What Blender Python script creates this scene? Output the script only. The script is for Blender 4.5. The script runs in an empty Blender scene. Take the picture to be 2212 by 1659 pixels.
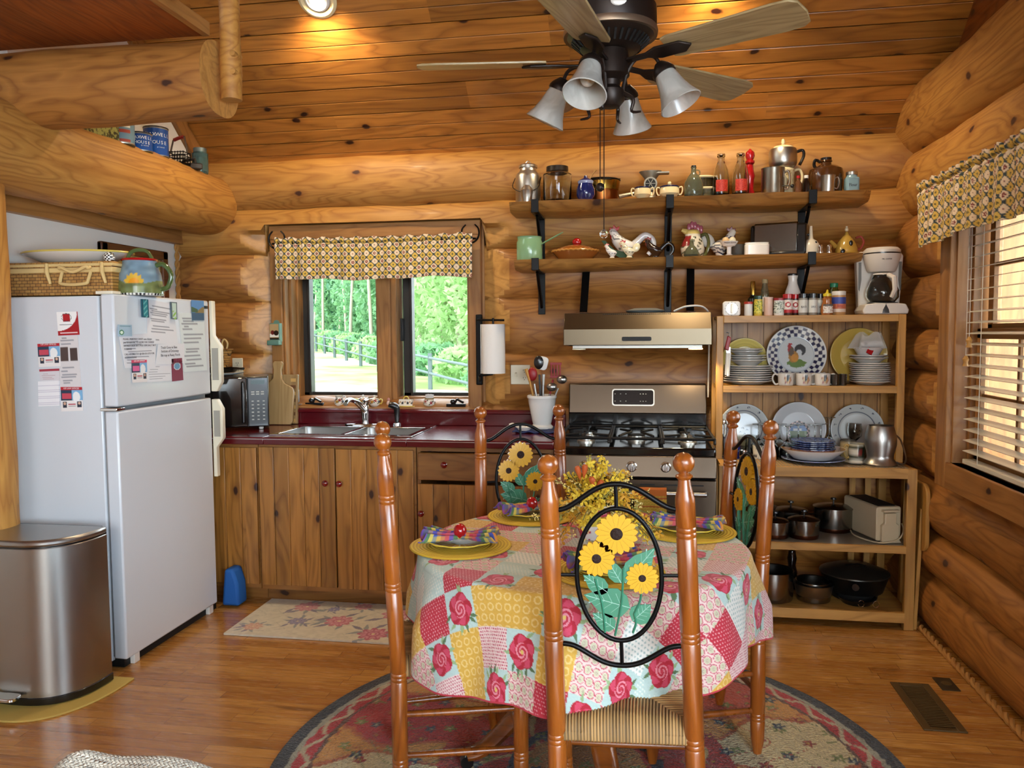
import bpy, bmesh, math, random
import numpy as np
from mathutils import Vector, Matrix, Euler
random.seed(7); PI = math.pi; cos = math.cos; sin = math.sin; rd = math.radians
SC = bpy.context.scene; COL = SC.collection
# ---------------------------------------------------------------- camera
FPX, YAW, PIT, ROL, CH = 1700.0, rd(9.353), rd(3.647), rd(-.395), 1.46
_f = Vector((-sin(YAW)*cos(PIT), cos(YAW)*cos(PIT), -sin(PIT)))
_a = Vector((cos(YAW), sin(YAW), 0)); _b = _a.cross(_f)
_r = _a*cos(ROL)+_b*sin(ROL); _u = -_a*sin(ROL)+_b*cos(ROL)
cd = bpy.data.cameras.new('camera'); cam = bpy.data.objects.new('camera', cd); COL.objects.link(cam)
cam.matrix_world = Matrix(((_r.x, _u.x, -_f.x, 0), (_r.y, _u.y, -_f.y, 0), (_r.z, _u.z, -_f.z, CH), (0, 0, 0, 1)))
cd.sensor_width = 36; cd.lens = 36*FPX/2212; cd.clip_start = .05; cd.clip_end = 300
SC.camera = cam
def at(x, y, X=None, Y=None, Z=None):
    """survey: the point of the room seen at photo position x, y on a plane of known X, Y or Z (metres)"""
    d = _f+_r*((x-1106)/FPX)-_u*((y-829.5)/FPX)
    t = Y/d.y if Y is not None else ((Z-CH)/d.z if Z is not None else X/d.x)
    return Vector((0, 0, CH))+d*t
# ---------------------------------------------------------------- world, lights, exposure
w = bpy.data.worlds.new('sky'); SC.world = w; w.use_nodes = True
bgn = w.node_tree.nodes['Background']; bgn.inputs[0].default_value = (.80, .93, 1, 1); bgn.inputs[1].default_value = 6.2
SC.view_settings.view_transform = 'Standard'; SC.view_settings.look = 'None'
SC.view_settings.exposure = 0.11; SC.view_settings.gamma = 1; SC.view_settings.use_curve_mapping = False
cy = SC.cycles; cy.max_bounces = 6; cy.diffuse_bounces = 3; cy.glossy_bounces = 3; cy.transmission_bounces = 5; cy.transparent_max_bounces = 8
cy.caustics_reflective = False; cy.caustics_refractive = False; cy.sample_clamp_indirect = 4; cy.blur_glossy = .5
cy.use_denoising = True; cy.use_adaptive_sampling = True; cy.adaptive_threshold = .1; cy.adaptive_min_samples = 16
def area(name, loc, look, sx, sy, power, col, portal=False):
    l = bpy.data.lights.new(name, 'AREA'); l.shape = 'RECTANGLE'; l.size = sx; l.size_y = sy; l.energy = power; l.color = col
    o = bpy.data.objects.new(name, l); COL.objects.link(o); o.location = loc
    o.rotation_euler = (Vector(look)-Vector(loc)).to_track_quat('-Z', 'Y').to_euler()
    if portal: l.cycles.is_portal = True
    return o
DAY = (.80, .91, 1.0)
area('portal_kitchen_window', (-1.6, 4.86, 1.57), (-1.6, 0, 1.57), 1.15, 1.0, 1, (1, 1, 1), True)
area('daylight_rear_window', (1.0, -4.35, 2.0), (-.3, 3, 1.3), 3.0, 2.6, 85, (1, .96, .9))
area('daylight_rear_window_high', (-1.2, -4.35, 3.4), (-.6, 3, 1.6), 2.6, 1.6, 70, (1, .96, .9))
area('daylight_side_window', (1.42, -1.05, 1.45), (-3, .6, 1.2), 3.0, 1.28, 210, (.64, .83, 1.0))
area('sky_fill_kitchen_window', (-1.6, 5.9, 3.1), (-1.4, 3.6, .9), 1.4, 1.2, 60, (.93, 1, .95))  # added lamp outside, above the view, boosting sky light through the window
area('daylight_blind_window', (2.5, 2.8, 1.9), (.2, 2.6, .9), 1.4, 1.3, 70, (1, .98, .93))
def lin(h):
    h = h.lstrip('#'); c = [int(h[i:i+2], 16)/255 for i in (0, 2, 4)]
    return tuple(x/12.92 if x <= .04045 else ((x+.055)/1.055)**2.4 for x in c)
def col4(h): return (*lin(h), 1)
# ---------------------------------------------------------------- materials
_mc = {}
def P(name, hexc='ffffff', rough=.5, metal=0., trans=0., coat=0., emit=None, es=0., alpha=1., ior=1.45, bump=None, sub=0.):
    if name in _mc: return _mc[name]
    m = bpy.data.materials.new(name); m.use_nodes = True; b = m.node_tree.nodes['Principled BSDF']; I = b.inputs
    I['Base Color'].default_value = col4(hexc); I['Roughness'].default_value = rough; I['Metallic'].default_value = metal
    I['Transmission Weight'].default_value = trans; I['Coat Weight'].default_value = coat; I['Coat Roughness'].default_value = .08
    I['IOR'].default_value = ior; I['Alpha'].default_value = alpha
    if emit: I['Emission Color'].default_value = col4(emit); I['Emission Strength'].default_value = es
    n = m.node_tree.nodes; L = m.node_tree.links
    tc = n.new('ShaderNodeTexCoord'); nz = n.new('ShaderNodeTexNoise'); nz.inputs['Scale'].default_value = bump[0] if bump else 40
    L.new(tc.outputs['Object'], nz.inputs['Vector'])
    if bump:
        bp = n.new('ShaderNodeBump'); bp.inputs['Strength'].default_value = bump[1]; bp.inputs['Distance'].default_value = bump[2]
        L.new(nz.outputs['Fac'], bp.inputs['Height']); L.new(bp.outputs['Normal'], I['Normal'])
    elif trans == 0:
        mr = n.new('ShaderNodeMapRange'); mr.inputs[3].default_value = max(0, rough-.015); mr.inputs[4].default_value = min(1, rough+.02)
        L.new(nz.outputs['Fac'], mr.inputs[0]); L.new(mr.outputs[0], I['Roughness'])
    _mc[name] = m; return m
class NT:
    def __init__(s, name):
        s.m = bpy.data.materials.new(name); s.m.use_nodes = True; s.n = s.m.node_tree.nodes; s.l = s.m.node_tree.links
        s.b = s.n['Principled BSDF']; s.tc = s.n.new('ShaderNodeTexCoord')
    def put(s, sock, v):
        if hasattr(v, 'is_output'): s.l.new(v, sock)
        elif isinstance(v, str): sock.default_value = col4(v)
        else: sock.default_value = v
    def node(s, t, ins={}, out=0, **kw):
        n = s.n.new('ShaderNode'+t)
        for k, v in kw.items(): setattr(n, k, v)
        for k, v in ins.items(): s.put(n.inputs[k], v)
        return n.outputs[out]
    def math(s, op, a, b=0., c=0.): return s.node('Math', {0: a, 1: b, 2: c}, operation=op)
    def map(s, v, scale=(1, 1, 1), loc=(0, 0, 0), rot=(0, 0, 0)): return s.node('Mapping', {'Vector': v, 'Scale': scale, 'Location': loc, 'Rotation': rot})
    def noise(s, v, scale, detail=2., rough=.5, dist=0., out=0): return s.node('TexNoise', {'Vector': v, 'Scale': scale, 'Detail': detail, 'Roughness': rough, 'Distortion': dist}, out)
    def ramp(s, f, stops, interp='LINEAR'):
        n = s.n.new('ShaderNodeValToRGB'); r = n.color_ramp; r.interpolation = interp
        while len(r.elements) < len(stops): r.elements.new(.5)
        for e, (p, c) in zip(r.elements, stops): e.position = p; e.color = col4(c) if isinstance(c, str) else (c, c, c, 1)
        s.l.new(f, n.inputs[0]); return n.outputs[0]
    def mix(s, f, a, b, mode='MIX'):
        n = s.n.new('ShaderNodeMix'); n.data_type = 'RGBA'; n.blend_type = mode
        s.put(n.inputs[0], f); s.put(n.inputs[6], a); s.put(n.inputs[7], b); return n.outputs[2]
    def set(s, **k):
        for q, v in k.items(): s.put(s.b.inputs[q.replace('_', ' ')], v)
        return s
    def bump(s, h, strength=.3, dist=.005):
        s.l.new(s.node('Bump', {'Height': h, 'Strength': strength, 'Distance': dist}), s.b.inputs['Normal']); return s
def wood(name, c0, c1, c2, knot='3a1c0c', rough=.42, coat=.25, axis=0, plank=None, plank_axis=1, var=.35, knots=1., figure=1., joint=0., round_=False):
    """pine: long grain on `axis`, figure contours, knots, an optional split into planks that each get a tone"""
    if name in _mc: return _mc[name]
    s = NT(name); v = s.tc.outputs['Object']; oi = s.node('ObjectInfo', out=5)
    sep = s.n.new('ShaderNodeSeparateXYZ'); s.l.new(v, sep.inputs[0])
    A = sep.outputs[axis]; Q = sep.outputs[plank_axis]
    idx = None
    if plank:
        idx = s.math('FLOOR', s.math('DIVIDE', Q, plank))
        if joint:
            off = s.node('TexWhiteNoise', {'W': idx}, noise_dimensions='1D')
            j = s.math('FLOOR', s.math('ADD', s.math('DIVIDE', A, joint), s.math('MULTIPLY', off, 7.3)))
            idx = s.math('ADD', idx, s.math('MULTIPLY', j, 17.31))
        rnd = s.node('TexWhiteNoise', {'W': idx}, noise_dimensions='1D')
        shift = s.node('CombineXYZ', {0: s.math('MULTIPLY', rnd, 31.), 1: s.math('MULTIPLY', rnd, 57.), 2: s.math('MULTIPLY', rnd, 13.)})
    else:
        rnd = oi; shift = s.node('CombineXYZ', {0: s.math('MULTIPLY', oi, 29.), 1: s.math('MULTIPLY', oi, 47.), 2: s.math('MULTIPLY', oi, 17.)})
    vv = s.node('VectorMath', {0: v, 1: shift}, operation='ADD')
    sc = [1, 1, 1]; sc[axis] = .16
    g = s.map(vv, tuple(6*q for q in sc)); big = s.noise(g, 1.0, 2.5, .5, .4)
    rings = s.math('FRACT', s.math('MULTIPLY', big, 11.*figure))
    rl = s.ramp(rings, [(0, 1.), (.18, .35), (.6, 0.), (1, .85)])
    fine = s.noise(s.map(vv, tuple(70*q*(.25 if i == axis else 1) for i, q in enumerate(sc))), 1., 2., .6)
    base = s.mix(s.noise(s.map(vv, tuple(2.2*q for q in sc)), 1., 2.), c0, c1)
    base = s.mix(s.math('MULTIPLY', rl, .72), base, c2)
    base = s.mix(s.math('MULTIPLY', s.ramp(fine, [(.45, 0.), (.75, 1.)]), .3), base, c2)
    if knots:
        if round_: lat = s.math('MULTIPLY', s.math('ARCTAN2', sep.outputs[1], sep.outputs[2]), .17)
        else: lat = Q
        kv = s.node('CombineXYZ', {0: s.math('MULTIPLY', s.math('ADD', A, s.math('MULTIPLY', rnd, 31.)), 2.6), 1: s.math('MULTIPLY', s.math('ADD', lat, s.math('MULTIPLY', rnd, 57.)), 4.6), 2: 0.})
        kv = s.node('VectorMath', {0: kv, 1: s.node('VectorMath', {0: s.noise(vv, 16., 2., out=1), 1: (.1, .1, .1)}, operation='MULTIPLY')}, operation='ADD')
        vo = s.n.new('ShaderNodeTexVoronoi'); vo.voronoi_dimensions = '2D'; s.l.new(kv, vo.inputs['Vector']); vo.inputs['Scale'].default_value = 1.; vo.inputs['Randomness'].default_value = 1
        d = vo.outputs['Distance']; keep = s.ramp(s.node('SeparateColor', {0: vo.outputs['Color']}), [(.38*knots, 0.), (.38*knots+.02, 1.)])
        inv = s.math('SUBTRACT', 1., keep); d2 = s.math('ADD', d, s.math('MULTIPLY', keep, 3.))
        base = s.mix(s.ramp(d2, [(.05, .7), (.2, 0.)]), base, c2)
        base = s.mix(s.ramp(d2, [(.045, 1.), (.075, 0.)]), base, knot)
    base = s.mix(1., base, s.ramp(rnd, [(0, '%02x%02x%02x' % ((int(255*(1-var*.55)),)*3)), (1, 'ffffff')]), 'MULTIPLY') if var else base
    s.set(Base_Color=base, Roughness=s.ramp(fine, [(.3, rough), (.8, min(1, rough+.14))]), Coat_Weight=coat, Coat_Roughness=.18)
    s.bump(s.math('ADD', s.math('MULTIPLY', rl, .3), fine), .12, .003)
    _mc[name] = s.m; return s.m
def painted(name, rough=.5, coat=0., bump=None, sheen=0., trl=0.):
    """uses the colours painted on the mesh itself (prints, glazes, weaves)"""
    if name in _mc: return _mc[name]
    s = NT(name); c = s.node('Attribute', attribute_name='Col'); s.set(Base_Color=c, Roughness=rough, Coat_Weight=coat, Sheen_Weight=sheen)
    if bump: s.bump(s.noise(s.tc.outputs['Object'], bump[0], 2.), bump[1], bump[2])
    _mc[name] = s.m; return s.m
# ---------------------------------------------------------------- mesh building
def rotm(e): return Euler(tuple(rd(a) for a in e)).to_matrix().to_4x4()
class MB:
    def __init__(s): s.v = []; s.f = []; s.m = []; s.T = Matrix()
    def xf(s, loc=(0, 0, 0), rot=(0, 0, 0), sc=1.): s.T = Matrix.Translation(loc) @ rotm(rot) @ (Matrix.Diagonal((*sc, 1)) if isinstance(sc, tuple) else Matrix.Scale(sc, 4)); return s
    def add(s, vs, fs, m=0):
        n = len(s.v); s.v += [tuple(s.T @ Vector(p)) for p in vs]; s.f += [tuple(i+n for i in f) for f in fs]; s.m += [m]*len(fs); return s
    def box(s, c, d, m=0, rot=None, taper=1.):
        x, y, z = (k/2 for k in d); R = rotm(rot) if rot else Matrix(); c = Vector(c)
        vs = [c+R @ Vector((a*x*(taper if e < 0 else 1), b*y*(taper if e < 0 else 1), e*z)) for a, b, e in ((-1, -1, -1), (1, -1, -1), (1, 1, -1), (-1, 1, -1), (-1, -1, 1), (1, -1, 1), (1, 1, 1), (-1, 1, 1))]
        return s.add(vs, [(0, 3, 2, 1), (4, 5, 6, 7), (0, 1, 5, 4), (1, 2, 6, 5), (2, 3, 7, 6), (3, 0, 4, 7)], m)
    def b2(s, lo, hi, m=0): return s.box([(a+b)/2 for a, b in zip(lo, hi)], [b-a for a, b in zip(lo, hi)], m)
    def lathe(s, prof, n=28, c=(0, 0, 0), rot=None, m=0, sy=1., a0=0., a1=2*PI, rf=None):
        R = rotm(rot) if rot else Matrix(); c = Vector(c); full = abs(a1-a0-2*PI) < 1e-6; k = n if full else n+1
        vs = []
        for r, z in prof:
            for i in range(k):
                a = a0+(a1-a0)*i/n; q = max(r, 1e-4)*(rf(a, z) if rf else 1); vs.append(c+R @ Vector((q*cos(a), q*sin(a)*sy, z)))
        fs = []
        for j in range(len(prof)-1):
            for i in range(n):
                i2 = (i+1) % k; fs.append((j*k+i, j*k+i2, (j+1)*k+i2, (j+1)*k+i))
        if prof[0][0] > 1e-3: fs.append(tuple(range(k))[::-1])
        if prof[-1][0] > 1e-3: fs.append(tuple((len(prof)-1)*k+i for i in range(k)))
        return s.add(vs, fs, m)
    def tube(s, pts, r, n=8, m=0, closed=False, sq=1.):
        pts = [Vector(p) if len(p) == 3 else Vector((*p, 0)) for p in pts]; N = len(pts); rr = r if isinstance(r, (list, tuple)) else [r]*N
        t = [(pts[(i+1) % N]-pts[i-1] if closed else pts[min(i+1, N-1)]-pts[max(i-1, 0)]).normalized() for i in range(N)]
        up = Vector((0, 0, 1)) if abs(t[0].z) < .9 else Vector((1, 0, 0)); nn = t[0].cross(up).normalized(); vs = []
        for i in range(N):
            nn = (nn-t[i]*nn.dot(t[i])).normalized(); b = t[i].cross(nn)
            for k in range(n): a = 2*PI*k/n; vs.append(pts[i]+(nn*cos(a)+b*sin(a)*sq)*rr[i])
        fs = [(i*n+k, i*n+(k+1) % n, ((i+1) % N)*n+(k+1) % n, ((i+1) % N)*n+k) for i in range(N if closed else N-1) for k in range(n)]
        if not closed: fs += [tuple(range(n))[::-1], tuple((N-1)*n+k for k in range(n))]
        return s.add(vs, fs, m)
    def prism(s, out, h, c=(0, 0, 0), rot=None, m=0):
        """outline in local XY, thickness h in Z, then rotated"""
        R = rotm(rot) if rot else Matrix(); c = Vector(c); n = len(out)
        ar = sum(out[i-1][0]*out[i][1]-out[i][0]*out[i-1][1] for i in range(n))
        if ar < 0: out = out[::-1]
        vs = [c+R @ Vector((x, y, -h/2)) for x, y in out]+[c+R @ Vector((x, y, h/2)) for x, y in out]
        return s.add(vs, [tuple(range(n))[::-1], tuple(n+i for i in range(n))]+[(i, (i+1) % n, n+(i+1) % n, n+i) for i in range(n)], m)
    def ball(s, c, r, n=14, m=0, sc=(1, 1, 1), rot=None):
        R = rotm(rot) if rot else Matrix(); c = Vector(c); vs = []; k = n//2+1
        for j in range(k+1):
            for i in range(n):
                t = PI*j/k; a = 2*PI*i/n; q = max(sin(t), 1e-3); vs.append(c+R @ Vector((q*cos(a)*r*sc[0], q*sin(a)*r*sc[1], -cos(t)*r*sc[2])))
        return s.add(vs, [(j*n+i, j*n+(i+1) % n, (j+1)*n+(i+1) % n, (j+1)*n+i) for j in range(k) for i in range(n)], m)
    def grid(s, fn, nu, nv, m=0, cu=False):
        k = nu if cu else nu+1
        vs = [fn(i/nu, j/nv) for j in range(nv+1) for i in range(k)]
        return s.add(vs, [(j*k+i, j*k+(i+1) % k, (j+1)*k+(i+1) % k, (j+1)*k+i) for j in range(nv) for i in range(nu)], m)
def lerp(a, b, t): return a+(b-a)*t
def arc(cx, cy, r, a0, a1, n, ry=None): return [(cx+r*cos(rd(lerp(a0, a1, i/n))), cy+(ry or r)*sin(rd(lerp(a0, a1, i/n)))) for i in range(n+1)]
def rrect(w, h, r, n=4, cx=0, cy=0):
    o = []
    for x, y, a in ((w/2-r, h/2-r, 0), (-w/2+r, h/2-r, 90), (-w/2+r, -h/2+r, 180), (w/2-r, -h/2+r, 270)): o += arc(cx+x, cy+y, r, a, a+90, n)
    return o
def curve(pts, n=8):
    """Catmull-Rom through the points"""
    P_ = [Vector(p) for p in pts]; o = []
    for i in range(len(P_)-1):
        a, b, c, d = P_[max(i-1, 0)], P_[i], P_[i+1], P_[min(i+2, len(P_)-1)]
        for k in range(n):
            t = k/n; o.append(.5*((2*b)+(c-a)*t+(2*a-5*b+4*c-d)*t*t+(3*b-a-3*c+d)*t**3))
    return o+[P_[-1]]
def obj(name, mb, mat, parent=None, loc=(0, 0, 0), rot=(0, 0, 0), bev=0., smooth=40, label=None, solid=0., sub=0):
    me = bpy.data.meshes.new(name); me.from_pydata(mb.v, [], mb.f); mats = mat if isinstance(mat, (list, tuple)) else [mat]
    for q in mats: me.materials.append(q)
    me.polygons.foreach_set('material_index', mb.m)
    if smooth: me.polygons.foreach_set('use_smooth', [True]*len(mb.f)); me.set_sharp_from_angle(angle=rd(smooth))
    me.update(); o = bpy.data.objects.new(name, me); COL.objects.link(o); o.location = loc; o.rotation_euler = tuple(rd(a) for a in rot)
    if parent: o.parent = parent
    if bev: b = o.modifiers.new('bev', 'BEVEL'); b.width = bev; b.segments = 2; b.limit_method = 'ANGLE'; b.angle_limit = rd(50)
    if solid: q = o.modifiers.new('sol', 'SOLIDIFY'); q.thickness = solid; q.offset = 0
    if sub: q = o.modifiers.new('sub', 'SUBSURF'); q.levels = q.render_levels = sub
    if label: o['label'] = label
    return o
def tag(o, label, cat, group=None, kind=None):
    o['label'] = label; o['category'] = cat
    if group: o['group'] = group
    if kind: o['kind'] = kind
    return o
def struct(o): o['kind'] = 'structure'; return o
def thing(name, label, cat, loc=(0, 0, 0), rot=(0, 0, 0), group=None):
    o = bpy.data.objects.new(name, None); COL.objects.link(o); o.empty_display_size = .05; o.location = loc; o.rotation_euler = tuple(rd(a) for a in rot)
    return tag(o, label, cat, group)
def kids(o): return [c for c in bpy.data.objects if c.parent == o]
def dup(root, loc, rot, label=None):
    def cp(o, par):
        c = o.copy(); COL.objects.link(c); c.parent = par
        for k in kids(o): cp(k, c)
        return c
    r = cp(root, None); r.location = loc; r.rotation_euler = tuple(rd(a) for a in rot)
    if label: r['label'] = label
    return r
def verts(o):
    a = np.empty(len(o.data.vertices)*3, 'f'); o.data.vertices.foreach_get('co', a); return a.reshape(-1, 3)
def paint(o, fn, co=None):
    """fn(x, y, z) -> rgb array (display colours 0..1) stored per vertex"""
    c = verts(o) if co is None else co; r = np.clip(fn(*c.T), 0, 1); r = np.where(r <= .04045, r/12.92, ((r+.055)/1.055)**2.4)
    at_ = o.data.color_attributes.new('Col', 'FLOAT_COLOR', 'POINT'); at_.data.foreach_set('color', np.concatenate([r, np.ones((len(r), 1))], 1).astype('f').ravel()); return o
def hx(h): return np.array([int(h[i:i+2], 16)/255 for i in (0, 2, 4)])
def fill(x, h): return np.tile(hx(h), (len(x), 1)).astype('f')
def put(rgb, mask, h, a=1.):
    m = (np.clip(mask, 0, 1)*a)[:, None] if mask.dtype != bool else (mask.astype('f')*a)[:, None]
    rgb[:] = rgb*(1-m)+hx(h)*m; return rgb
def hsh(i, j, k=0): v = np.sin(i*127.1+j*311.7+k*74.7)*43758.5453; return v-np.floor(v)
def vnoise(x, y, k=0):
    i, j = np.floor(x), np.floor(y); u, v = x-i, y-j; u = u*u*(3-2*u); v = v*v*(3-2*v)
    return (hsh(i, j, k)*(1-u)+hsh(i+1, j, k)*u)*(1-v)+(hsh(i, j+1, k)*(1-u)+hsh(i+1, j+1, k)*u)*v
def text(s, size, mat, parent, loc, rot, name='lettering', ext=.0006, align='CENTER', sx=1.):
    cu = bpy.data.curves.new('txt', 'FONT'); cu.body = s; cu.size = size; cu.extrude = ext; cu.align_x = align; cu.align_y = 'CENTER'; cu.resolution_u = 2
    t = bpy.data.objects.new('txt', cu); COL.objects.link(t); dg = bpy.context.evaluated_depsgraph_get(); me = bpy.data.meshes.new_from_object(t.evaluated_get(dg))
    bpy.data.objects.remove(t); bpy.data.curves.remove(cu); me.materials.clear(); me.materials.append(mat)
    o = bpy.data.objects.new(name, me); COL.objects.link(o); o.parent = parent; o.location = loc; o.rotation_euler = tuple(rd(a) for a in rot); o.scale = (sx, 1, 1); return o
# ================================================================ shared materials
LOG = wood('log_wood', 'bf823e', 'b07232', '7c4718', knot='3a1808', rough=.5, coat=.1, axis=0, var=.25, knots=.6, figure=1.2, round_=True)
LOGW = wood('log_wood_golden', 'd0984c', 'c4893c', '985c22', knot='4a220c', rough=.52, coat=.03, axis=0, var=.2, knots=.6, figure=1.3, round_=True)
CUT = wood('log_cut_wood', 'd9a258', 'cd9248', 'a06c30', rough=.5, coat=.15, axis=0, var=.15, knots=.0, figure=.8)
CEIL = wood('ceiling_pine', 'cf8a3e', 'c07a2e', '88501c', knot='30120a', rough=.36, coat=.35, axis=0, plank=.168, plank_axis=1, var=.42, knots=1.35, figure=.8, joint=2.4)
DECK = wood('loft_deck_pine', 'a8561c', '9a4c16', '6e3010', rough=.45, coat=.15, axis=1, plank=.19, plank_axis=0, var=.25, knots=.2, figure=1.2)
TRIM = wood('trim_pine', 'b98246', 'ad763a', '8a5826', rough=.5, coat=.15, axis=0, plank_axis=2, var=.2, knots=.4, figure=.7)
TRIMZ = wood('trim_pine_upright', 'b98246', 'ad763a', '8a5826', rough=.5, coat=.15, axis=2, plank_axis=0, var=.2, knots=.4, figure=.7)
TRIMY = wood('trim_pine_deep', 'b98246', 'ad763a', '8a5826', rough=.5, coat=.15, axis=1, plank_axis=2, var=.2, knots=.4, figure=.7)
CAB = wood('cabinet_pine', 'c88c44', 'b87a32', '80501c', knot='38170a', rough=.36, coat=.35, axis=2, plank=.087, plank_axis=0, var=.3, knots=1.1, figure=.9)
CABH = wood('cabinet_pine_rail', 'ae763a', 'a06a30', '764618', knot='38170a', rough=.38, coat=.3, axis=0, plank_axis=2, var=.2, knots=.6, figure=.8)
SHELFW = wood('live_edge_maple', 'c08a46', 'ab7434', '6f4418', rough=.4, coat=.25, axis=0, var=.1, knots=.4, figure=1.6)
RACK = wood('rack_pine', 'd09c50', 'c49044', '9a6a2c', rough=.5, coat=.1, axis=0, plank_axis=2, var=.15, knots=.4, figure=.7)
RACKZ = wood('rack_pine_upright', 'ca9648', 'bf8a3e', '946428', rough=.5, coat=.1, axis=2, plank_axis=0, var=.15, knots=.4, figure=.7)
BEAD = wood('rack_beadboard', 'bd8a48', 'b07c3a', '8d5c28', rough=.5, coat=.1, axis=2, plank=.085, plank_axis=0, var=.25, knots=.2, figure=.6)
CHW = wood('chair_pine', 'b5651f', 'a5571a', '74360f', rough=.25, coat=.5, axis=2, var=.15, knots=.15, figure=.8)
CHWX = wood('chair_pine_rung', 'a25818', '944c14', '68300c', rough=.25, coat=.6, axis=0, var=.15, knots=.0, figure=.8)
OAKB = wood('fan_blade_oak', 'b09a70', 'a68f65', '7e6642', rough=.4, coat=.3, axis=0, var=.0, knots=.0, figure=1.8)
def floor_mat():
    s = NT('oak_strip_floor'); v = s.tc.outputs['Object']; sep = s.n.new('ShaderNodeSeparateXYZ'); s.l.new(v, sep.inputs[0])
    row = s.math('FLOOR', s.math('DIVIDE', sep.outputs[1], .0572)); ro = s.node('TexWhiteNoise', {'W': row}, noise_dimensions='1D')
    xx = s.math('ADD', s.math('DIVIDE', sep.outputs[0], .72), s.math('MULTIPLY', ro, 9.)); j = s.math('FLOOR', xx)
    idn = s.math('ADD', row, s.math('MULTIPLY', j, 13.7)); rnd = s.node('TexWhiteNoise', {'W': idn}, noise_dimensions='1D')
    sh = s.node('CombineXYZ', {0: s.math('MULTIPLY', rnd, 31.), 1: s.math('MULTIPLY', rnd, 57.), 2: 0.}); vv = s.node('VectorMath', {0: v, 1: sh}, operation='ADD')
    g = s.noise(s.map(vv, (2.2, 20, 1)), 1., 3., .6, .6); f = s.noise(s.map(vv, (9, 160, 1)), 1., 2.)
    ring = s.ramp(s.math('FRACT', s.math('MULTIPLY', g, 5.)), [(0, 1.), (.25, .3), (.7, 0.), (1, .9)])
    base = s.mix(rnd, 'b07638', 'd0984f'); base = s.mix(s.math('MULTIPLY', ring, .5), base, '7d4216')
    base = s.mix(s.ramp(g, [(.62, 0.), (.72, .7)]), base, '54280e'); base = s.mix(s.math('MULTIPLY', f, .2), base, '6b3a14')
    fr = s.math('FRACT', s.math('DIVIDE', sep.outputs[1], .0572)); gap = s.math('LESS_THAN', fr, .03)
    gx = s.math('LESS_THAN', s.math('FRACT', xx), .0025); gm = s.math('MAXIMUM', gap, gx)
    base = s.mix(s.math('MULTIPLY', gm, .7), base, '3a1c0c')
    s.set(Base_Color=base, Roughness=s.ramp(f, [(.3, .2), (.8, .32)]), Coat_Weight=.35, Coat_Roughness=.12); s.bump(s.math('SUBTRACT', f, s.math('MULTIPLY', gm, 3.)), .08, .002); return s.m
FLOOR = floor_mat()
IRON = P('black_iron', '0b0b0c', .38, .6); BLK = P('black_plastic', '0c0c0e', .28, coat=.4); BLKM = P('black_matte', '101010', .6)
STEEL = bpy.data.materials.new('brushed_steel'); STEEL.use_nodes = True; _b_ = STEEL.node_tree.nodes['Principled BSDF'].inputs; _b_['Base Color'].default_value = col4('a5a29e'); _b_['Metallic'].default_value = 1; _b_['Roughness'].default_value = .33; CHROME = P('chrome', 'dcdcdc', .08, 1.); ALU = P('aluminium', 'bdb9b0', .33, 1.); DST = P('dark_steel', '3c3a39', .2, 1.)
WHITE = P('white_glaze', 'ece8e0', .15, coat=.5); WPL = P('white_plastic', 'e6e2da', .35); CREAM = P('cream_glaze', 'e6d3a4', .18, coat=.4)
GLASS = P('clear_glass', 'f2f7f5', .02, trans=1.); WALLW = P('white_plaster', 'e4e0d8', .75, bump=(60, .1, .002)); IVORY = P('ivory_plastic', 'e3d9bd', .35)
ENAM = P('fridge_enamel', 'd4d7dc', .3, coat=.25, bump=(260, .12, .0008)); BRONZE = P('oiled_bronze', '2c221d', .4, .6); BRASS = P('brass', 'b08a3e', .25, 1.)
BURG = P('burgundy_laminate', '5a0d16', .22, coat=.4); REDG = P('red_glaze', 'a81418', .15, coat=.6); PAPER = P('paper', 'eeeeec', .8); INK = P('ink', '3a3b40', .8); YEL = P('yellow_glaze', 'd9c25e', .25, coat=.4)
NAVY = P('navy_glaze', '14205a', .12, coat=.7); COPPER = P('copper', '9a5a2c', .3, 1.)
# ================================================================ log courses
def log(parent, length, rv, rh, loc, along='X', mat=LOG, cut=None, seed=0, nl=None, clampf=None, name='log', taper0=0.):
    """a peeled log: local X is its axis; clampf(x, y, z) -> (x, y, z, was_cut) shapes flats where it meets a casing"""
    mb = MB(); nl = nl or max(8, int(length/.035)); na = 56; rnd = random.Random(seed); ph = [rnd.uniform(0, 6.28) for _ in range(8)]; isc = []
    for j in range(nl+1):
        x = -length/2+length*j/nl
        for i in range(na):
            a = 2*PI*i/na; k = 1+.022*sin(x*3.1+ph[0]+sin(a+ph[1]))+.014*sin(x*7.3+ph[2]+2*a)+.01*sin(x*17+ph[3]+a)
            if taper0 and x < -length/2+taper0: t = (x+length/2)/taper0; k *= math.sqrt(max(0., 1-(1-t)**2))*.6+.4*min(1, t*1.6+.2)
            cc, ss = cos(a), sin(a); y, z = rh*k*math.copysign(abs(cc)**.8, cc), rv*k*math.copysign(abs(ss)**.93, ss); c = False; X = x
            if clampf: X, y, z, c = clampf(x, y, z)
            mb.v.append((X, y, z)); isc.append(c)
    for j in range(nl):
        for i in range(na):
            q = (j*na+i, j*na+(i+1) % na, (j+1)*na+(i+1) % na, (j+1)*na+i); mb.f.append(q); mb.m.append(1 if sum(isc[t] for t in q) >= 3 else 0)
    mb.f += [tuple(range(na))[::-1], tuple(nl*na+i for i in range(na))]; mb.m += [1, 1]
    o = obj(name, mb, [mat, CUT], parent, loc, (0, 0, 0 if along == 'X' else 90), smooth=50)
    return struct(o) if not parent else o
def sroot(name, loc=(0, 0, 0)): o = bpy.data.objects.new(name, None); COL.objects.link(o); o.location = loc; o['kind'] = 'structure'; return o
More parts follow.
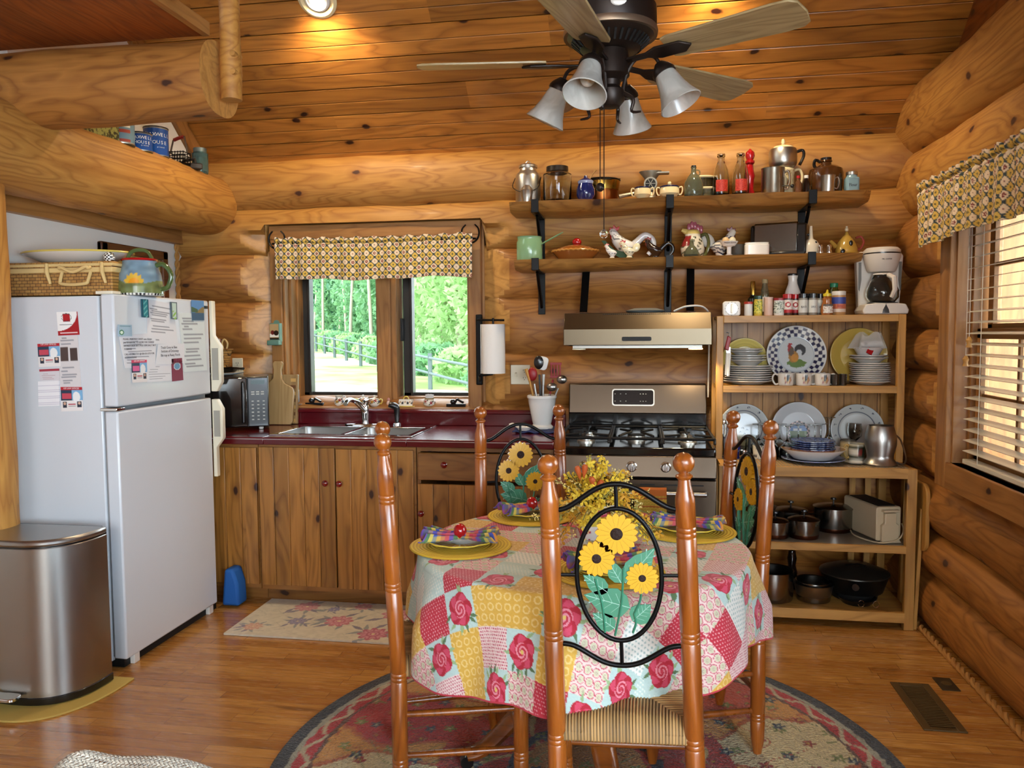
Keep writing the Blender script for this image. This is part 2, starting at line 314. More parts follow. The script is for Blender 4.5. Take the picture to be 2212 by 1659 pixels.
# floor
struct(obj('floor', MB().b2((-4.7, -4.6, -.06), (1.8, 5.1, 0)), FLOOR, smooth=0))
# back wall: a log wall with the window opening in it
WX0, WX1, WZ0, WZ1 = -2.262, -.937, 1.02, 2.13
wb = sroot('wall_back', (0, 4.72, 0))
seams = [0, .16, .45, .75, 1.04, 1.345, 1.672, 1.965, 2.242, 2.53]
for k in range(len(seams)-1):
    z0, z1 = seams[k], seams[k+1]; zc = (z0+z1)/2; rv = (z1-z0)/2*1.2; m = LOGW if k >= 7 else LOG
    if z1 > WZ0+.05 and z0 < WZ1-.02 and k < 7:
        for a, b, sgn in ((-3.1, WX0, 1), (WX1, 1.62, -1)):
            L = b-a; xc = (a+b)/2
            def cf(x, y, z, L=L, sgn=sgn):
                d = (L/2-sgn*x); lim = -(.175-.10*max(0, 1-d/.2))
                if d < .2 and y < lim: return x, lim, z, True
                return x, y, z, False
            log(wb, L, rv, .172, (xc, 0, zc), mat=m, seed=k*5+(1 if sgn > 0 else 2), clampf=cf)
    elif k == 7:
        def cf(x, y, z, zc=zc):
            X = x-.74
            if WX0-.02 < X < WX1+.02 and z+zc < WZ1+.005: return x, y, WZ1+.005-zc, True
            d = min(abs(X-WX0), abs(X-WX1)); 
            if (X < WX0 or X > WX1) and d < .2:
                lim = -(.175-.07*(1-d/.2))
                if y < lim and z < 0: return x, lim, z, True
            return x, y, z, False
        log(wb, 4.72, rv, .174, (-.74, 0, zc), mat=m, seed=k, clampf=cf, nl=200)
    else: log(wb, 4.72, rv, .18 if k == 8 else .172, (-.74, -.01 if k == 8 else 0, zc), mat=m, seed=k+40)
for lo, hi in (((-3.1, 0), (WX0, 2.5)), ((WX1, 0), (1.6, 2.5)), ((WX0, 0), (WX1, 1.0)), ((WX0, 2.06), (WX1, 2.5))): obj('wall_core', MB().b2((lo[0], .0, lo[1]), (hi[0], .06, hi[1])), LOG, wb, smooth=0)
# kitchen window
wn = sroot('window_1', (0, 4.6, 0))
mb = MB(); mb.b2((WX0, -.02, 1.0), (WX0+.073, .06, 2.13)); mb.b2((WX1-.075, -.02, 1.0), (WX1, .06, 2.13)); obj('window_casing', mb, TRIMZ, wn, bev=.004)
obj('head_casing', MB().b2((WX0, -.024, 2.045), (WX1, .05, 2.13)), TRIM, wn, bev=.004)
mb = MB(); mb.b2((WX0+.073, .0, 1.02), (WX0+.085, .26, 2.05)); mb.b2((WX1-.087, .0, 1.02), (WX1-.075, .26, 2.05))
mb.b2((WX0+.085, .06, 1.03), (WX0+.1, .2, 2.04)); mb.b2((WX0+.1, .13, 1.03), (WX0+.112, .24, 2.04)); obj('window_jamb', mb, TRIMZ, wn, bev=.002)
obj('window_buck', MB().b2((WX0-.01, .03, 1.0), (WX0+.02, .26, 2.14)), TRIMZ, wn); obj('window_buck', MB().b2((WX1-.03, .03, 1.0), (WX1+.012, .26, 2.14)), TRIMZ, wn)
obj('window_head', MB().b2((WX0+.07, 0, 2.04), (WX1-.07, .26, 2.06)), TRIM, wn)
mb = MB(); mb.b2((-1.62, .08, 1.05), (-1.49, .22, 2.04)); mb.b2((-1.605, .05, 1.05), (-1.52, .1, 2.04)); obj('window_mullion', mb, TRIMZ, wn, bev=.003)
obj('window_sill', MB().b2((WX0, -.05, .995), (WX1, .26, 1.02)), TRIM, wn, bev=.003)
obj('window_apron', MB().b2((WX0+.07, .1, 1.02), (WX1-.07, .24, 1.075)), TRIM, wn, bev=.003)
SASH = P('dark_sash', '2c2823', .4); 
for a, b in ((WX0+.1, -1.625), (-1.485, WX1-.08)):
    mb = MB(); d0, d1 = .2, .245
    mb.b2((a, d0, 1.06), (a+.05, d1, 2.04)); mb.b2((b-.028, d0, 1.06), (b, d1, 2.04)); mb.b2((a, d0, 1.06), (b, d1, 1.095)); mb.b2((a, d0, 2.0), (b, d1, 2.04)); mb.b2((a+.05, d0-.02, 1.07), (a+.065, d1, 2.03))
    s_ = obj('window_sash', mb, SASH, wn, bev=.003); g = MB().b2((a+.05, .225, 1.09), (b-.028, .229, 2.0)); obj('window_pane', g, None or P('pane_glass', 'ffffff', .0, trans=1., ior=1.02), s_)
for x in (-2.0, -1.10):
    c = MB(); c.box((x, .02, 1.032), (.12, .05, .02)); c.tube([(x-.01, .0, 1.045), (x+.01, -.01, 1.07), (x+.05, -.015, 1.05)], .008, 8); c.ball((x-.02, 0, 1.055), .016); obj('window_crank', c, P('crank_black', '1a1a1c', .2, .3, coat=.5), wn, bev=.003, label='black and chrome window crank')
for x in (-1.628, -1.485): obj('window_latch', MB().b2((x-.012, .16, 1.42), (x+.012, .2, 1.56)), P('latch', '15120f', .4), wn, bev=.003)
# left side: plaster wall under a big log, upper gable above it
wl = sroot('wall_left'); obj('plaster_panel', MB().b2((-2.95, 2.95, 0), (-2.87, 4.62, 2.1)), WALLW, wl, smooth=0)
obj('ledger_trim', MB().b2((-2.87, 2.95, 2.03), (-2.82, 4.6, 2.13)), TRIMY, wl, bev=.003)
wu = sroot('wall_left_upper'); log(wu, 3.6, .185, .19, (-2.655, 2.77, 2.262), 'Y', LOGW, seed=77)
g = MB(); zc = lambda y: 2.52+.85*(4.6-y)
g.prism([(4.7, 2.3), (4.7, zc(4.7)), (3.05, zc(3.05)), (3.05, 2.3)], .05, (0, 0, 0)); m_ = MB(); m_.v = [(-2.70+z, x, y) for x, y, z in g.v]; m_.f = g.f; m_.m = g.m; obj('gable_panel', m_, WALLW, wu, smooth=0)
t_ = MB().box((0, 0, 0), (.03, 3.2, .1)); obj('rake_trim', t_, TRIMY, wu, (-2.662, 3.42, zc(3.42)-.075), (-40.36, 0, 0), bev=.002)
post = log(None, 2.2, .1, .1, (-2.69, 2.86, 1.02), 'X', LOGW, seed=5, name='trim_1'); post.rotation_euler = (0, rd(90), 0)
def rope(name, a, b, r, turns=None):
    a, b = Vector(a), Vector(b); L = (b-a).length; n = int(L/.012); d = (b-a)/L; u = d.orthogonal().normalized(); v = d.cross(u); mb = MB()
    for k in range(2): mb.tube([a+d*(L*i/n)+(u*cos(i*.75+PI*k)+v*sin(i*.75+PI*k))*r*.55 for i in range(n+1)], r*.62, 6)
    return struct(obj(name, mb, P('manila_rope', 'a8763a', .85)))
rope('trim_2', (-2.85, 4.53, 1.6), (-2.85, 4.53, 2.03), .014)
# right wall: logs along Y with window 2
wr = sroot('wall_right'); rs = [0, .27, .48, .74, 1.0, 1.262, 1.467, 1.74, 2.07, 2.395, 2.75]
RY0, RY1, RZ0, RZ1 = 1.75, 3.835, .765, 2.135
for k in range(len(rs)-1):
    z0, z1 = rs[k], rs[k+1]; zc_ = (z0+z1)/2; rv = (z1-z0)/2*1.17; top = k == len(rs)-2
    if z1 > RZ0+.05 and z0 < RZ1-.1:
        for a, b, sg in ((RY1, 4.75, 1), (.55, RY0, -1), (-4.5, -2.65, -1)):
            L = b-a
            def cf(x, y, z, L=L, sg=sg):
                d = (x*sg+L/2); lim = .175-.11*max(0, 1-d/.22)
                if d < .22 and y > lim: return x, lim, z, True
                return x, y, z, False
            log(wr, L, rv, .17, (1.525, (a+b)/2, zc_), 'Y', LOG, seed=k+20, clampf=cf, nl=None if L < 2 else 60)
    else: log(wr, 9.3, rv, .2 if top else .172, (1.54 if top else 1.525, .1, zc_), 'Y', LOGW if k >= 8 else LOG, seed=k+60, nl=120)
g = MB(); g.prism([(4.7, 2.6), (4.7, zc(4.7)+.1), (1.6, zc(1.6)), (-4.6, 3.6), (-4.6, 2.6)], .06); m_ = MB(); m_.v = [(1.545+z, x, y) for x, y, z in g.v]; m_.f = g.f; m_.m = g.m
obj('gable_boards', m_, wood('gable_pine', '9a5218', '8c4814', '64300e', axis=1, plank=.17, plank_axis=2, knots=.6, coat=.2), wr, smooth=0)
rope('baseboard_right', (1.352, -3, .014), (1.352, 4.17, .014), .015)
w3 = sroot('window_3', (1.35, 0, 0)); m_ = MB(); m_.b2((-.02, .47, .72), (.3, .56, 2.16)); m_.b2((-.02, -2.66, .72), (.3, -2.57, 2.16)); m_.b2((-.02, -2.6, .72), (.3, .5, .8)); m_.b2((-.02, -2.6, 2.09), (.3, .5, 2.16)); m_.b2((.2, -1.09, .8), (.24, -1.01, 2.09)); obj('window_casing', m_, TRIMY, w3, bev=.003)
# ceiling: grooved boards on the slope
cl = MB(); pw = .168; s_ = math.atan(.85); n = 22
for k in range(n):
    for h in range(2):
        a = k*pw+h*pw/2; b = a+pw/2; g_ = .007 if h == 0 else .004; d_ = .012 if h == 0 else .006
        cl.add([(0, a, -d_), (0, a+g_, 0), (0, b-g_*.5, 0), (0, b, -d_ if h else -.002), (4.8, a, -d_), (4.8, a+g_, 0), (4.8, b-g_*.5, 0), (4.8, b, -d_ if h else -.002)], [(0, 1, 5, 4), (1, 2, 6, 5), (2, 3, 7, 6)])
cl.add([(0, 0, -.06), (4.8, 0, -.06), (4.8, n*pw, -.06), (0, n*pw, -.06)], [(0, 1, 2, 3)])
# local y runs up the slope, local +z faces into the room
c_ = struct(obj('ceiling', cl, CEIL, smooth=0)); c_.matrix_world = Matrix(((-1, 0, 0, 1.95), (0, -cos(s_), -sin(s_), 4.76), (0, sin(s_), -cos(s_), zc(4.76)), (0, 0, 0, 1)))
yr, zr = 4.76-n*pw*cos(s_), zc(4.76-n*pw*cos(s_))
rc = MB(); rc.add([(-4.7, 4.76, zc(4.76)), (-2.84, 4.76, zc(4.76)), (-2.84, yr, zr), (-4.7, yr, zr), (-4.7, yr, zr), (1.95, yr, zr), (1.95, -4.6, 3.3), (-4.7, -4.6, 3.3)], [(0, 1, 2, 3), (4, 5, 6, 7)])
struct(obj('ceiling_rear', rc, wood('ceiling_rear_pine', 'a86222', '985618', '70380e', axis=0, knots=.5), smooth=0, solid=.04))
# rear and far-left walls with openings for the living room windows (behind the viewer)
rw = MB(); Yr = -4.5
for lo, hi in (((-4.7, 0), (-2.6, 4.2)), ((-2.6, 0), (2, .55)), ((-.9, .55), (-.75, 2.5)), ((-2.6, 2.4), (-.75, 2.55)), ((.1, 2.55), (2, 4.2)), ((-2.6, .55), (-.9, 2.4)), ((-2.6, 4.1), (.1, 4.3))): rw.b2((lo[0], Yr-.1, lo[1]), (hi[0], Yr, hi[1]))
struct(obj('wall_rear', rw, LOG, smooth=0)); struct(obj('wall_left_far', MB().b2((-4.75, -4.6, 0), (-4.68, 5, 4)), WALLW, smooth=0))
# ---- loft: beam, deck, edge board, rail post
lb = log(None, 2.75, .15, .15, (-3.06, 3.02, 2.492), 'X', LOG, seed=91, name='loft_beam', nl=60)
tag(lb, 'big round log beam carrying the loft deck, its pale sawn end in view', 'beam')
ld = thing('loft_deck', 'loft floor of wide reddish pine boards seen from below', 'loft', (-3.2, 1.22, 2.655))
obj('deck_boards', MB().b2((-1.4, -3.4, 0), (1.47, 1.76, .035)), DECK, ld, smooth=0); obj('edge_board', MB().b2((1.47, -3.4, -.004), (1.5, 1.76, .05)), TRIMY, ld, bev=.002, label='pale board capping the loft edge')
pr = thing('loft_railing', 'peeled pole railing post bolted outside the loft beam end', 'railing', (-1.62, 2.99, 2.4))
mb = MB(); mb.tube([(0, 0, z) for z in (0, .12, .3, .5, .8, 1.1)], [.04, .043, .038, .042, .039, .04], 16)
obj('post', mb, LOGW, pr); mb = MB(); mb.tube([(-.01, .0, .42), (-.02, -1.2, .425), (-.02, -3.5, .42)], .045, 14); obj('rail', mb, LOGW, pr)
obj('spindle', MB().tube([(-.02, -.35, .26), (-.02, -.35, 1.0)], .025, 10), LOGW, pr)
for z in (.1, .17): obj('peg', MB().tube([(.0, -.06, z), (.0, .0, z)], .012, 10), CUT, pr, (.028, .02, 0))
# ---- window 2 (right) with blind
w2 = sroot('window_2', (1.35, 0, 0))
mb = MB(); mb.b2((-.025, RY1-.115, RZ0), (.04, RY1, RZ1)); mb.b2((-.025, RY0, RZ0), (.04, RY0+.11, RZ1)); obj('window_casing', mb, TRIMZ, w2, bev=.004)
obj('apron_casing', MB().b2((-.022, RY0, RZ0), (.04, RY1-.115, RZ0+.115)), TRIMY, w2, bev=.004); obj('head_casing', MB().b2((-.022, RY0, 2.03), (.04, RY1, RZ1)), TRIMY, w2, bev=.004)
mb = MB(); mb.b2((0, RY1-.13, .87), (.3, RY1-.115, 2.05)); mb.b2((.06, RY1-.15, .87), (.09, RY1-.13, 2.05)); obj('window_jamb', mb, TRIMZ, w2, bev=.002)
obj('window_sill', MB().b2((-.01, RY0, .862), (.3, RY1-.12, .88)), TRIMY, w2, bev=.002)
ya, yb = RY0+.1, RY1-.15
for nm, x, z0, z1 in (('lower_sash', .08, .89, 1.47), ('upper_sash', .12, 1.44, 2.04)):
    mb = MB(); mb.b2((x, ya, z0), (x+.035, ya+.045, z1)); mb.b2((x, yb-.045, z0), (x+.035, yb, z1)); mb.b2((x, ya, z0), (x+.035, yb, z0+.05)); mb.b2((x, ya, z1-.045), (x+.035, yb, z1))
    for q in range(1, 5): y = lerp(ya, yb, q/5); mb.b2((x+.008, y-.009, z0), (x+.028, y+.009, z1))
    mb.b2((x+.008, ya, (z0+z1)/2-.009), (x+.028, yb, (z0+z1)/2+.009)); o = obj(nm, mb, TRIMY, w2, bev=.003)
    obj('window_pane', MB().b2((x+.016, ya+.02, z0+.02), (x+.02, yb-.02, z1-.02)), _mc['pane_glass'], o)
bl = thing('window_blind', 'white wooden slat blind lowered across the sunny side window', 'blind', (1.40, 2.78, .9))
BLW = P('blind_white', 'efe6d2', .4, coat=.1)
for k in range(24):
    z = .045+k*.046; s1 = MB(); s1.box((0, 0, 0), (.05, 1.76, .0032)); obj('slat', s1, BLW, bl, (0, 0, z), (0, -9, 0))
obj('bottom_rail', MB().box((0, 0, -.004), (.05, 1.76, .02)), BLW, bl, bev=.003); obj('head_rail', MB().box((0, 0, 1.145), (.055, 1.78, .04)), BLW, bl, bev=.003)
for y in (-.7, .05, .72): obj('ladder_cord', MB().tube([(-.027, y, 0), (-.027, y, 1.14)], .0016, 5), BLW, bl)
for q, z in ((.79, .53), (.82, .45)):
    obj('pull_cord', MB().tube([(-.045, q, z), (-.045, q, 1.14)], .0012, 5), BLW, bl); obj('tassel', MB().lathe([(.004, .045), (.013, .03), (.008, .015), (.013, 0)], 12, (-.045, q, z-.04)), RACK, bl)
# ---- outdoors
gz = lambda x, y: max(-2.2, min(2.5, -.75-.04*x+.005*y))
gr = MB(); gr.grid(lambda u, v: (lerp(-60, 40, u), lerp(4.95, 75, v), gz(lerp(-60, 40, u), lerp(4.95, 75, v))+.05*sin(u*60)*sin(v*30)), 60, 50)
GR = NT('lawn'); v_ = GR.tc.outputs['Object']; b_ = GR.mix(GR.ramp(GR.noise(v_, .5, 4.), [(.42, 0.), (.62, 1.)]), '9aa868', '6f9c40'); b_ = GR.mix(GR.ramp(GR.noise(v_, .16, 3.), [(.5, 0.), (.6, .9)]), b_, 'c9bfa6'); GR.set(Base_Color=b_, Roughness=.95)
struct(obj('ground', gr, GR.m, smooth=60))
BARK = P('pale_bark', 'b3a894', .9, bump=(8, .5, .02)); FENW = P('weathered_rail', '5f6b6c', .8)
for name, y0 in (('rail_fence', 12.5),):
    fe = thing('rail_fence', 'weathered two-rail fence crossing the grassy bank outside the kitchen window', 'fence')
    pt = [(x, 45-(x+18.5)*1.72, gz(x, 45-(x+18.5)*1.72)) for x in [-24+2.15*k for k in range(13)]]
    for p in pt: obj('fence_post', MB().box((p[0], p[1], p[2]+.55), (.12, .12, 1.3)), FENW, fe)
    for i in range(len(pt)-1):
        for h in (1.05, .55): obj('fence_rail', MB().tube([Vector(pt[i])+Vector((0, -.05, h)), Vector(pt[i+1])+Vector((0, -.05, h))], .045, 8), FENW, fe)
def leafmat(n_, a, b): 
    s = NT(n_); r = s.noise(s.tc.outputs['Object'], 1.3, 2.); s.set(Base_Color=s.mix(s.ramp(r, [(.35, 0.), (.65, 1.)]), a, b), Roughness=.6)
    tr = s.n.new('ShaderNodeBsdfTranslucent'); tr.inputs[0].default_value = col4(b); mx = s.n.new('ShaderNodeMixShader'); mx.inputs[0].default_value = .45
    s.l.new(s.b.outputs[0], mx.inputs[1]); s.l.new(tr.outputs[0], mx.inputs[2]); s.l.new(mx.outputs[0], s.n['Material Output'].inputs[0]); return s.m
LF = [leafmat('leaf_mid', '6c9c74', '94c08c'), leafmat('leaf_light', '92ba78', 'c0dca0'), leafmat('leaf_deep', '46785c', '6a9c76')]
def foliage(c, R, H, n, sz, seed):
    r = np.random.default_rng(seed); a = r.uniform(0, 6.283, n); z = r.uniform(-1, 1, n); q = r.uniform(.55, 1, n)**.5*np.sqrt(1-z*z*.8)
    cl_ = .22*np.sin(a*5+z*9+seed)+.9; P0 = np.stack([c[0]+R*q*cl_*np.cos(a), c[1]+R*q*cl_*np.sin(a), c[2]+H*z], 1)
    d1 = r.normal(size=(n, 3)); d1 /= np.linalg.norm(d1, axis=1)[:, None]; d2 = np.cross(d1, r.normal(size=(n, 3))); d2 /= np.linalg.norm(d2, axis=1)[:, None]
    s = sz*r.uniform(.6, 1.3, n)[:, None]; V = np.stack([P0-d1*s, P0+d2*s*.5, P0+d1*s, P0-d2*s*.5], 1).reshape(-1, 3)
    m = MB(); m.v = V.tolist(); m.f = [(4*i, 4*i+1, 4*i+2, 4*i+3) for i in range(n)]; m.m = [0]*n; return m
tr = random.Random(3)
TL = ['slim pale birch trunk with mid green crown beyond the fence', 'bright yellow-green leafy tree at the wood edge', 'deep green maple deep in the wood']
spots = []
for i in range(19): x = -41.5+i*2.1+tr.uniform(-.5, .5); spots.append((x, 51-(x+18.5)*1.6+tr.uniform(-1, 1.5), .13 if i < 14 else .3, 0 if i < 14 else 1))
for i in range(14): x = -46.8+i*3.2; spots.append((x, 59-(x+18.5)*1.3+tr.uniform(-1, 1), .25, 2))
spots += [(14, 34, .25, 1), (20, 27, .25, 2), (24, 20, .25, 1)]
for i, (x, y, r_, kd) in enumerate(spots):
    z = gz(x, y); t = thing('tree', TL[kd], 'tree', (x, y, z), group='trees of the wood outside')
    ln = tr.uniform(-.9, .9); obj('trunk', MB().tube([(0, 0, -.2), (ln*.2, 0, 2.6), (ln*.6, 0, 6.2), (ln, 0, 10)], [r_, r_*.85, r_*.7, r_*.4], 10), BARK, t)
    if kd == 0: m = foliage((ln*.5, 3.4, 4.6), 2.0, 4.6, 4200, .22, i)
    elif kd == 1: m = foliage((0, 1.2, 4.4), 2.3, 4.0, 5200, .19, i)
    else: m = foliage((0, 0, 5), 2.6, 6, 5200, .3, i)
    obj('foliage', m, LF[kd], t, smooth=0)
for i in range(11):
    x = -24.5+i*2.0; y = 48.5-(x+18.5)*1.65; b = obj('bush', foliage((0, 0, .5), 1.3, .8, 1100, .18, 50+i), LF[i % 2], None, (x, y, gz(x, y)), smooth=0); tag(b, 'low leafy shrub just beyond the rail fence', 'shrub', 'undergrowth shrubs beyond the fence')
sh = thing('neighbouring_shed', 'reddish log outbuilding seen through the slats of the side window', 'outbuilding', (9.5, 12, -.6))
mb = MB()
for k in range(9): mb.tube([(0, -3, .2+k*.3), (0, 3.5, .2+k*.3)], .17, 10)
obj('log_siding', mb, LOG, sh); obj('corner_board', MB().b2((-.2, -3.1, 0), (-.05, -2.9, 3)), FENW, sh)
# ================================================================ refrigerator
def poly3(name, pts, t, mat, parent, **k):
    """thin sheet from 4 corner points"""
    p = [Vector(q) for q in pts]; n = (p[1]-p[0]).cross(p[3]-p[0]).normalized()*t; m = MB(); m.add(p+[q+n for q in p], [(3, 2, 1, 0), (4, 5, 6, 7), (0, 1, 5, 4), (1, 2, 6, 5), (2, 3, 7, 6), (3, 0, 4, 7)]); return obj(name, m, mat, parent, smooth=0, **k)
fr = thing('refrigerator', 'tall white top-freezer refrigerator covered in notes', 'refrigerator', (-2.22, 3.05, 0))
FX0 = -.64
obj('cabinet_body', MB().b2((FX0, 0, .03), (-.075, .8, 1.635)), ENAM, fr, bev=.006)
obj('door_gasket', MB().b2((-.078, .01, .05), (-.062, .79, 1.63)), P('grey_gasket', '8f8f90', .6), fr)
fz = obj('freezer_door', MB().b2((-.062, -.004, 1.158), (0, .745, 1.642)), ENAM, fr, bev=.008); rfd = obj('fridge_door', MB().b2((-.062, -.004, .045), (0, .745, 1.138)), ENAM, fr, bev=.008)
HW = P('fridge_handle_cream', 'e8dfc6', .35, coat=.3)
def fhandle(par, z0, z1, flip):
    """handle runs the far edge of the door and swells out into a grip at one end"""
    pr = [(0, z0), (.0, z1), (.02, z1), (.02, lerp(z0, z1, .62)), (.058, lerp(z0, z1, .5)), (.058, z0+.05), (.03, z0)]
    if flip: pr = [(a, z0+z1-b) for a, b in pr]
    m = MB(); m.prism(pr, .032, (0, .762, 0), (90, 0, 0)); h = obj('handle', m, HW, par, bev=.004)
    m = MB(); z_a, z_b = (z0+.06, lerp(z0, z1, .48)) if not flip else (lerp(z0, z1, .52), z1-.06); m.b2((.012, .742, z_a), (.045, .746, z_b)); obj('grip_recess', m, P('recess_grey', 'a39e92', .6), h)
fhandle(fz, 1.17, 1.642, False); fhandle(rfd, .72, 1.13, True)
for z, s_ in ((1.141, 'middle_hinge'), (1.643, 'top_hinge')): obj(s_, MB().b2((-.08, -.008, z-.002), (-.0, .05, z+.012)), HW if z > 1.5 else CHROME, fr, bev=.003)
obj('nameplate', MB().b2((0, .70, 1.60), (.002, .735, 1.615)), BLK, fr)
obj('kick_grille', MB().b2((-.09, .02, .0), (-.03, .78, .04)), BLKM, fr); obj('foot', MB().b2((-.07, .06, .0), (-.01, .1, .045)), WPL, fr, bev=.003); obj('foot', MB().b2((-.07, .68, .0), (-.01, .72, .045)), WPL, fr, bev=.003)
# --- papers: door plane at X=-2.22 (faces +X), side plane at Y=3.05 (faces -Y)
def uvq(q, p, c, **k): return None
def sheet(name, label, cat, pc, plane, group=None, fn=None, t=.0012, off=.0):
    """pc: the four photo corners (tl, tr, br, bl) of a paper lying on the fridge door ('d') or side ('s')"""
    pts = [at(*q, X=-2.2185+off) if plane == 'd' else at(*q, Y=3.0485-off) for q in pc]
    c = sum(pts, Vector())/4; n = 44; mb = MB(); T_, R_, B_, L_ = pts[0], pts[1], pts[2], pts[3]
    nz = Vector((1, 0, 0)) if plane == 'd' else Vector((0, -1, 0))
    mb.grid(lambda u, v: (T_*(1-u)+R_*u)*(1-v)+(L_*(1-u)+B_*u)*v-c, n, n)
    o = obj(name, mb, painted('printed_paper', .7), None, c, smooth=0); uu = np.tile(np.linspace(0, 1, n+1), n+1); vv = np.repeat(np.linspace(0, 1, n+1), n+1)
    paint(o, lambda x, y, z: fn(uu, vv)); q = o.modifiers.new('sol', 'SOLIDIFY'); q.thickness = t; q.offset = 0
    return tag(o, label, cat, group)
def plain(h='e8e9ec'): return lambda u, v: fill(u, h)
def lines(rows, h='e9eaee', ink='8a8c94', x0=.08, seed=1, head=None):
    def f(u, v):
        c = fill(u, h); r = random.Random(seed)
        for y in rows: e = r.uniform(.35, .92); put(c, (abs(v-y) < .011) & (u > x0+r.uniform(0, .1)) & (u < e), ink)
        if head: put(c, (v < head[0]), head[1])
        return c
    return f
def ad(top, tint='c84a5c'):
    def f(u, v):
        c = fill(u, 'ece6e4'); put(c, v < .13, top); put(c, (v >= .13) & (v < .55), '2b3a50'); put(c, (v >= .13) & (v < .55) & (u > .52), '7fb2d8')
        put(c, ((u-.72)**2/.03+(v-.42)**2/.05 < 1), 'f0f0f0'); put(c, (v > .25) & (v < .5) & (u < .5) & (u > .05), tint)
        for q in (.17, .84): put(c, (abs(u-q) < .1) & (v > .6) & (v < .86), '2a3040'); put(c, ((u-q)**2+(v-.68)**2 < .0035), 'd8b098')
        put(c, (abs(u-.5) < .16) & (abs(v-.72) < .02), 'b03040'); put(c, (abs(u-.5) < .16) & (abs(v-.8) < .012), '777777'); return c
    return f
def lpad(u, v):
    c = fill(u, 'efedf0')
    for k in range(14): put(c, abs(v-.12-k*.062) < .006, 'c9c3d2')
    return c
def redcard(u, v):
    c = fill(u, 'a8141e'); put(c, (u**2/.95+v**2/.66 < 1) & (v < .85), 'f2f0ee'); put(c, (abs(u-.45) < .17) & (abs(v-.24) < .17), 'b0151f'); put(c, ((u-.45)**2/.06+(v-.24)**2/.03 < 1) & ((u-.45)**2/.05+(v-.24)**2/.022 > 1), '3a3a40')
    put(c, (abs(u-.4) < .3) & (abs(v-.55) < .012), '555555'); put(c, (abs(v-.9) < .03) & (u > .1) & (u < .92), 'f0d8d8'); return c
S = 's'; D = 'd'
sheet('business_card', 'red and white advertising card, top paper on the refrigerator side', 'card', [(122, 674), (167, 673), (172, 723), (126, 725)], S, fn=redcard)
sheet('flyer', 'tall grey paper slip with two brown cups printed on it', 'flyer', [(126, 726), (168, 724), (176, 836), (130, 838)], S, fn=lambda u, v: put(put(lines([.04, .1, .15, .62, .68, .76, .8, .86, .92], 'd9d4d4')(u, v), (abs(u-.27) < .2) & (v > .22) & (v < .48), '51403c'), (abs(u-.74) < .18) & (v > .24) & (v < .5), '4a3a36'))
for k, (pc, lab) in enumerate([([(81, 743), (128, 741), (131, 791), (84, 793)], 'red-headed law advert beside the tall grey slip on the fridge side'), ([(131, 836), (177, 836), (180, 887), (133, 889)], 'lowest red-headed law advert on the fridge side')]):
    sheet('flyer', lab, 'flyer', pc, S, 'law office adverts on the refrigerator', ad('b5202c'), off=.002)
sheet('note', 'small pink-striped form above the notepad on the fridge side', 'note', [(85, 798), (128, 796), (129, 822), (87, 823)], S, fn=lines([.4, .55, .7, .85], 'd8d2d6', ink='a04050', head=(.2, 'a83848')))
sheet('notepad', 'white ruled notepad stuck low on the refrigerator side', 'notepad', [(83, 824), (128, 822), (130, 876), (84, 878)], S, fn=lpad, t=.006, off=.002)
sheet('note', 'long printed letter on the middle of the freezer door under two magnets', 'note', [(316, 645), (373, 657), (385, 744), (318, 742)], D, fn=lines([.13, .2, .24, .3, .35, .44, .48, .6, .65, .72, .9], x0=.1, seed=2))
sheet('note', 'large printed page hanging below the mountain picture on the freezer door', 'note', [(385, 676), (440, 677), (447, 800), (397, 804)], D, fn=lines([.1, .14, .18, .23, .28, .36, .43, .5, .62, .67, .73, .8, .86, .92], 'dfe8e8', seed=3))
sheet('note', 'printed notice with curled edge under the pale blue card', 'note', [(257, 726), (336, 718), (336, 796), (270, 795)], D, fn=lines([.2, .3, .4, .5, .65, .75, .85], seed=4), off=.001)
sheet('note', 'handwritten white note in the middle of the freezer door', 'note', [(341, 744), (398, 742), (398, 785), (336, 788)], D, fn=lines([.15, .3], seed=5, ink='f0f0f0'), off=.003)
sheet('note', 'lowest white printed slip between two picture cards on the freezer door', 'note', [(318, 784), (371, 784), (372, 822), (318, 826)], D, fn=lines([.2, .35, .48, .6, .72, .84], seed=8, x0=.03), off=.0005)
sheet('flyer', 'pink-headed law advert on the freezer door', 'flyer', [(284, 778), (317, 777), (318, 825), (286, 827)], D, 'law office adverts on the refrigerator', ad('d8506c', 'e06a9a'), off=.003)
sheet('brochure', 'maroon brochure with a round picture on the freezer door', 'brochure', [(370, 775), (393, 773), (396, 821), (372, 824)], D, fn=lambda u, v: put(put(fill(u, '7c2a40'), (u-.5)**2+((v-.35)*1.9)**2 < .1, 'dfe6ea'), (u-.5)**2+((v-.35)*1.9)**2 < .07, '6a98b8'), off=.003)
sheet('postcard', 'mountain lake picture card at the freezer door corner', 'postcard', [(413, 648), (440, 650), (441, 692), (415, 692)], D, fn=lambda u, v: put(put(put(fill(u, '5f8fc4'), v > .3+.5*np.abs(u-.9), '8a7444'), (v > .32+.25*u) & (u < .5) & (v < .6), '3d5a3c'), v > .62, '3a5874'), off=.003)
sheet('magnet_card', 'pale blue card with green badge on the freezer door', 'magnet', [(255, 701), (284, 702), (285, 726), (256, 727)], D, fn=lambda u, v: put(put(put(fill(u, 'a9c3d4'), (u-.22)**2+((v-.66)*.8)**2 < .03, '2f7a50'), (u-.22)**2+((v-.66)*.8)**2 < .012, 'dff0e0'), (abs(v-.12) < .05) & (abs(u-.5) < .4), '7fa0ae'), off=.004, t=.003)
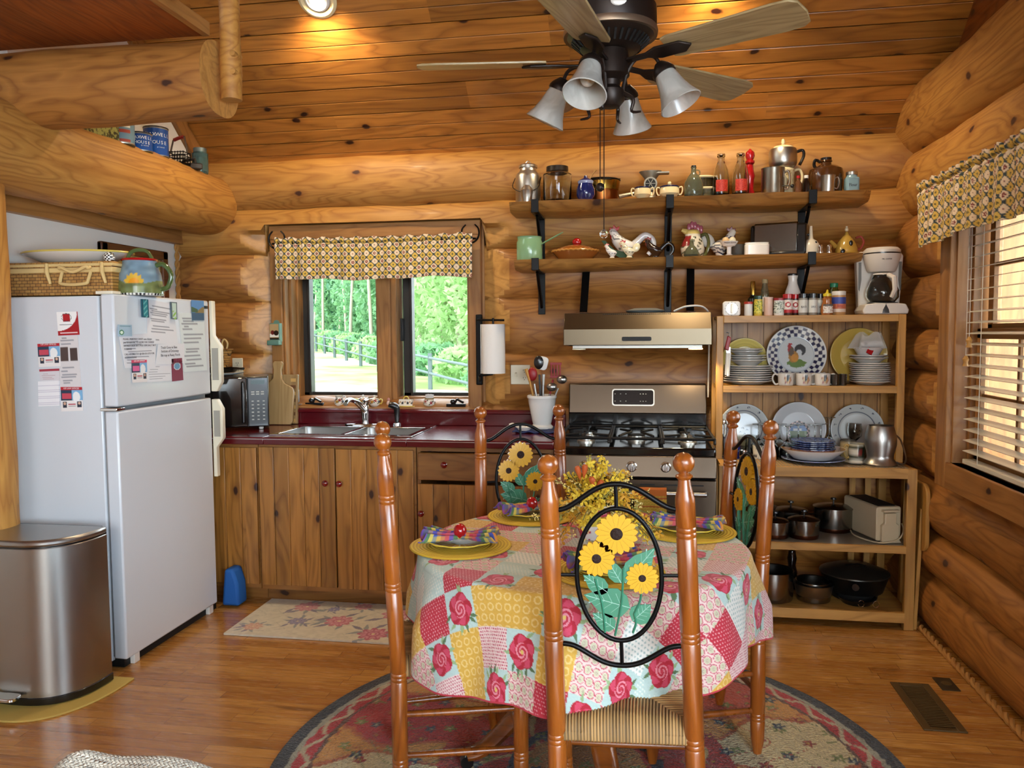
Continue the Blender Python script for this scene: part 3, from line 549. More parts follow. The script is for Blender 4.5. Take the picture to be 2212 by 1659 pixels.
sheet('magnet', 'teal oblong picture magnet on the freezer door', 'magnet', [(305, 646), (319, 647), (321, 686), (307, 685)], D, fn=lambda u, v: put(put(fill(u, '18505e'), (abs(u-.5) < .36) & (abs(v-.5) < .44), '2f8f94'), (abs(u-.5) < .28) & (np.sin(v*22+u*9) > .5), '7fc8c0'), off=.006, t=.006)
sheet('magnet', 'grey oblong magnet with green leaves on the freezer door', 'magnet', [(368, 652), (381, 653), (382, 690), (370, 689)], D, fn=lambda u, v: put(put(fill(u, '54646a'), (abs(u-.5) < .36) & (abs(v-.5) < .44), 'c2d8cc'), (abs(u-.5) < .28) & (v > .5) & (np.sin(v*22+u*9) > .1), '8fc050'), off=.006, t=.006)
for _o in [o for o in bpy.data.objects if o.get('group') == 'law office adverts on the refrigerator']:
    _d = 'pink-headed' in _o['label']; _t = text('LEE LAW OFFICES', .0095, P('white_print', 'f0e8e8', .5), _o, (.0012, 0, .046) if _d else (0, -.0012, .046), (90, 0, 90) if _d else (90, 0, 0), ext=.0003)
_dr = (90, 0, 90)
def doortext(s, px, py, size, par): 
    p = at(px, py, X=-2.2155); t = text(s, size, P('faded_print', '70727a', .8), None, p, _dr, ext=.0003, align='LEFT'); return t
note = [o for o in bpy.data.objects if o.get('label', '').startswith('handwritten white note')][0]
for i, (s_, px, py) in enumerate((('Trash Goes in Bins', 346, 751), ('bottom of Driveway', 347, 759), ('Bin top at Rainy Porch', 346, 768))):
    t = doortext(s_, px, py, .017, note); t.parent = note; t.location = Vector(t.location)-note.location+Vector((.0035, 0, 0))
n2 = [o for o in bpy.data.objects if o.get('label', '').startswith('printed notice with curled')][0]
for i, s_ in enumerate(('PLEASE.. PARKWAY AWAY now charges', 'you 5% extra fee. TO AVOID THE CHARGE', 'DO NOT SIGN ANY PAGE ESPECIALLY NOT', 'YOUR ICE', 'CALL US DIRECTLY @ 828-555-5715 FOR', 'RESERVATIONS')):
    t = doortext(s_, 265+i*.8, 733+i*7.2+(4 if i > 3 else 0), .0118, n2); t.parent = n2; t.location = Vector(t.location)-n2.location+Vector((.0018, 0, 0))
# ---- on top of the refrigerator
ZT = 1.643
WK = NT('wicker'); v_ = WK.tc.outputs['Object']; ck = WK.node('TexBrick', {'Vector': WK.map(v_, (1, 1, 1), rot=(rd(90), 0, 0)), 'Color1': 'c8964c', 'Color2': 'a87432', 'Mortar': '5c3812', 'Scale': 22., 'Mortar Size': .03, 'Brick Width': .6, 'Row Height': .3})
WK.set(Base_Color=ck, Roughness=.6); WK.bump(WK.node('TexWave', {'Vector': v_, 'Scale': 60.}, out=1), .5, .003); WKL = P('pale_cane', 'dcbc7e', .55)
bk = thing('picnic_basket', 'woven cane picnic hamper lying flat on the refrigerator', 'basket', (-2.545, 3.27, ZT))
obj('basket_body', MB().b2((-.28, -.13, .0), (.255, .17, .105)), WK.m, bk, bev=.006); obj('basket_lid', MB().b2((-.285, -.135, .108), (.26, .175, .148)), WK.m, bk, bev=.006)
mb = MB(); mb.b2((-.288, -.138, .1), (.263, .178, .122)); mb.b2((-.288, -.138, .127), (.263, .178, .14)); obj('rim_band', mb, WKL, bk, bev=.003)
for z, s_ in ((.122, 1), (.1, -1)): obj('handle', MB().tube(curve([(.02, -.14, z), (.022, -.155, z-.03*(s_ < 0)-.005), (.03, -.16, z-.05 if s_ < 0 else z+.0), (.09, -.163, z-.055 if s_ < 0 else z-.022), (.15, -.16, z-.05 if s_ < 0 else z), (.158, -.155, z-.03*(s_ < 0)-.005), (.16, -.14, z)], 4), .0075, 8), WKL, bk)
for x in (-.055, .215): obj('strap', MB().tube([(x, -.14, .14), (x+.008, -.15, .1), (x+.025, -.152, .05)], [.007, .009, .006], 8), WKL, bk); 
pl = thing('serving_platter', 'long white oval platter with yellow rim on the hamper', 'platter', (-2.56, 3.28, ZT+.15))
obj('platter_body', MB().lathe([(.06, .003), (.16, .004), (.25, .04), (.262, .046), (.258, .05), (.245, .044), (.16, .011), (.0, .008)], 48, sy=.62), WHITE, pl)
obj('rim', MB().tube([(.262*cos(a*PI/24), .262*.62*sin(a*PI/24), .048) for a in range(48)], .0045, 6, closed=True), YEL, pl, label='yellow rim')
lady = thing('trinket', 'small black and white checked trinket on the hamper edge', 'figurine', (-2.335, 3.19, ZT+.149)); obj('trinket_body', MB().ball((0, 0, .02), .024, 60), painted('check_glaze', .2, .6), lady)
paint(lady.children[0] if lady.children else kids(lady)[0], lambda x, y, z: put(fill(x, 'f0efe8'), (np.sin(x*420)*np.sin(z*420) > .0), '141414'))
# sun pitcher
JG = thing('sunrise_pitcher', 'large hand-painted pitcher with a yellow rising sun and green loop handles', 'pitcher', (at(303, 600, Y=3.26).x, 3.26, ZT))
prof = [(.0, .0), (.125, .0), (.128, .01), (.126, .05), (.117, .12), (.1, .165), (.094, .19), (.098, .2), (.09, .2), (.09, .19), (.0, .19)]
jb = obj('pitcher_body', MB().lathe([(.0, .0)]+[(lerp(prof[i][0], prof[i+1][0], t/12), lerp(prof[i][1], prof[i+1][1], t/12)) for i in range(1, 7) for t in range(12)]+prof[7:], 120), painted('glazed_paint', .22, .35), JG)
def sunp(x, y, z):
    a = np.arctan2(x*.0+ (x-.02), -y); c = fill(x, '7d98a8'); t = vnoise(x*40, z*40, 2); c = c*(.85+.25*t[:, None]); m = z < .075+.008*np.sin(x*60); c[m] = (hx('75804e')*(.8+.4*t[:, None]))[m]
    ux = a*.12; uz = z-.066; r = np.hypot(ux, uz); th = np.arctan2(uz, ux); star = r < .042+.016*np.abs(np.sin(th*6)); put(c, star & (uz > -.004), 'e0b23a'); put(c, (r < .028) & (uz > -.004), 'e89a20')
    ch = z < .011; c[ch] = np.where((np.floor(np.arctan2(y, x)*12)[:, None] % 2) > 0, hx('f2efe4'), hx('15151a'))[ch]; return c
paint(jb, sunp); GRN = P('olive_glaze', '4f6236', .15, coat=.6); obj('rim', MB().tube([(.096*cos(a*PI/20), .096*sin(a*PI/20), .2) for a in range(40)], .007, 8, closed=True), REDG, JG)
obj('side_handle', MB().tube(curve([(.085, 0, .165), (.14, 0, .175), (.185, 0, .12), (.165, 0, .05), (.12, 0, .035)], 6), .014, 10), GRN, JG); obj('top_handle', MB().tube(curve([(-.075, 0, .205), (-.05, 0, .245), (0, 0, .258), (.05, 0, .245), (.075, 0, .205)], 5), .011, 10), GRN, JG)
JG.scale = (.76, .76, .8); JG.rotation_euler = (0, 0, rd(8))
mi = thing('framed_picture', 'dark wood framed picture on the plaster wall above the refrigerator', 'picture', (-2.868, 4.12, 1.72))
mb = MB(); W_, H_ = .6, .5
for a, b in (((-W_/2, -H_/2), (W_/2, -H_/2+.055)), ((-W_/2, H_/2-.055), (W_/2, H_/2)), ((-W_/2, -H_/2), (-W_/2+.055, H_/2)), ((W_/2-.055, -H_/2), (W_/2, H_/2))): mb.b2((0, a[0], a[1]), (.03, b[0], b[1]))
obj('frame', mb, wood('walnut_frame', '7a4a24', '6c3e1c', '4a2610', axis=1, knots=0), mi, bev=.008); obj('picture_mat', MB().b2((.001, -W_/2+.05, -H_/2+.05), (.008, W_/2-.05, H_/2-.05)), P('picture_yellow', 'b8a860', .6), mi)
# ---- trash can, its mat
tc = thing('trash_can', 'brushed steel half-round pedal trash can', 'trash can', (-2.43, 2.93, .012))
outl = lambda w_, d_: [(-w_, 0), (w_, 0), (w_, -.06)]+[(w_*cos(rd(a))**.72 if cos(rd(a)) > 0 else -w_*(-cos(rd(a)))**.72, -.06-(d_-.06)*sin(rd(a))) for a in range(8, 173, 6)]+[(-w_, -.06)]
obj('can_body', MB().prism(outl(.225, .27), .6, (0, 0, .325)), STEEL, tc, bev=.004, smooth=50); obj('base_ring', MB().prism(outl(.23, .275), .03, (0, 0, .015)), BLK, tc, bev=.003)
ld_ = MB().prism(outl(.228, .275), .028, (0, 0, .643)); obj('lid', ld_, STEEL, tc, bev=.01, smooth=50)
obj('hinge_box', MB().b2((-.2, -.02, .6), (.2, .012, .655)), DST, tc, bev=.004); obj('pedal', MB().prism(rrect(.16, .06, .02), .014, (-.04, -.305, .045)), CHROME, tc, bev=.003); obj('lid_gap', MB().prism(outl(.222, .266), .012, (0, 0, .627)), BLK, tc)
cm = obj('floor_mat', MB().prism(outl(.29, .42), .008), P('yellow_foam', 'c9ae5c', .7), None, (-2.42, 2.965, .004), bev=.002); tag(cm, 'yellow floor mat under the steel trash can', 'mat')
# ---- cans and tools along the log above the refrigerator
def zl(x): return 2.262+.185*math.sqrt(max(0, 1-((x+2.655)/.19)**2))
def logtop(px, X=-2.60, Yp=None): p = at(px, 330, X=X); return p
def can(name, label, X, Y, r, h, fn, lid='b9b4aa', group=None):
    t = thing(name, label, 'can', (X, Y, zl(X)-.012), (0, 0, 0), group); o = obj('can_body', MB().grid(lambda u, v: (r*cos(u*6.2832), r*sin(u*6.2832), v*h), 90, 60, cu=True), painted('litho_tin', .3, .3), t); paint(o, fn)
    obj('bottom_rim', MB().lathe([(.0, .0), (r+.001, .0), (r+.002, .004), (r, .006)], 32), ALU, t); obj('top_rim', MB().lathe([(r, h-.005), (r+.002, h-.002), (r-.002, h), (.0, h-.003)], 32), ALU, t); return t
def coffee(r, h):
    def f(x, y, z):
        a = np.arctan2(x-.0, -y); c = fill(x, '174a92'); put(c, (z < h*.05) | (z > h*.95), 'c8c4b8'); u = a+.35; put(c, (u*r)**2/.0009+(z-h*.66)**2/.0007 < .8, 'e4e2dc'); return c
    return f
MAXT = P('tin_white_print', 'eceae2', .4)
def cantext(par, s, size, ang, r, z, mat):
    """letters set round the can wall"""
    for i, ch in enumerate(s):
        if ch == ' ': continue
        a = ang+(i-(len(s)-1)/2)*size*.74/r; o = text(ch, size, mat, par, (r*1.004*sin(a), -r*1.004*cos(a), z), (90, 0, math.degrees(a)))
for lab, px, r, h, X in (('large blue coffee tin with white lettering', 338, .062, .15, -2.575), ('short blue coffee tin with white lettering beside the larger one', 305, .055, .09, -2.56)):
    Y = at(px, 330, X=X).y; t = can('coffee_can', lab, X, Y, r, h, coffee(r, h)); A = .75
    cantext(t, 'MAXWELL', .026 if h > .1 else .022, A, r, h*.73, MAXT); cantext(t, 'HOUSE', .026 if h > .1 else .022, A, r, h*.46, MAXT); cantext(t, 'ground', .009, A+.2, r, h*.3, MAXT); obj('lid', MB().lathe([(.0, h), (r+.002, h), (r+.002, h+.005), (.0, h+.005)], 32), BLK, t)
X = -2.565; can('tall_tin', 'tall pale blue tin with red print beside the coffee tins', X, at(263, 300, X=X).y, .06, .2, lambda x, y, z: put(put(put(put(put(fill(x, '6c8fa0'), np.abs(np.arctan2(x, -y)+.05) < .35, '2c2f36'), (np.abs(np.arctan2(x, -y)-.9) < .45) & (np.sin(z*130) > .45), 'a04838'), (np.abs(np.arctan2(x, -y)-.9) < .4) & (np.abs(z-.09) < .012), 'e0ddd0'), z < .01, 'b0aca0'), z > .19, 'b0aca0'))
X = -2.57; tn = obj('picture_tin', MB().b2((-.05, -.22, 0), (.05, .22, .17)), painted('litho_tin', .3, .3), None, (X-.02, at(185, 290, X=X).y+.02, zl(X)-.02), bev=.004); 
tn.data.materials.clear(); q = NT('meadow_print'); q.set(Base_Color=q.mix(q.ramp(q.noise(q.tc.outputs['Object'], 70., 4.), [(.45, 0.), (.55, 1.)]), '3c3a22', '9a9a58'), Roughness=.35); tn.data.materials.append(q.m); tag(tn, 'rectangular tin printed with a green meadow, partly hidden by the loft beam', 'tin')
X = -2.585; Y = at(386, 345, X=X).y; wbk = thing('wire_basket', 'small black wire basket with a red-gripped handle', 'basket', (X, Y, zl(X)-.012)); mb = MB()
for i in range(7): a = -.05+i*.0167; mb.box((a, -.035, .04), (.003, .003, .07)); mb.box((a, .035, .04), (.003, .003, .07)); 
for z in (.01, .03, .05, .07): mb.box((0, -.035, z), (.1, .004, .004)); mb.box((0, .035, z), (.1, .004, .004)); mb.box((-.05, 0, z), (.004, .07, .004)); mb.box((.05, 0, z), (.004, .07, .004))
mb.box((0, 0, .005), (.1, .07, .004)); obj('basket_cage', mb, IRON, wbk); obj('bail', MB().tube([(-.05, 0, .07), (-.03, 0, .14), (.04, 0, .16), (.055, 0, .07)], .005, 6), P('rusty_iron', '5a4a3c', .6, .5), wbk); obj('grip', MB().tube([(-.025, 0, .143), (.0, 0, .152), (.035, 0, .159)], .010, 8), P('red_paint', '8c2a22', .4), wbk, label='worn red wooden grip')
X = -2.555; Y = at(405, 365, X=X).y; iro = thing('flat_iron', 'low old metal flat iron resting in front of the wire basket', 'iron', (X, Y+.03, zl(X)-.012)); obj('sole', MB().prism([(-.06, -.03), (.04, -.03), (.08, 0), (.04, .03), (-.06, .03)], .035, (0, 0, .02)), P('old_iron', '4c453e', .5, .7), iro, bev=.008); obj('handle', MB().tube([(-.04, 0, .035), (-.04, 0, .06), (.03, 0, .062), (.035, 0, .035)], .008, 8), _mc['old_iron'], iro)
def jar(name, label, cat, loc, r, h, glass, lidm, neck=.75, hs=.78, lidh=.025, group=None, fillm=None, fh=0, lidname='lid'):
    t = thing(name, label, cat, loc, group=group); obj('glass_body', MB().lathe([(0, .0), (r*.9, .0), (r, .012), (r, h*hs), (r*neck, h*.9), (r*neck, h), (r*neck-.004, h), (r*neck-.004, h*.9), (r-.005, h*hs-.004), (r-.005, .014), (0, .008)], 32), glass, t)
    if lidm: obj(lidname, MB().lathe([(0, h+.003), (r*neck+.004, h+.003), (r*neck+.005, h-lidh), (r*neck+.001, h-lidh)], 28), lidm, t)
    if fillm: obj('contents', MB().lathe([(0, .01), (r-.007, .016), (r-.007, fh), (0, fh)], 24), fillm, t)
    return t
X = -2.555; Y = at(433, 360, X=X).y; jar('mason_jar', 'old blue-green glass mason jar with a zinc lid on the log end', 'jar', (X, min(Y, 4.42), zl(X)-.012), .045, .145, P('aqua_glass', '9cc8c4', .05, trans=.85, ior=1.3), P('zinc', '6f7a78', .5, .6), .72, .8, .03)
# ================================================================ counter, cabinets, sink
ct = thing('countertop', 'burgundy laminate countertop with backsplash around the steel sink', 'countertop', (-1.3, 4.2, .92))
HX0, HX1, HY0, HY1 = -1.985+1.3, -1.195+1.3, -.20, .17
mb = MB(); x0, x1, y0, y1 = -1.55, .868, -.31, .345
for lo, hi in (((x0, y0), (HX0, y1)), ((HX1, y0), (x1, y1)), ((HX0, y0), (HX1, HY0)), ((HX0, HY1), (HX1, y1))): mb.b2((*lo, -.04), (*hi, 0))
obj('counter_slab', mb, BURG, ct, bev=.004); obj('backsplash', MB().b2((-.955, .318, 0), (x1, .345, .095)), BURG, ct, bev=.004); obj('splash_cap', MB().b2((-.955, .303, .07), (x1, .32, .09)), BURG, ct, bev=.006)
obj('front_trim', MB().b2((x0, y0-.003, -.012), (x1, y0, -.008)), P('chrome_strip', 'b8a8a8', .3, .8), ct)
def front(parent, name, x0, x1, z0, z1, y=-.02, t=.02, mat=CAB, planks=True):
    m = MB(); w = x1-x0; n = max(1, round(w/.087)) if planks else 1
    for k in range(n):
        a = x0+w*k/n; b = x0+w*(k+1)/n; m.b2((a+(.002 if k else 0), y, z0), (b-(.002 if k < n-1 else 0), y+t, z1))
        if planks and k < n-1: pass
    if planks: m.b2((x0+.001, y+.007, z0+.001), (x1-.001, y+t-.001, z1-.001))
    return obj(name, m, mat, parent, bev=.002 if planks else .006)
def knob(parent, loc): return obj('knob', MB().lathe([(.006, 0), (.006, .008), (.016, .014), (.017, .022), (.01, .029), (0, .03)], 16, loc, (90, 0, 0)), P('cherry_knob', '7a1410', .15, coat=.8), parent)
def cabinet(label, x0, x1, fronts):
    t = thing('base_cabinet', label, 'cabinet', (x0, 3.96, 0), group='knotty pine base cabinets under the counter'); w = x1-x0
    m = MB(); m.b2((0, .02, .075), (.02, .58, .88)); m.b2((w-.02, .02, .075), (w, .58, .88)); m.b2((0, .02, .075), (w, .58, .095)); m.b2((0, .56, .075), (w, .58, .88)); obj('carcass', m, CABH, t)
    m = MB(); m.b2((0, 0, .075), (w, .02, .1)); m.b2((0, 0, .85), (w, .02, .88)); m.b2((0, 0, .1), (.02, .02, .85)); m.b2((w-.02, 0, .1), (w, .02, .85)); obj('face_frame', m, CABH, t)
    obj('toe_kick', MB().b2((0, .07, 0), (w, .09, .076)), CABH, t)
    for kind, a, b, z0, z1, kx, kz in fronts:
        f = front(t, kind, a-x0, b-x0, z0, z1, mat=CAB if kind == 'door' else CABH, planks=kind == 'door')
        if kx is not None: knob(f, (kx-x0, -.02, kz))
    return t
cabinet('narrow knotty pine cabinet tucked against the refrigerator', -2.82, -2.052, [('door', -2.42, -2.056, .104, .855, None, 0)])
cabinet('knotty pine sink cabinet with two beaded doors', -2.048, -1.165, [('door', -2.04, -1.61, .104, .86, -1.656, .674), ('door', -1.602, -1.176, .1, .856, -1.578, .673)])
cabinet('knotty pine cabinet with one drawer over a beaded door beside the range', -1.16, -.44, [('drawer', -1.152, -.47, .70, .845, -1.005, .786), ('door', -1.152, -.82, .1, .68, -1.132, .527), ('door', -.81, -.47, .1, .68, None, 0)])
sk = thing('sink', 'double-bowl stainless steel drop-in sink', 'sink', (-1.59, 4.185, .92))
mb = MB(); bw = .355
for cx in (-.19, .19):
    R1 = rrect(bw, .345, .05, 5); R2 = rrect(bw-.04, .31, .05, 5); n = len(R1); vs = [(cx+x, y, .004) for x, y in R1]+[(cx+x, y, -.02) for x, y in R1]+[(cx+x, y, -.17) for x, y in R2]
    mb.add(vs, [(i, (i+1) % n, n+(i+1) % n, n+i) for i in range(n)]+[(n+i, n+(i+1) % n, 2*n+(i+1) % n, 2*n+i) for i in range(n)]+[tuple(range(2*n, 3*n))])
obj('bowls', mb, STEEL, sk, smooth=50)
mb = MB(); 
for lo, hi in (((-.4, -.215), (.4, -.17)), ((-.4, .165), (.4, .3)), ((-.4, -.18), (-.365, .17)), ((.365, -.18), (.4, .17)), ((-.015, -.18), (.015, .17))): mb.b2((*lo, .0), (*hi, .006))
obj('rim', mb, CHROME, sk, bev=.002); obj('drain', MB().lathe([(.03, -.168), (.04, -.166), (0, -.166)], 20, (-.19, 0, 0)), CHROME, sk)
fa = thing('faucet', 'chrome single-lever kitchen faucet behind the sink', 'faucet', (-1.615, 4.44, .926))
obj('deck_plate', MB().lathe([(0, 0), (.03, .0), (.03, .008), (0, .01)], 32, sy=1).xf(sc=(3.8, 1, 1)).lathe([(.034, 0), (.034, .006), (.03, .01), (0, .01)], 32), CHROME, fa)
obj('faucet_body', MB().lathe([(.022, .008), (.02, .03), (.022, .06), (.026, .1), (.022, .118), (0, .12)], 20), CHROME, fa); obj('spout', MB().tube(curve([(0, -.01, .09), (-.03, -.05, .14), (-.05, -.12, .16), (-.055, -.17, .14)], 5), [.018]*6+[.014]*10, 12), CHROME, fa); obj('lever', MB().tube([(0, 0, .115), (.02, .0, .15), (.035, -.05, .158), (.03, -.09, .15)], [.014, .018, .012, .008], 10), CHROME, fa)
sp = thing('side_sprayer', 'black hose sprayer standing behind the sink', 'sprayer', (-1.42, 4.44, .926)); obj('sprayer_base', MB().lathe([(.024, 0), (.022, .015), (.012, .02), (0, .02)], 16), CHROME, sp); obj('sprayer_head', MB().tube(curve([(0, 0, .015), (0, .005, .07), (-.005, 0, .11), (-.045, -.01, .125)], 4), [.012, .013, .014, .015, .016, .017, .018, .019, .02, .021, .02, .018, .016][:13], 12), BLK, sp)
mat_ = obj('kitchen_mat', MB().grid(lambda u, v: (lerp(-.55, .55, u), lerp(-.255, .255, v), 0), 260, 120), painted('printed_vinyl', .5), None, (-1.46, 3.735, .006), smooth=0)
def blob(c, x, y, cx, cy, r, n, h1, h2=None, ph=0., depth=.25, core=None):
    dx, dy = x-cx, y-cy; q = np.hypot(dx, dy); th = np.arctan2(dy, dx); e = r*((1-depth)+depth*np.abs(np.cos(th*n/2+ph))); put(c, q < e, h1)
    if h2: put(c, (q < e*.82) & (np.abs(np.sin(th*n/2+ph)) > .35), h2); put(c, q < r*.45, h1); put(c, (q < r*.34) & (np.sin(q/r*30) > 0), h2)
    if core: put(c, q < r*.13, core)
def leafs(c, x, y, cx, cy, r, k, h, rs):
    for i in range(k):
        a = rs.uniform(0, 6.28); d = r*rs.uniform(.9, 1.3); lx, ly = cx+d*cos(a), cy+d*sin(a); b = a+rs.uniform(-.6, .6); dx, dy = x-lx, y-ly; u = dx*cos(b)+dy*sin(b); v = -dx*sin(b)+dy*cos(b); put(c, np.abs(v) < .28*np.maximum(0, r*.55-np.abs(u)), h)
def vinyl(x, y, z):
    c = fill(x, 'dcd3be')*(.95+.07*vnoise(x*60, y*60)[:, None]); rs = random.Random(4)
    for cx, cy, r, h1, h2 in ((-.3, .16, .07, 'c98a90', 'd8a8a8'), (-.05, -.02, .075, 'c77a88', 'dba3ab'), (.22, .12, .09, 'c98690', 'e0b8bc'), (.18, -.16, .08, 'b96a7c', 'd698a6'), (-.26, -.05, .05, '8a84a0', 'a9a3bc'), (-.14, .14, .035, '8884a4', 'a8a4c0'), (.4, -.02, .08, 'c98a90', 'd8a8a8'), (-.45, -.15, .05, 'd0a08c', 'e0c0a8'), (.0, .2, .05, 'c98a90', 'd8a8a8')):
        leafs(c, x, y, cx, cy, r*1.15, 7, '9a9fa0', rs); leafs(c, x, y, cx, cy, r*1.2, 3, '8d8798', rs); blob(c, x, y, cx, cy, r, 9, h1, h2, rs.uniform(0, 3), .3, 'e8d9b0')
    for k in range(9): put(c, np.abs(y-(.2*np.sin(x*5+k*1.7)+.05*(k-4))) < .0012, 'a8a294', .5)
    return c
paint(mat_, vinyl); q = mat_.modifiers.new('sol', 'SOLIDIFY'); q.thickness = .009; q.offset = 0; tag(mat_, 'cream cushioned kitchen mat printed with pink flowers before the sink cabinet', 'mat')
bb = obj('folded_bag', MB().prism([(-.05, 0), (.05, 0), (.045, .12), (.02, .2), (-.03, .2)], .1, (0, 0, 0), (90, 0, 0)), P('blue_canvas', '1c5fae', .7), None, (-2.175, 3.89, .01), bev=.015); tag(bb, 'blue bag tucked behind the refrigerator door on the floor', 'bag')
# ---- microwave, basket, boards
mw = thing('microwave', 'small black microwave oven with keypad', 'microwave', (-2.40, 4.25, .922), (0, 0, 26))
obj('cabinet_shell', MB().b2((-.25, -.15, .015), (.245, .14, .305)), BLK, mw, bev=.006); dm = obj('door', MB().b2((-.258, -.165, .02), (.13, -.15, .3)), P('microwave_glass', '08080a', .06, coat=.8), mw, bev=.006)
obj('door_handle', MB().box((.108, -.175, .16), (.022, .02, .24)), BLK, dm, bev=.008); kp = obj('keypad_panel', MB().b2((.132, -.163, .02), (.243, -.15, .3)), BLK, mw, bev=.004)
m = MB()
for r_ in range(6):
    for c_i in range(3): m.box((.158+c_i*.03, -.1645, .06+r_*.021), (.012, .002, .006))
m2 = MB()
for k in range(6): m2.box((.16+(k % 3)*.026, -.1645, .205+(k//3)*.013), (.018, .002, .007))
obj('menu_lettering', m2, P('keypad_grey', 'b8b8b0', .5), kp); obj('keypad_lettering', m, P('keypad_grey', 'b8b8b0', .5), kp); obj('display', MB().b2((.15, -.1655, .262), (.225, -.163, .285)), P('clock_display', '0c1f1c', .2, emit='1a5a4a', es=.15), kp)
for x in (-.22, .2): obj('foot', MB().lathe([(.012, 0), (.014, .015)], 12, (x, -.12, 0)), WPL, mw)
for k, (z, s_) in enumerate(((.325, 'black-rimmed plate on top of the microwave, under another'), )):
    p = thing('dinner_plate', 'white plates with dark rims stacked on the microwave', 'plate', (-2.44, 4.27, 1.229)); obj('plate_body', MB().lathe([(.06, 0), (.1, .004), (.135, .014), (.138, .018), (.1, .01), (0, .008)], 36), WHITE, p); 
p = thing('skillet', 'small dark skillet lying on the microwave plates', 'skillet', (-2.44, 4.27, 1.248)); obj('pan', MB().lathe([(0, 0), (.09, 0), (.11, .025), (.106, .025), (.087, .004), (0, .004)], 32), IRON, p); obj('handle', MB().tube([(.1, -.02, .02), (.17, -.04, .022)], [.01, .013], 8, sq=.6), BLK, p)
p = thing('bread_basket', 'small round wicker basket holding packets beside the refrigerator handle', 'basket', (-2.46, 4.3, 1.275)); obj('basket_weave', MB().lathe([(0, 0), (.055, 0), (.075, .1), (.085, .105), (.08, .11), (.068, .1), (.05, .008), (0, .008)], 32, rf=lambda a, z: 1+.03*sin(a*16)), WK.m, p)
obj('loop_handle', MB().tube(curve([(.06, -.02, .1), (.07, -.02, .14), (.05, -.02, .165), (.035, -.02, .14), (.045, -.02, .1)], 4), .005, 6), WKL, p); obj('packet', MB().box((-.01, -.02, .13), (.05, .03, .08), rot=(8, 6, 20)), P('packet_white', 'd8d4d0', .5), p); obj('wrapper', MB().ball((-.03, .01, .15), .045, sc=(1.2, .7, .6)), P('packet_brown', '6a3a28', .5), p)
def outlet(label, loc, w_, kinds):
    t = thing('outlet_plate', label, 'outlet', loc, group='ivory outlet plates on the log wall'); obj('cover', MB().b2((-w_/2, -.006, -.057), (w_/2, 0, .057)), IVORY, t, bev=.003)
    for dx, kd in kinds:
        if kd == 's': obj('toggle', MB().box((dx, -.012, 0), (.01, .018, .022), rot=(20, 0, 0)), IVORY, t)
        else:
            for z in (-.022, .022):
                o = obj('socket', MB().prism(rrect(.034, .03, .012), .003, (dx, -.007, z), (90, 0, 0)), IVORY, t); m = MB(); m.box((dx-.007, -.009, z+.004), (.002, .002, .009)); m.box((dx+.007, -.009, z+.004), (.002, .002, .009)); m.box((dx, -.009, z-.008), (.004, .002, .004)); obj('slot', m, BLKM, o)
outlet('ivory wall outlet above the microwave', (-2.47, 4.54, 1.265), .07, [(0, 'o')]); outlet('ivory double plate with switch and outlet above the counter by the range', (-.697, 4.542, 1.222), .115, [(-.025, 's'), (.024, 'o')])
BW_ = wood('bamboo_board', 'b99a6a', 'ad8c5a', '967444', axis=2, knots=0, rough=.5)
cb = thing('cutting_board', 'pale wooden paddle cutting board leaning behind the microwave', 'cutting board', (-2.20, 4.44, .922), (-7, 0, 0))
o2 = [(-.12, 0), (.115, 0), (.13, .02), (.13, .2), (.12, .225), (.07, .25), (.05, .28), (.045, .33), (.055, .37), (.045, .385), (.0, .385), (-.012, .37), (-.002, .33), (-.005, .28), (-.03, .255), (-.12, .24)]
obj('board', MB().prism(o2, .018, (0, 0, 0), (90, 0, 0)), BW_, cb, bev=.004)
c2 = thing('cutting_board', 'checkered end-grain cutting board leaning against the window casing', 'cutting board', (-2.17, 4.495, .922), (-5, 0, 0)); obj('board', MB().b2((-.15, -.012, 0), (.105, .012, .3)), BW_, c2, bev=.004)
for k in range(7): obj('end_grain_block', MB().b2((.062, -.0135, .01+k*.041), (.094, -.011, .03+k*.041)), P('walnut', '6a4526', .5) if k % 2 else P('maple_block', 'c9a060', .5), c2)
# ---- sill things
ZS = 1.021
def glazed(name, label, cat, loc, prof, mat=None, pf=None, parts=(), n=32, group=None, body='body', rf=None, rot=(0, 0, 0), sy=1.):
    t = thing(name, label, cat, loc, rot, group)
    if pf:
        pr = [prof[0]]+[(lerp(prof[i][0], prof[i+1][0], k/5), lerp(prof[i][1], prof[i+1][1], k/5)) for i in range(len(prof)-1) for k in range(1, 6)]; o = obj(body, MB().lathe(pr, 64, rf=rf, sy=sy), painted('glazed_paint', .22, .35), t, smooth=60); paint(o, pf)
    else: obj(body, MB().lathe(prof, n, rf=rf, sy=sy), mat or WHITE, t)
    for nm, mb_, mt in parts: obj(nm, mb_, mt, t)
    return t
def ear(x0, x1, z0, z1, r=.004, side=1, n=4): return MB().tube(curve([(side*x0, 0, z1), (side*(x0+x1)*.55, 0, z1+.006), (side*x1, 0, (z0+z1)/2+.004), (side*(x0+x1)*.52, 0, z0-.002), (side*x0, 0, z0)], n), r, 8)
def floral(base, spots_, k=9, zc_=.03, r0=.012):
    def f(x, y, z):
        c = fill(x, base); a = np.arctan2(y, x)
        for i in range(k):
            q = -3.1+i*6.2/k; da = (a-q)*np.maximum(np.hypot(x, y), .01); dz = z-zc_-.008*(i % 2)
            put(c, np.hypot(da, dz) < r0*(.8+.3*np.sin(np.arctan2(dz, da)*5)), spots_[i % len(spots_)]); put(c, np.hypot(da-.012, dz-.008) < r0*.35, '20242c'); put(c, np.hypot(da+.01, dz+.01) < r0*.3, '4f6a3a')
        return c
    return f
def onsill(px): return at(px, 800, Y=4.645).x
SY = 4.62
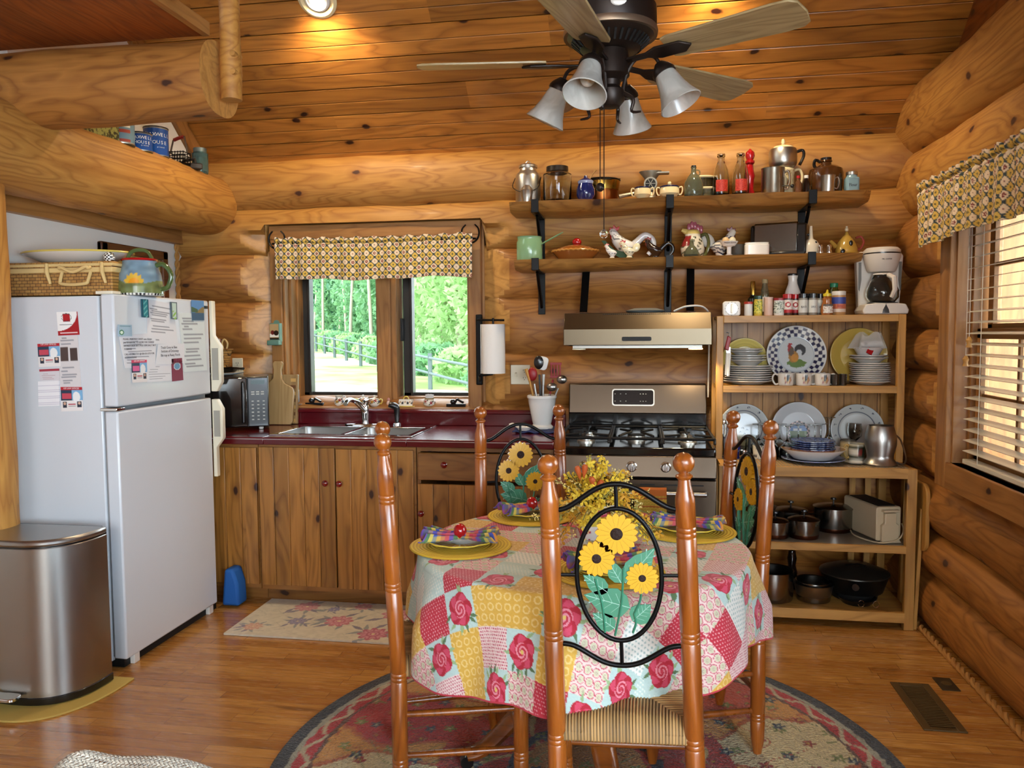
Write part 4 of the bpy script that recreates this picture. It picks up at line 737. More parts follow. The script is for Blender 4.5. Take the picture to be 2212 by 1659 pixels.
t = thing('soap_bottle', 'clear pump bottle of hand soap with blue label', 'bottle', (onsill(639), 4.61, ZS+.012))
obj('bottle_body', MB().lathe([(0, 0), (.03, 0), (.033, .01), (.033, .09), (.022, .115), (.012, .125), (.012, .13), (0, .13)], 28, sy=.7), P('soap_clear', 'e0e8ec', .1, trans=.5), t); obj('label', MB().lathe([(.0338, .012), (.0338, .088)], 28, sy=.7), painted('label_paper', .5), t); paint(kids(t)[-1], lambda x, y, z: put(put(put(fill(x, 'e6eef2'), z < .045+.005*np.sin(x*120), '9cc4dc'), z < .03, '6aa4cc'), (abs(z-.068) < .003) & (abs(x) < .02), '303840'))
text('Hand Soap', .010, P('label_red', 'a03038', .6), t, (0, -.0246, .06), (90, 0, 0)); obj('pump', MB().lathe([(.012, .13), (.012, .145), (.005, .146), (.005, .16), (.009, .162), (.009, .17), (0, .171)], 16), WPL, t)
glazed('soap_dish', 'shell-like glass dish under the soap bottle', 'dish', (onsill(643), 4.61, ZS), [(.02, 0), (.03, .002), (.052, .012), (.05, .014), (.0, .006)], P('glass_dish', 'd8d0c4', .1, trans=.4), sy=.75)
fl = floral('efe9da', ['8a2a34', '2b3550', 'b8862c'])
glazed('creamer', 'small white floral cream jug with handle', 'creamer', (onsill(735), SY, ZS), [(0, 0), (.02, 0), (.029, .012), (.03, .03), (.022, .046), (.021, .058), (.027, .066), (.024, .066), (.018, .055), (0, .05)], pf=fl, parts=[('handle', ear(.022, .045, .02, .055), WHITE)])
for px, lab in ((784, 'white floral sugar bowl with a yellow-knobbed lid behind the faucet'), (812, 'white floral sugar bowl with yellow spout beside its twin')):
    glazed('sugar_bowl', lab, 'sugar bowl', (onsill(px), SY+(.02 if px < 800 else -.01), ZS), [(0, 0), (.02, 0), (.032, .012), (.036, .03), (.03, .042), (.024, .05), (.006, .056), (.005, .06), (.009, .066), (0, .07)], pf=fl, parts=[('handle', ear(.03, .05, .02, .04), YEL), ('handle', ear(.03, .05, .02, .04, side=-1), YEL)])
glazed('salt_shaker', 'tiny pink figure shaker on the window sill', 'shaker', (onsill(841), SY, ZS), [(0, 0), (.011, 0), (.013, .02), (.008, .034), (.01, .042), (.006, .052), (0, .055)], pf=lambda x, y, z: put(put(fill(x, 'e2c8bc'), z > .035, 'c08a80'), (z < .012), 'd8b878'))
t = thing('butter_dish', 'white floral butter dish with yellow handle', 'butter dish', (onsill(879), SY, ZS)); obj('tray', MB().prism(rrect(.13, .07, .02), .006, (0, 0, .004)), YEL, t, bev=.002)
o = obj('cover', MB().grid(lambda u, v: ((.045-.006*v)*max(-1, min(1, 1.5*cos(u*6.2832))), (.026-.005*v)*max(-1, min(1, 1.5*sin(u*6.2832))), .007+.038*v), 60, 14, cu=True).prism(rrect(.079, .043, .008), .002, (0, 0, .045)), painted('glazed_paint', .22, .35), t); paint(o, lambda x, y, z: put(put(fill(x, 'efe9da'), np.hypot((x % .03)-.015, z-.024) < .008, '2c3038'), np.hypot(((x+.015) % .03)-.015, z-.03) < .005, 'b07a2c')); obj('handle', MB().tube(arc(0, 0, .016, 0, 180, 8), .004, 8).xf(), YEL, t, (0, 0, .046), (90, 0, 0))
glazed('floral_pot', 'round white pot with red flowers and sweetener packets', 'pot', (onsill(929), SY, ZS), [(0, 0), (.024, 0), (.036, .014), (.037, .032), (.028, .048), (.029, .054), (.025, .054), (.024, .045), (0, .04)], pf=lambda x, y, z: put(floral('ece4d4', ['9a2430'], 6, .026, .011)(x, y, z), (abs(z-.05) < .003) | (abs(z-.006) < .002), '8a6a30'), parts=[('packet', MB().box((dx, 0, .062), (.022, .004, .03), rot=(0, a, 20*dx*50)), P('packet_white', 'd8d4d0', .5)) for dx, a in ((-.012, -12), (.002, 5), (.014, 14))])
# match safe on the casing
t = thing('match_holder', 'green tin match holder with rooster picture on the window casing', 'match holder', (-2.225, 4.578, 1.40)); GT = P('sage_tin', '6a9082', .4, .2)
obj('box_body', MB().b2((-.032, -.035, .02), (.035, 0, .135)), GT, t, bev=.003); obj('tray', MB().b2((-.045, -.05, 0), (.035, -.005, .03)), GT, t, bev=.005); obj('hanging_tab', MB().lathe([(.02, 0), (.02, .003)], 16, (0, -.001, .135), (90, 0, 0)), GT, t)
o = obj('picture', MB().grid(lambda u, v: (lerp(-.03, .028, u), -.036, lerp(.035, .13, v)), 40, 60), painted('litho_tin', .3, .3), t, smooth=0); paint(o, lambda x, y, z: put(put(put(put(fill(x, 'b89a6c'), z < .045, '1c1410'), (z > .05) & (z < .07), 'e6e2d6'), np.hypot((x+.012)*1.2, z-.078) < .014, '6a2420'), np.hypot(x-.012, z-.075) < .016, '2c2018'))
# paper towel
t = thing('paper_towel_holder', 'black iron wall bracket for paper towels', 'towel holder', (-.94, 4.55, 1.37)); m = MB(); m.b2((-.022, -.012, -.21), (.018, 0, .205)); obj('wall_plate', m, IRON, t, bev=.006); obj('upper_arm', MB().tube([(0, -.01, .175), (.01, -.12, .17), (.17, -.13, .168)], .006, 8), IRON, t); obj('lower_arm', MB().tube([(0, -.01, -.185), (.02, -.12, -.15), (.1, -.13, -.14)], .006, 8), IRON, t); obj('rod', MB().tube([(.105, -.13, -.14), (.105, -.13, .18)], .006, 8), IRON, t)
t = thing('paper_towel_roll', 'white paper towel roll hung by the window', 'paper towel', (-.835, 4.42, 1.235)); obj('paper', MB().lathe([(.02, 0), (.068, 0), (.068, .28), (.02, .28)], 40), P('towel_paper', 'ece8e2', .85, bump=(180, .3, .002)), t); obj('core', MB().lathe([(.02, -.001), (.02, .281)], 20), P('cardboard', '9a7a54', .8), t); obj('loose_sheet', MB().b2((-.070, -.02, .0), (-.068, .06, .28)), _mc['towel_paper'], t)
# crock and utensils
glazed('utensil_crock', 'white pedestal crock full of cooking utensils', 'crock', (-.545, 4.33, .935), [(0, 0), (.06, 0), (.062, .01), (.05, .022), (.055, .04), (.075, .14), (.078, .165), (.083, .17), (.083, .182), (.078, .185), (.072, .18), (.07, .15), (.05, .03), (0, .025)], WHITE)
R_ = P('red_silicone', '8c1218', .4); UT = [('spatula', 'red slotted spatula standing in the crock', .075, .06, .30, R_, 'slot'), ('spoon', 'black slotted spoon standing in the crock', -.02, .05, .335, BLK, 'spoon'), ('ladle', 'steel ladle hanging from the crock edge', .055, -.01, .2, STEEL, 'ladle'), ('spoon', 'white-topped spatula at the back of the crock', .0, .09, .33, WPL, 'flat'), ('spoon', 'wooden-handled spoon leaning to one side of the crock', -.09, .02, .3, RACK, 'stick'), ('spoon', 'red spoon low in the crock', -.055, .03, .27, R_, 'spoon'), ('whisk_ladle', 'small steel scoop at the crock side nearest the range', .11, .05, .24, STEEL, 'ladle'), ('tongs', 'steel tongs with pale grips in the crock', .01, .0, .27, ALU, 'stick')]
for nm, lab, dx, dy, h, m_, kd in UT:
    t = thing('cooking_'+nm if nm in ('spoon',) else nm, lab, 'utensil', (-.545, 4.33, .965), group='utensils in the white crock'); e = Vector((dx, dy*.4, h)); s_ = Vector((dx*.2, dy*.1, .02))
    obj('handle', MB().tube([s_, e*.8], .006, 8), RACK if kd == 'stick' and nm == 'spoon' else (BLK if m_ == BLK else STEEL if kd != 'slot' else m_), t)
    if kd == 'slot':
        m = MB()
        for k in range(4): m.box((e.x-.024+k*.016, e.y, e.z-.01), (.009, .004, .07))
        for z in (-.045, .028): m.box((e.x, e.y, e.z+z), (.066, .004, .014))
        obj('blade', m, m_, t, bev=.002)
    elif kd == 'spoon': obj('bowl', MB().ball(tuple(e), .032, sc=(.85, .35, 1.2)), m_, t)
    elif kd == 'ladle': obj('bowl', MB().ball(tuple(e), .03, sc=(1, .9, .8)), m_, t)
    elif kd == 'flat': obj('blade', MB().prism(rrect(.06, .075, .02), .006, tuple(e), (90, 15, 0)), m_, t, bev=.002)
    else: obj('tip', MB().tube([e*.78, e], [.007, .01], 8), m_, t)
glazed('spoon_rest', 'white ceramic spoon rest in front of the crock', 'spoon rest', (-.63, 4.22, .935), [(0, 0), (.03, 0), (.045, .018), (.042, .022), (.028, .006), (0, .005)], WHITE, parts=[('handle_lip', MB().tube(curve([(-.04, 0, .018), (-.06, 0, .035), (-.08, 0, .03)], 4), [.014]*9, 8, sq=.4), WHITE)])
o = obj('dish_cloth', MB().grid(lambda u, v: (lerp(-.13, .1, u)+.01*sin(v*7), lerp(-.1, .12, v), .006+.004*sin(u*20+v*9)), 30, 26), P('blue_terry', '3a4670', .95, bump=(300, .6, .004)), None, (-.56, 4.29, .923), solid=.008); tag(o, 'folded dark blue terry cloth under the crock', 'cloth')
# ================================================================ gas range
rg = thing('gas_range', 'stainless steel gas range with black cooktop', 'range', (-.025, 3.84, 0)); RS = P('range_stainless', '5a4e42', .3, 1.); HB = .38
obj('range_body', MB().b2((-HB, .03, .05), (HB, .68, .86)), BLKM, rg); obj('cooktop', MB().b2((-HB, .0, .86), (HB, .66, .905)), P('black_enamel', '09090a', .12, coat=.6), rg, bev=.01); obj('control_panel', MB().add([(-HB, -.005, .865), (HB, -.005, .865), (HB, -.03, .765), (-HB, -.03, .765), (-HB, .06, .865), (HB, .06, .865), (HB, .06, .765), (-HB, .06, .765)], [(3, 2, 1, 0), (4, 5, 6, 7), (0, 1, 5, 4), (2, 3, 7, 6), (1, 2, 6, 5), (3, 0, 4, 7)]), RS, rg, bev=.004)
for x in (-.245, -.172, -.02, .142, .218):
    k_ = obj('control_knob', MB().lathe([(.026, 0), (.026, .006), (.021, .01), (.02, .03), (.017, .034), (0, .034)], 24, (x, -.018, .815), (104-14, 0, 0)), P('knob_satin', 'd8d8d8', .22, 1.), rg); obj('grip', MB().box((x, -.055, .817), (.011, .016, .04)), P('knob_satin', 'd8d8d8', .22, 1.), k_, bev=.003)
od = obj('oven_door', MB().b2((-HB, -.025, .16), (HB, .03, .755)), RS, rg, bev=.006); obj('oven_window', MB().b2((-.25, -.028, .33), (.25, -.024, .60)), P('oven_glass', '0a0908', .05, coat=.8), od, bev=.004)
m = MB()
for k in range(6): m.box((-.29+k*.115, -.027, .73), (.07, .004, .006))
obj('vent_slots', m, BLKM, od); obj('oven_handle', MB().tube([(-.33, -.03, .69), (-.33, -.07, .695), (.33, -.07, .695), (.33, -.03, .69)], .012, 10), STEEL, od); obj('storage_drawer', MB().b2((-HB, -.02, .03), (HB, .03, .15)), RS, rg, bev=.005)
obj('riser', MB().b2((-HB, .6, .9), (HB, .67, 1.03)), _mc['black_enamel'], rg, bev=.003)
bgd = obj('backguard', MB().add([(-HB, .585, 1.01), (HB, .585, 1.01), (HB, .62, 1.175), (-HB, .62, 1.175), (-HB, .69, 1.01), (HB, .69, 1.01), (HB, .69, 1.178), (-HB, .69, 1.178)], [(0, 1, 2, 3), (5, 4, 7, 6), (3, 2, 6, 7), (1, 0, 4, 5), (1, 5, 6, 2), (4, 0, 3, 7)]), RS, rg, bev=.006)
m = MB().prism(rrect(.235, .095, .015), .006, (-.02, .602, 1.1), (78, 0, 0)); fr_ = obj('display_frame', m, ALU, bgd); m = MB().prism(rrect(.222, .082, .012), .008, (-.02, .601, 1.1), (78, 0, 0)); obj('display_glass', m, P('display_black', '060606', .12), bgd)
m = MB()
for x in (-.1, -.07, -.04, .04, .055, .07):
    for z in (.02, -.02): m.box((-.02+x, .596+z*.212, 1.1+z), (.006, .002, .004))
obj('button_lettering', m, _mc['keypad_grey'], bgd)
CI = P('cast_iron', '141415', .5, .3)
for k, cx in enumerate((-.255, 0, .255)):
    g_ = MB(); hw = .122
    for x in (-hw, hw): g_.tube([(cx+x, .05, .918), (cx+x, .06, .94), (cx+x, .57, .94), (cx+x, .58, .918)], .0075, 6)
    for y in (.06, .57): g_.tube([(cx-hw, y, .94), (cx+hw, y, .94)], .0075, 6)
    for y in ((.19, .44) if k != 1 else (.315,)):
        for a in range(4): b = a*PI/2+(PI/4 if k == 1 else 0); g_.tube([(cx+.035*cos(b), y+.035*sin(b), .945), (cx+(.07 if a % 2 == 0 else .06)*cos(b), y+.07*sin(b), .942), (cx+hw*cos(b), y+(.115 if k != 1 else .2)*sin(b), .938)], .006, 6)
    obj('grate', g_, CI, rg)
for x, y, r_ in ((-.255, .19, .035), (-.255, .44, .03), (0, .315, .045), (.255, .19, .035), (.255, .44, .028)): b_ = obj('burner', MB().lathe([(r_+.012, .905), (r_+.012, .912), (r_, .915), (r_, .925)], 24, (x, y, 0)), ALU, rg); obj('burner_cap', MB().lathe([(r_, .925), (r_, .93), (0, .933)], 24, (x, y, 0)), CI, b_)
tw = obj('dish_towel', MB().grid(lambda u, v: (lerp(-.075, .075, u), -.0+(-.016 if v < .5 else .014)+.004*sin(u*12+v*5)*(1 if v < .5 else .3), (-.29+.58*v if v < .5 else .0-.5*(v-.5))+(.012*sin(PI*min(1, max(0, (v-.44)/.12))))), 60, 120), painted('woven_cotton', .9, bump=(500, .3, .002)), None, (.075-.03, 3.755, .712), smooth=60, solid=.004)
paint(tw, lambda x, y, z: put(put(put(fill(x, 'd8b84e'), np.sin(z*500+3*np.abs((x*120) % 2-1)) > .2, 'b9a23c'), (np.sin(z*150) > .86), 'b5482c'), z > -.02, 'c8702e')); tag(tw, 'yellow and orange striped dish towel over the oven handle', 'towel')
# ---- range hood
hd = thing('range_hood', 'stainless under-shelf range hood with its lamp lit', 'range hood', (-.025, 4.08, 1.40)); 
obj('hood_shell', MB().add([(x, y, z) for x in (-.375, .375) for y, z in ((0, .0), (0, .08), (.06, .165), (.44, .165), (.44, .02), (.35, -.01))], [(0, 1, 2, 3, 4, 5), (11, 10, 9, 8, 7, 6), (0, 6, 7, 1), (1, 7, 8, 2), (2, 8, 9, 3), (3, 9, 10, 4), (4, 10, 11, 5)]), P('hood_stainless', '5c5142', .3, 1.), hd, bev=.003, smooth=20)
obj('underside', MB().b2((-.33, .04, -.018), (.33, .36, -.004)), P('hood_filter', '9a958c', .4, .8), hd); obj('control_strip', MB().prism(rrect(.15, .022, .008), .004, (-.0, -.002, .03), (90, 0, 0)), BLKM, hd)
m = MB()
for k in range(34): m.box((-.17+k*.0103, .055, .158), (.006, .006, .003), rot=(0, 0, 0))
obj('vent_slot_row', m, BLKM, hd)
for x in (-.3, .3): obj('lamp_lens', MB().lathe([(.035, 0), (.035, .006), (0, .006)], 24, (x, .07, -.026)), P('lens_lit' if x > 0 else 'lens_off', 'fff2d0', .3, emit='ffd890', es=14 if x > 0 else 0.), hd)
hs = [thing('iron_strap', l_, 'bracket', (x, 4.40, 1.565), group='black iron straps above the hood') for l_, x in (('black iron strap rising from the hood end nearer the window', -.315), ('black iron strap with a bare bolt rising from the hood end nearer the rack', .265))]
for k, t in enumerate(hs): obj('strap', MB().box((.0, .07, .15), (.042, .008, .30), rot=(-26, 2, 0)), IRON, t); obj('bolt', MB().lathe([(.008, 0), (.008, .006), (0, .008)], 8, (.0, .125, .275), (90, 0, 0)), CHROME, t); obj('foot', MB().b2((-.021, -.05, 0), (.021, .02, .008)), IRON, t)
glazed('lid_plate', 'grey pan lid lying on the range hood', 'lid', (.02, 4.25, 1.566), [(0, 0), (.09, 0), (.105, .012), (.06, .024), (0, .026)], P('pan_grey', '9aa0a0', .4, .4)); o = obj('power_cord', MB().tube(curve([(.17, 4.3, 1.575), (.24, 4.28, 1.6), (.33, 4.3, 1.59), (.362, 4.4, 1.5), (.367, 4.5, 1.1)], 6), .005, 8), WPL); tag(o, 'white power cord looping off the hood and down beside it', 'cord')
pl_ = bpy.data.lights.new('hood_lamp', 'SPOT'); pl_.energy = 10; pl_.color = (1, .78, .45); pl_.shadow_soft_size = .03; pl_.spot_size = rd(130); o = bpy.data.objects.new('hood_lamp', pl_); COL.objects.link(o); o.location = (.275, 4.15, 1.365)
# ================================================================ wall shelves
Z1, Z2 = 2.176, 1.862
def plank(label, x0, x1, z, th, seed):
    r = random.Random(seed); ph = [r.uniform(0, 6) for _ in range(6)]; n = 90; mb = MB(); prof = [(0, 0), (.012, -.4), (.03, -.8), (.055, -1.), (.28, -1.), (.28, 0)]
    for i in range(n+1):
        x = lerp(x0, x1, i/n); w = .012*sin(x*5+ph[0])+.007*sin(x*13+ph[1])+.004*sin(x*31+ph[2]); e = .02*max(0, 1-(i/n)/.03)+.02*max(0, 1-(1-i/n)/.02)
        tt = th*(1+.12*sin(x*6+ph[3]))
        for y, zz in prof: mb.v.append((x-x0, (4.275+w+e if y < .2 else 4.275)+y-4.275, zz*tt))
    k = len(prof)
    for i in range(n):
        for j in range(k): mb.f.append((i*k+j, i*k+(j+1) % k, (i+1)*k+(j+1) % k, (i+1)*k+j)[::-1]); mb.m.append(0)
    mb.f += [tuple(range(k)), tuple(n*k+j for j in range(k))[::-1]]; mb.m += [0, 0]
    o = obj('wall_shelf', mb, SHELFW, None, (x0, 4.275, z), smooth=40); return tag(o, label, 'shelf')
plank('upper live-edge wooden shelf crowded with old cans, jars and pots', -.715, 1.15, Z1, .055, 3); plank('lower live-edge wooden shelf holding ceramic roosters and the green pot', -.69, 1.12, Z2, .05, 8)
BRL = {(0, 1): 'black iron bracket under the upper shelf end nearest the window', (1, 1): 'black iron bracket under the middle of the upper shelf', (2, 1): 'black iron bracket under the upper shelf end above the blue jar', (0, 2): 'black iron bracket under the lower shelf below the green pot', (1, 2): 'black iron bracket under the middle of the lower shelf', (2, 2): 'black iron bracket under the lower shelf end near the coffee maker'}
for si, z, th in ((1, Z1, .055), (2, Z2, .05)):
    for bi, x in enumerate((-.57, .145, .86)):
        t = thing('shelf_bracket', BRL[(bi, si)], 'bracket', (x, 4.545, z-th-.001), group='black iron shelf brackets'); m = MB(); yf = -.283
        m.b2((-.02, yf, -.008), (.02, 0, 0)); m.b2((-.02, yf-.008, -.008), (.02, yf, th+.008)); obj('arm', m, IRON, t, bev=.002)
        obj('wall_bar', MB().b2((-.02, -.008, -.24 if si == 2 else -.235), (.02, 0, -.008)), IRON, t, bev=.002); obj('brace', MB().tube([(0, -.01, -.2), (0, -.2, -.012)], .009, 6), IRON, t)
U1 = 400.
def sx(px, Y, z): return at(px, 600, Y=Y).x
def spot(px, Y, z): return (at(px, 709-(z-1.46)*395, Y=Y).x, Y, z)
def vessel(name, label, cat, px, Y, z, prof, mat, parts=(), pf=None, rot=0, n=32, body='body', sy=1., rf=None):
    return glazed(name, label, cat, spot(px, Y, z), prof, mat, pf, parts, n, None, body, rf, (0, 0, rot), sy)
TBE = lambda pts, r, n=8, k=4: MB().tube(curve(pts, k), r, n)
YS = 4.385
# ---- upper shelf
a = ALU
vessel('milk_can', 'tall aluminium milk can with bail handle', 'milk can', 1141, 4.40, Z1, [(0, 0), (.068, 0), (.07, .004), (.07, .15), (.064, .168), (.05, .18), (.046, .19), (.046, .203), (0, .203)], ALU, [('lid', MB().lathe([(.052, .203), (.052, .215), (.04, .222), (0, .224)], 28), ALU), ('lid_ring', TBE([(-.018, 0, .222), (0, 0, .242), (.018, 0, .222)], .003), ALU), ('bail', TBE([(-.072, 0, .15), (-.078, -.05, .09), (-.01, -.09, .055), (.06, -.065, .08), (.072, 0, .15)], .0022), IRON)])
vessel('tin_cup', 'small tapered aluminium measuring cup in front of the milk can', 'cup', 1138, 4.31, Z1, [(0, 0), (.026, 0), (.034, .062), (.036, .064), (.034, .066), (.03, .075), (.016, .092), (0, .095)], ALU)
jar('glass_jar', 'large clear glass jar with dark screw lid', 'jar', spot(1204, 4.38, Z1), .078, .195, GLASS, P('dark_lid', '2a221c', .4, .5), .72, .8, .03)
vessel('honey_pot', 'cobalt blue honey pot with a wooden dipper', 'honey pot', 1265, 4.33, Z1, [(0, 0), (.034, 0), (.05, .03), (.05, .06), (.04, .085), (.038, .1), (.042, .104), (.035, .112), (.012, .122), (.008, .135), (0, .138)], NAVY, [('dipper', MB().tube([(.01, 0, .1), (.045, -.005, .15), (.055, -.006, .165)], [.004, .004, .009], 8), RACK), ('rim', MB().lathe([(.038, .088), (.043, .1), (.042, .106), (.037, .106)], 28), P('pale_blue_glaze', '8690b4', .2, coat=.4))])
vessel('preserving_pan', 'round brass and dark metal pan with a wire bail behind the honey pot', 'pan', 1300, 4.45, Z1, [(0, 0), (.085, 0), (.09, .01), (.09, .075), (.1, .12), (.098, .125), (.086, .08), (.08, .01), (0, .01)], COPPER, [('brass_band', MB().lathe([(.0915, .07), (.0925, .078), (.101, .118), (.1, .122)], 36), BRASS), ('rim', MB().tube([(.1*cos(k*PI/16), .1*sin(k*PI/16), .126) for k in range(32)], .004, 6, closed=True), IRON), ('bail', TBE([(-.1, 0, .12), (-.06, -.085, .118), (.05, -.09, .12), (.1, 0, .135)], .003), IRON)])
t = thing('meat_grinder', 'cast metal hand meat grinder with wide funnel', 'grinder', spot(1405, 4.44, Z1)); GM = P('grey_cast', '8f8a7c', .4, .7)
obj('hopper', MB().lathe([(.02, .105), (.035, .13), (.06, .16), (.062, .165), (.03, .13), (.015, .11)], 24, sy=.7).b2((.0, -.03, .15), (.1, .03, .158)), GM, t); obj('barrel', MB().lathe([(.034, -.03), (.036, .03), (.0, .03)], 24, (0, 0, .095), (90, 0, 0)), GM, t); obj('blade_plate', MB().lathe([(.028, 0), (.028, .003), (0, .003)], 24, (0, -.028, .095), (90, 0, 0)), BLKM, t)
m = MB(); [m.box((.013*cos(k*1.05), -.034, .095+.013*sin(k*1.05)), (.026, .003, .003), rot=(0, -k*60, 0)) for k in range(6)]; obj('star_cutter', m, GM, t); obj('crank', MB().tube([(-.02, 0, .07), (-.09, -.03, .045), (-.17, -.04, .03)], [.012, .01, .012], 8), GM, t); obj('base', MB().lathe([(.045, 0), (.03, .03), (.02, .07)], 16), GM, t)
BR_ = P('blue_rim', '15204a', .2, coat=.5)
for px, r_, lab, lid in ((1388, .044, 'open cream sugar bowl with dark blue rim', 0), (1446, .052, 'lidded cream sugar bowl with dark blue lid on the upper shelf', 1)):
    pts = [('rim', MB().tube([(r_*.92*cos(k*PI/16), r_*.92*sin(k*PI/16), .056) for k in range(32)], .004, 6, closed=True), BR_), ('handle', ear(r_*.9, r_+.016, .018, .05, .004), CREAM), ('handle', ear(r_*.9, r_+.016, .018, .05, .004, -1), CREAM)]
    if lid: pts += [('lid', MB().lathe([(r_*.95, .056), (r_*.5, .066), (.0, .068)], 28), BR_), ('lid_knob', MB().ball((0, 0, .075), .011), CREAM)]
    vessel('sugar_bowl', lab, 'sugar bowl', px, 4.32, Z1, [(0, 0), (r_*.6, 0), (r_, .02), (r_, .04), (r_*.9, .056), (r_*.85, .056), (r_*.9, .04), (r_*.85, .02), (0, .008)], CREAM, pts)
JGL = P('smoky_glass', 'b9c0a0', .06, trans=.85)
vessel('glass_jug', 'small clear glass jug with narrow neck and finger loop', 'jug', 1498, 4.32, Z1, [(0, 0), (.046, 0), (.05, .01), (.05, .07), (.035, .1), (.014, .125), (.013, .15), (.016, .155), (.012, .155), (.01, .125), (.03, .098), (.045, .07), (.045, .012), (0, .008)], JGL, [('finger_loop', TBE([(.014, 0, .14), (.03, 0, .135), (.03, 0, .115), (.018, 0, .11)], .004, 6), JGL), ('stopper', MB().lathe([(.012, .155), (.013, .163), (0, .165)], 12), BLK)])
for k, (z0, px, Y, r_, lab) in enumerate(((0, 1524, 4.42, .072, 'clear dish with cream rim, lower of the two stacked behind the jug'), (.062, 1516, 4.43, .075, 'cream-rimmed covered dish on top of the clear dish'))):
    vessel('storage_dish', lab, 'dish', px, Y, Z1+z0, [(0, 0), (r_*.8, 0), (r_, .05), (r_*.95, .05), (r_*.75, .006), (0, .006)], JGL if k == 0 else P('dark_glass_dish', '6a5a3a', .1, trans=.6), [('rim', MB().lathe([(r_+.002, .046), (r_+.005, .052), (r_, .058), (r_-.006, .055)], 32), CREAM)])
for px, lab in ((1557, 'clear glass milk bottle with red print nearer the dishes'), (1599, 'clear glass milk bottle with red print beside the red pepper mill')):
    t = vessel('milk_bottle', lab, 'bottle', px, 4.33, Z1, [(0, 0), (.04, 0), (.043, .008), (.043, .1), (.036, .135), (.02, .175), (.017, .2), (.021, .205), (.021, .218), (.017, .22), (.014, .2), (.032, .132), (.039, .1), (.039, .012), (0, .008)], GLASS)
    o = obj('red_print', MB().grid(lambda u, v: (.0438*cos(4.0+1.5*u), .0438*sin(4.0+1.5*u), .02+.06*v), 30, 24), painted('printed_label_red', .5), t); t['group'] = 'glass milk bottles on the upper shelf'
    paint(o, lambda x, y, z: put(fill(x, 'a02018'), vnoise(x*400, z*400) > .55, 'c8442e'))
vessel('pepper_mill', 'tall glossy red pepper mill', 'pepper mill', 1619, 4.39, Z1, [(0, 0), (.028, 0), (.028, .02), (.02, .04), (.022, .09), (.027, .11), (.02, .14), (.017, .17), (.024, .178), (.024, .19), (.017, .195), (.025, .215), (.022, .235), (.01, .245), (.006, .25), (0, .255)], REDG)
LV = lambda x, y, z: put(put(fill(x, 'e4d6aa'), (np.hypot((np.arctan2(y, x)+1.9)*.06, z-.09) < .012) | (np.hypot((np.arctan2(y, x)+1.2)*.06, z-.06) < .01), '9a4a24'), (np.abs(np.sin(np.arctan2(y, x)*7+z*60)) < .12) & (z > .03), '6a5a30')
vessel('coffee_percolator', 'cream drip coffee pot with autumn leaves under a tall aluminium top', 'coffee pot', 1690, 4.42, Z1, [(0, 0), (.055, 0), (.06, .01), (.058, .1), (.062, .14), (.055, .148), (0, .148)], None, [('aluminium_top', MB().lathe([(.052, .148), (.068, .165), (.072, .18), (.072, .235), (.066, .25), (0, .252)], 36), ALU), ('lid', MB().lathe([(.056, .25), (.05, .262), (.02, .272), (0, .274)], 32), CREAM), ('lid_knob', MB().lathe([(.006, .272), (.011, .285), (.008, .3), (0, .306)], 16), CREAM), ('pot_handle', ear(.056, .1, .05, .135, .007), CREAM), ('top_handle', TBE([(.07, 0, .235), (.1, 0, .24), (.105, 0, .21), (.085, 0, .165)], .008), BLK)], pf=LV)
vessel('flour_sifter', 'round tin flour sifter with little crank knob', 'sifter', 1669, 4.32, Z1, [(0, 0), (.056, 0), (.058, .003), (.058, .128), (.06, .132), (.056, .132), (.054, .02), (0, .018)], P('worn_tin', '9b968a', .28, 1., bump=(30, .3, .003)), [('crank_knob', MB().tube([(.04, -.04, .035), (.07, -.06, .03)], .003, 6).ball((.085, -.065, .028), .01), BLK), ('handle', ear(.055, .085, .03, .11, .006), _mc.get('worn_tin', ALU) if False else ALU)])
vessel('extract_bottle', 'tiny bottle with red cap beside the brown jug', 'bottle', 1724, 4.33, Z1, [(0, 0), (.016, 0), (.018, .05), (.008, .07), (.008, .08), (0, .08)], P('amber_glass', '8a5a3a', .1, trans=.5), [('cap', MB().lathe([(.010, .078), (.010, .092), (0, .094)], 14), REDG)])
vessel('extract_bottle', 'tiny dark bottle with white cap beside the brown jug', 'bottle', 1741, 4.36, Z1, [(0, 0), (.017, 0), (.018, .055), (.008, .078), (.008, .085), (0, .085)], P('black_glass', '1a0e0a', .08, coat=.6), [('cap', MB().lathe([(.011, .083), (.011, .098), (0, .1)], 14), WPL)])
BRG = P('brown_stoneware', '4a2a10', .15, coat=.7)
vessel('stoneware_jug', 'large squat brown stoneware jug with stopper', 'jug', 1783, 4.42, Z1, [(0, 0), (.078, 0), (.085, .01), (.088, .11), (.082, .135), (.06, .15), (.028, .158), (.026, .17), (.032, .176), (.03, .182), (0, .182)], BRG, [('stopper', MB().lathe([(.028, .18), (.028, .195), (0, .197)], 20), BLK), ('handle', TBE([(-.03, 0, .175), (-.055, -.01, .185), (-.06, 0, .165), (-.055, 0, .148)], .008), BLK)])
vessel('tin_mug', 'small dull aluminium mug in front of the brown jug', 'mug', 1788, 4.31, Z1, [(0, 0), (.031, 0), (.035, .08), (.037, .084), (.033, .084), (.029, .006), (0, .006)], ALU, [('handle', ear(.033, .055, .02, .068, .003), ALU)])
t = thing('flour_jar', 'square pale blue jar lettered Flour', 'jar', spot(1839, 4.36, Z1)); BJ = P('blue_milk_glass', '7b9aa4', .15, coat=.5); obj('jar_body', MB().prism(rrect(.07, .06, .015), .078, (0, 0, .039)), BJ, t, bev=.008); obj('shoulder', MB().lathe([(.033, .07), (.026, .085), (.025, .092)], 24), BJ, t)
obj('lid', MB().lathe([(.028, .09), (.028, .105), (.02, .11), (0, .111)], 24), ALU, t); text('Flour', .024, INK, t, (0, -.0305, .036), (90, 0, 0), sx=.8)
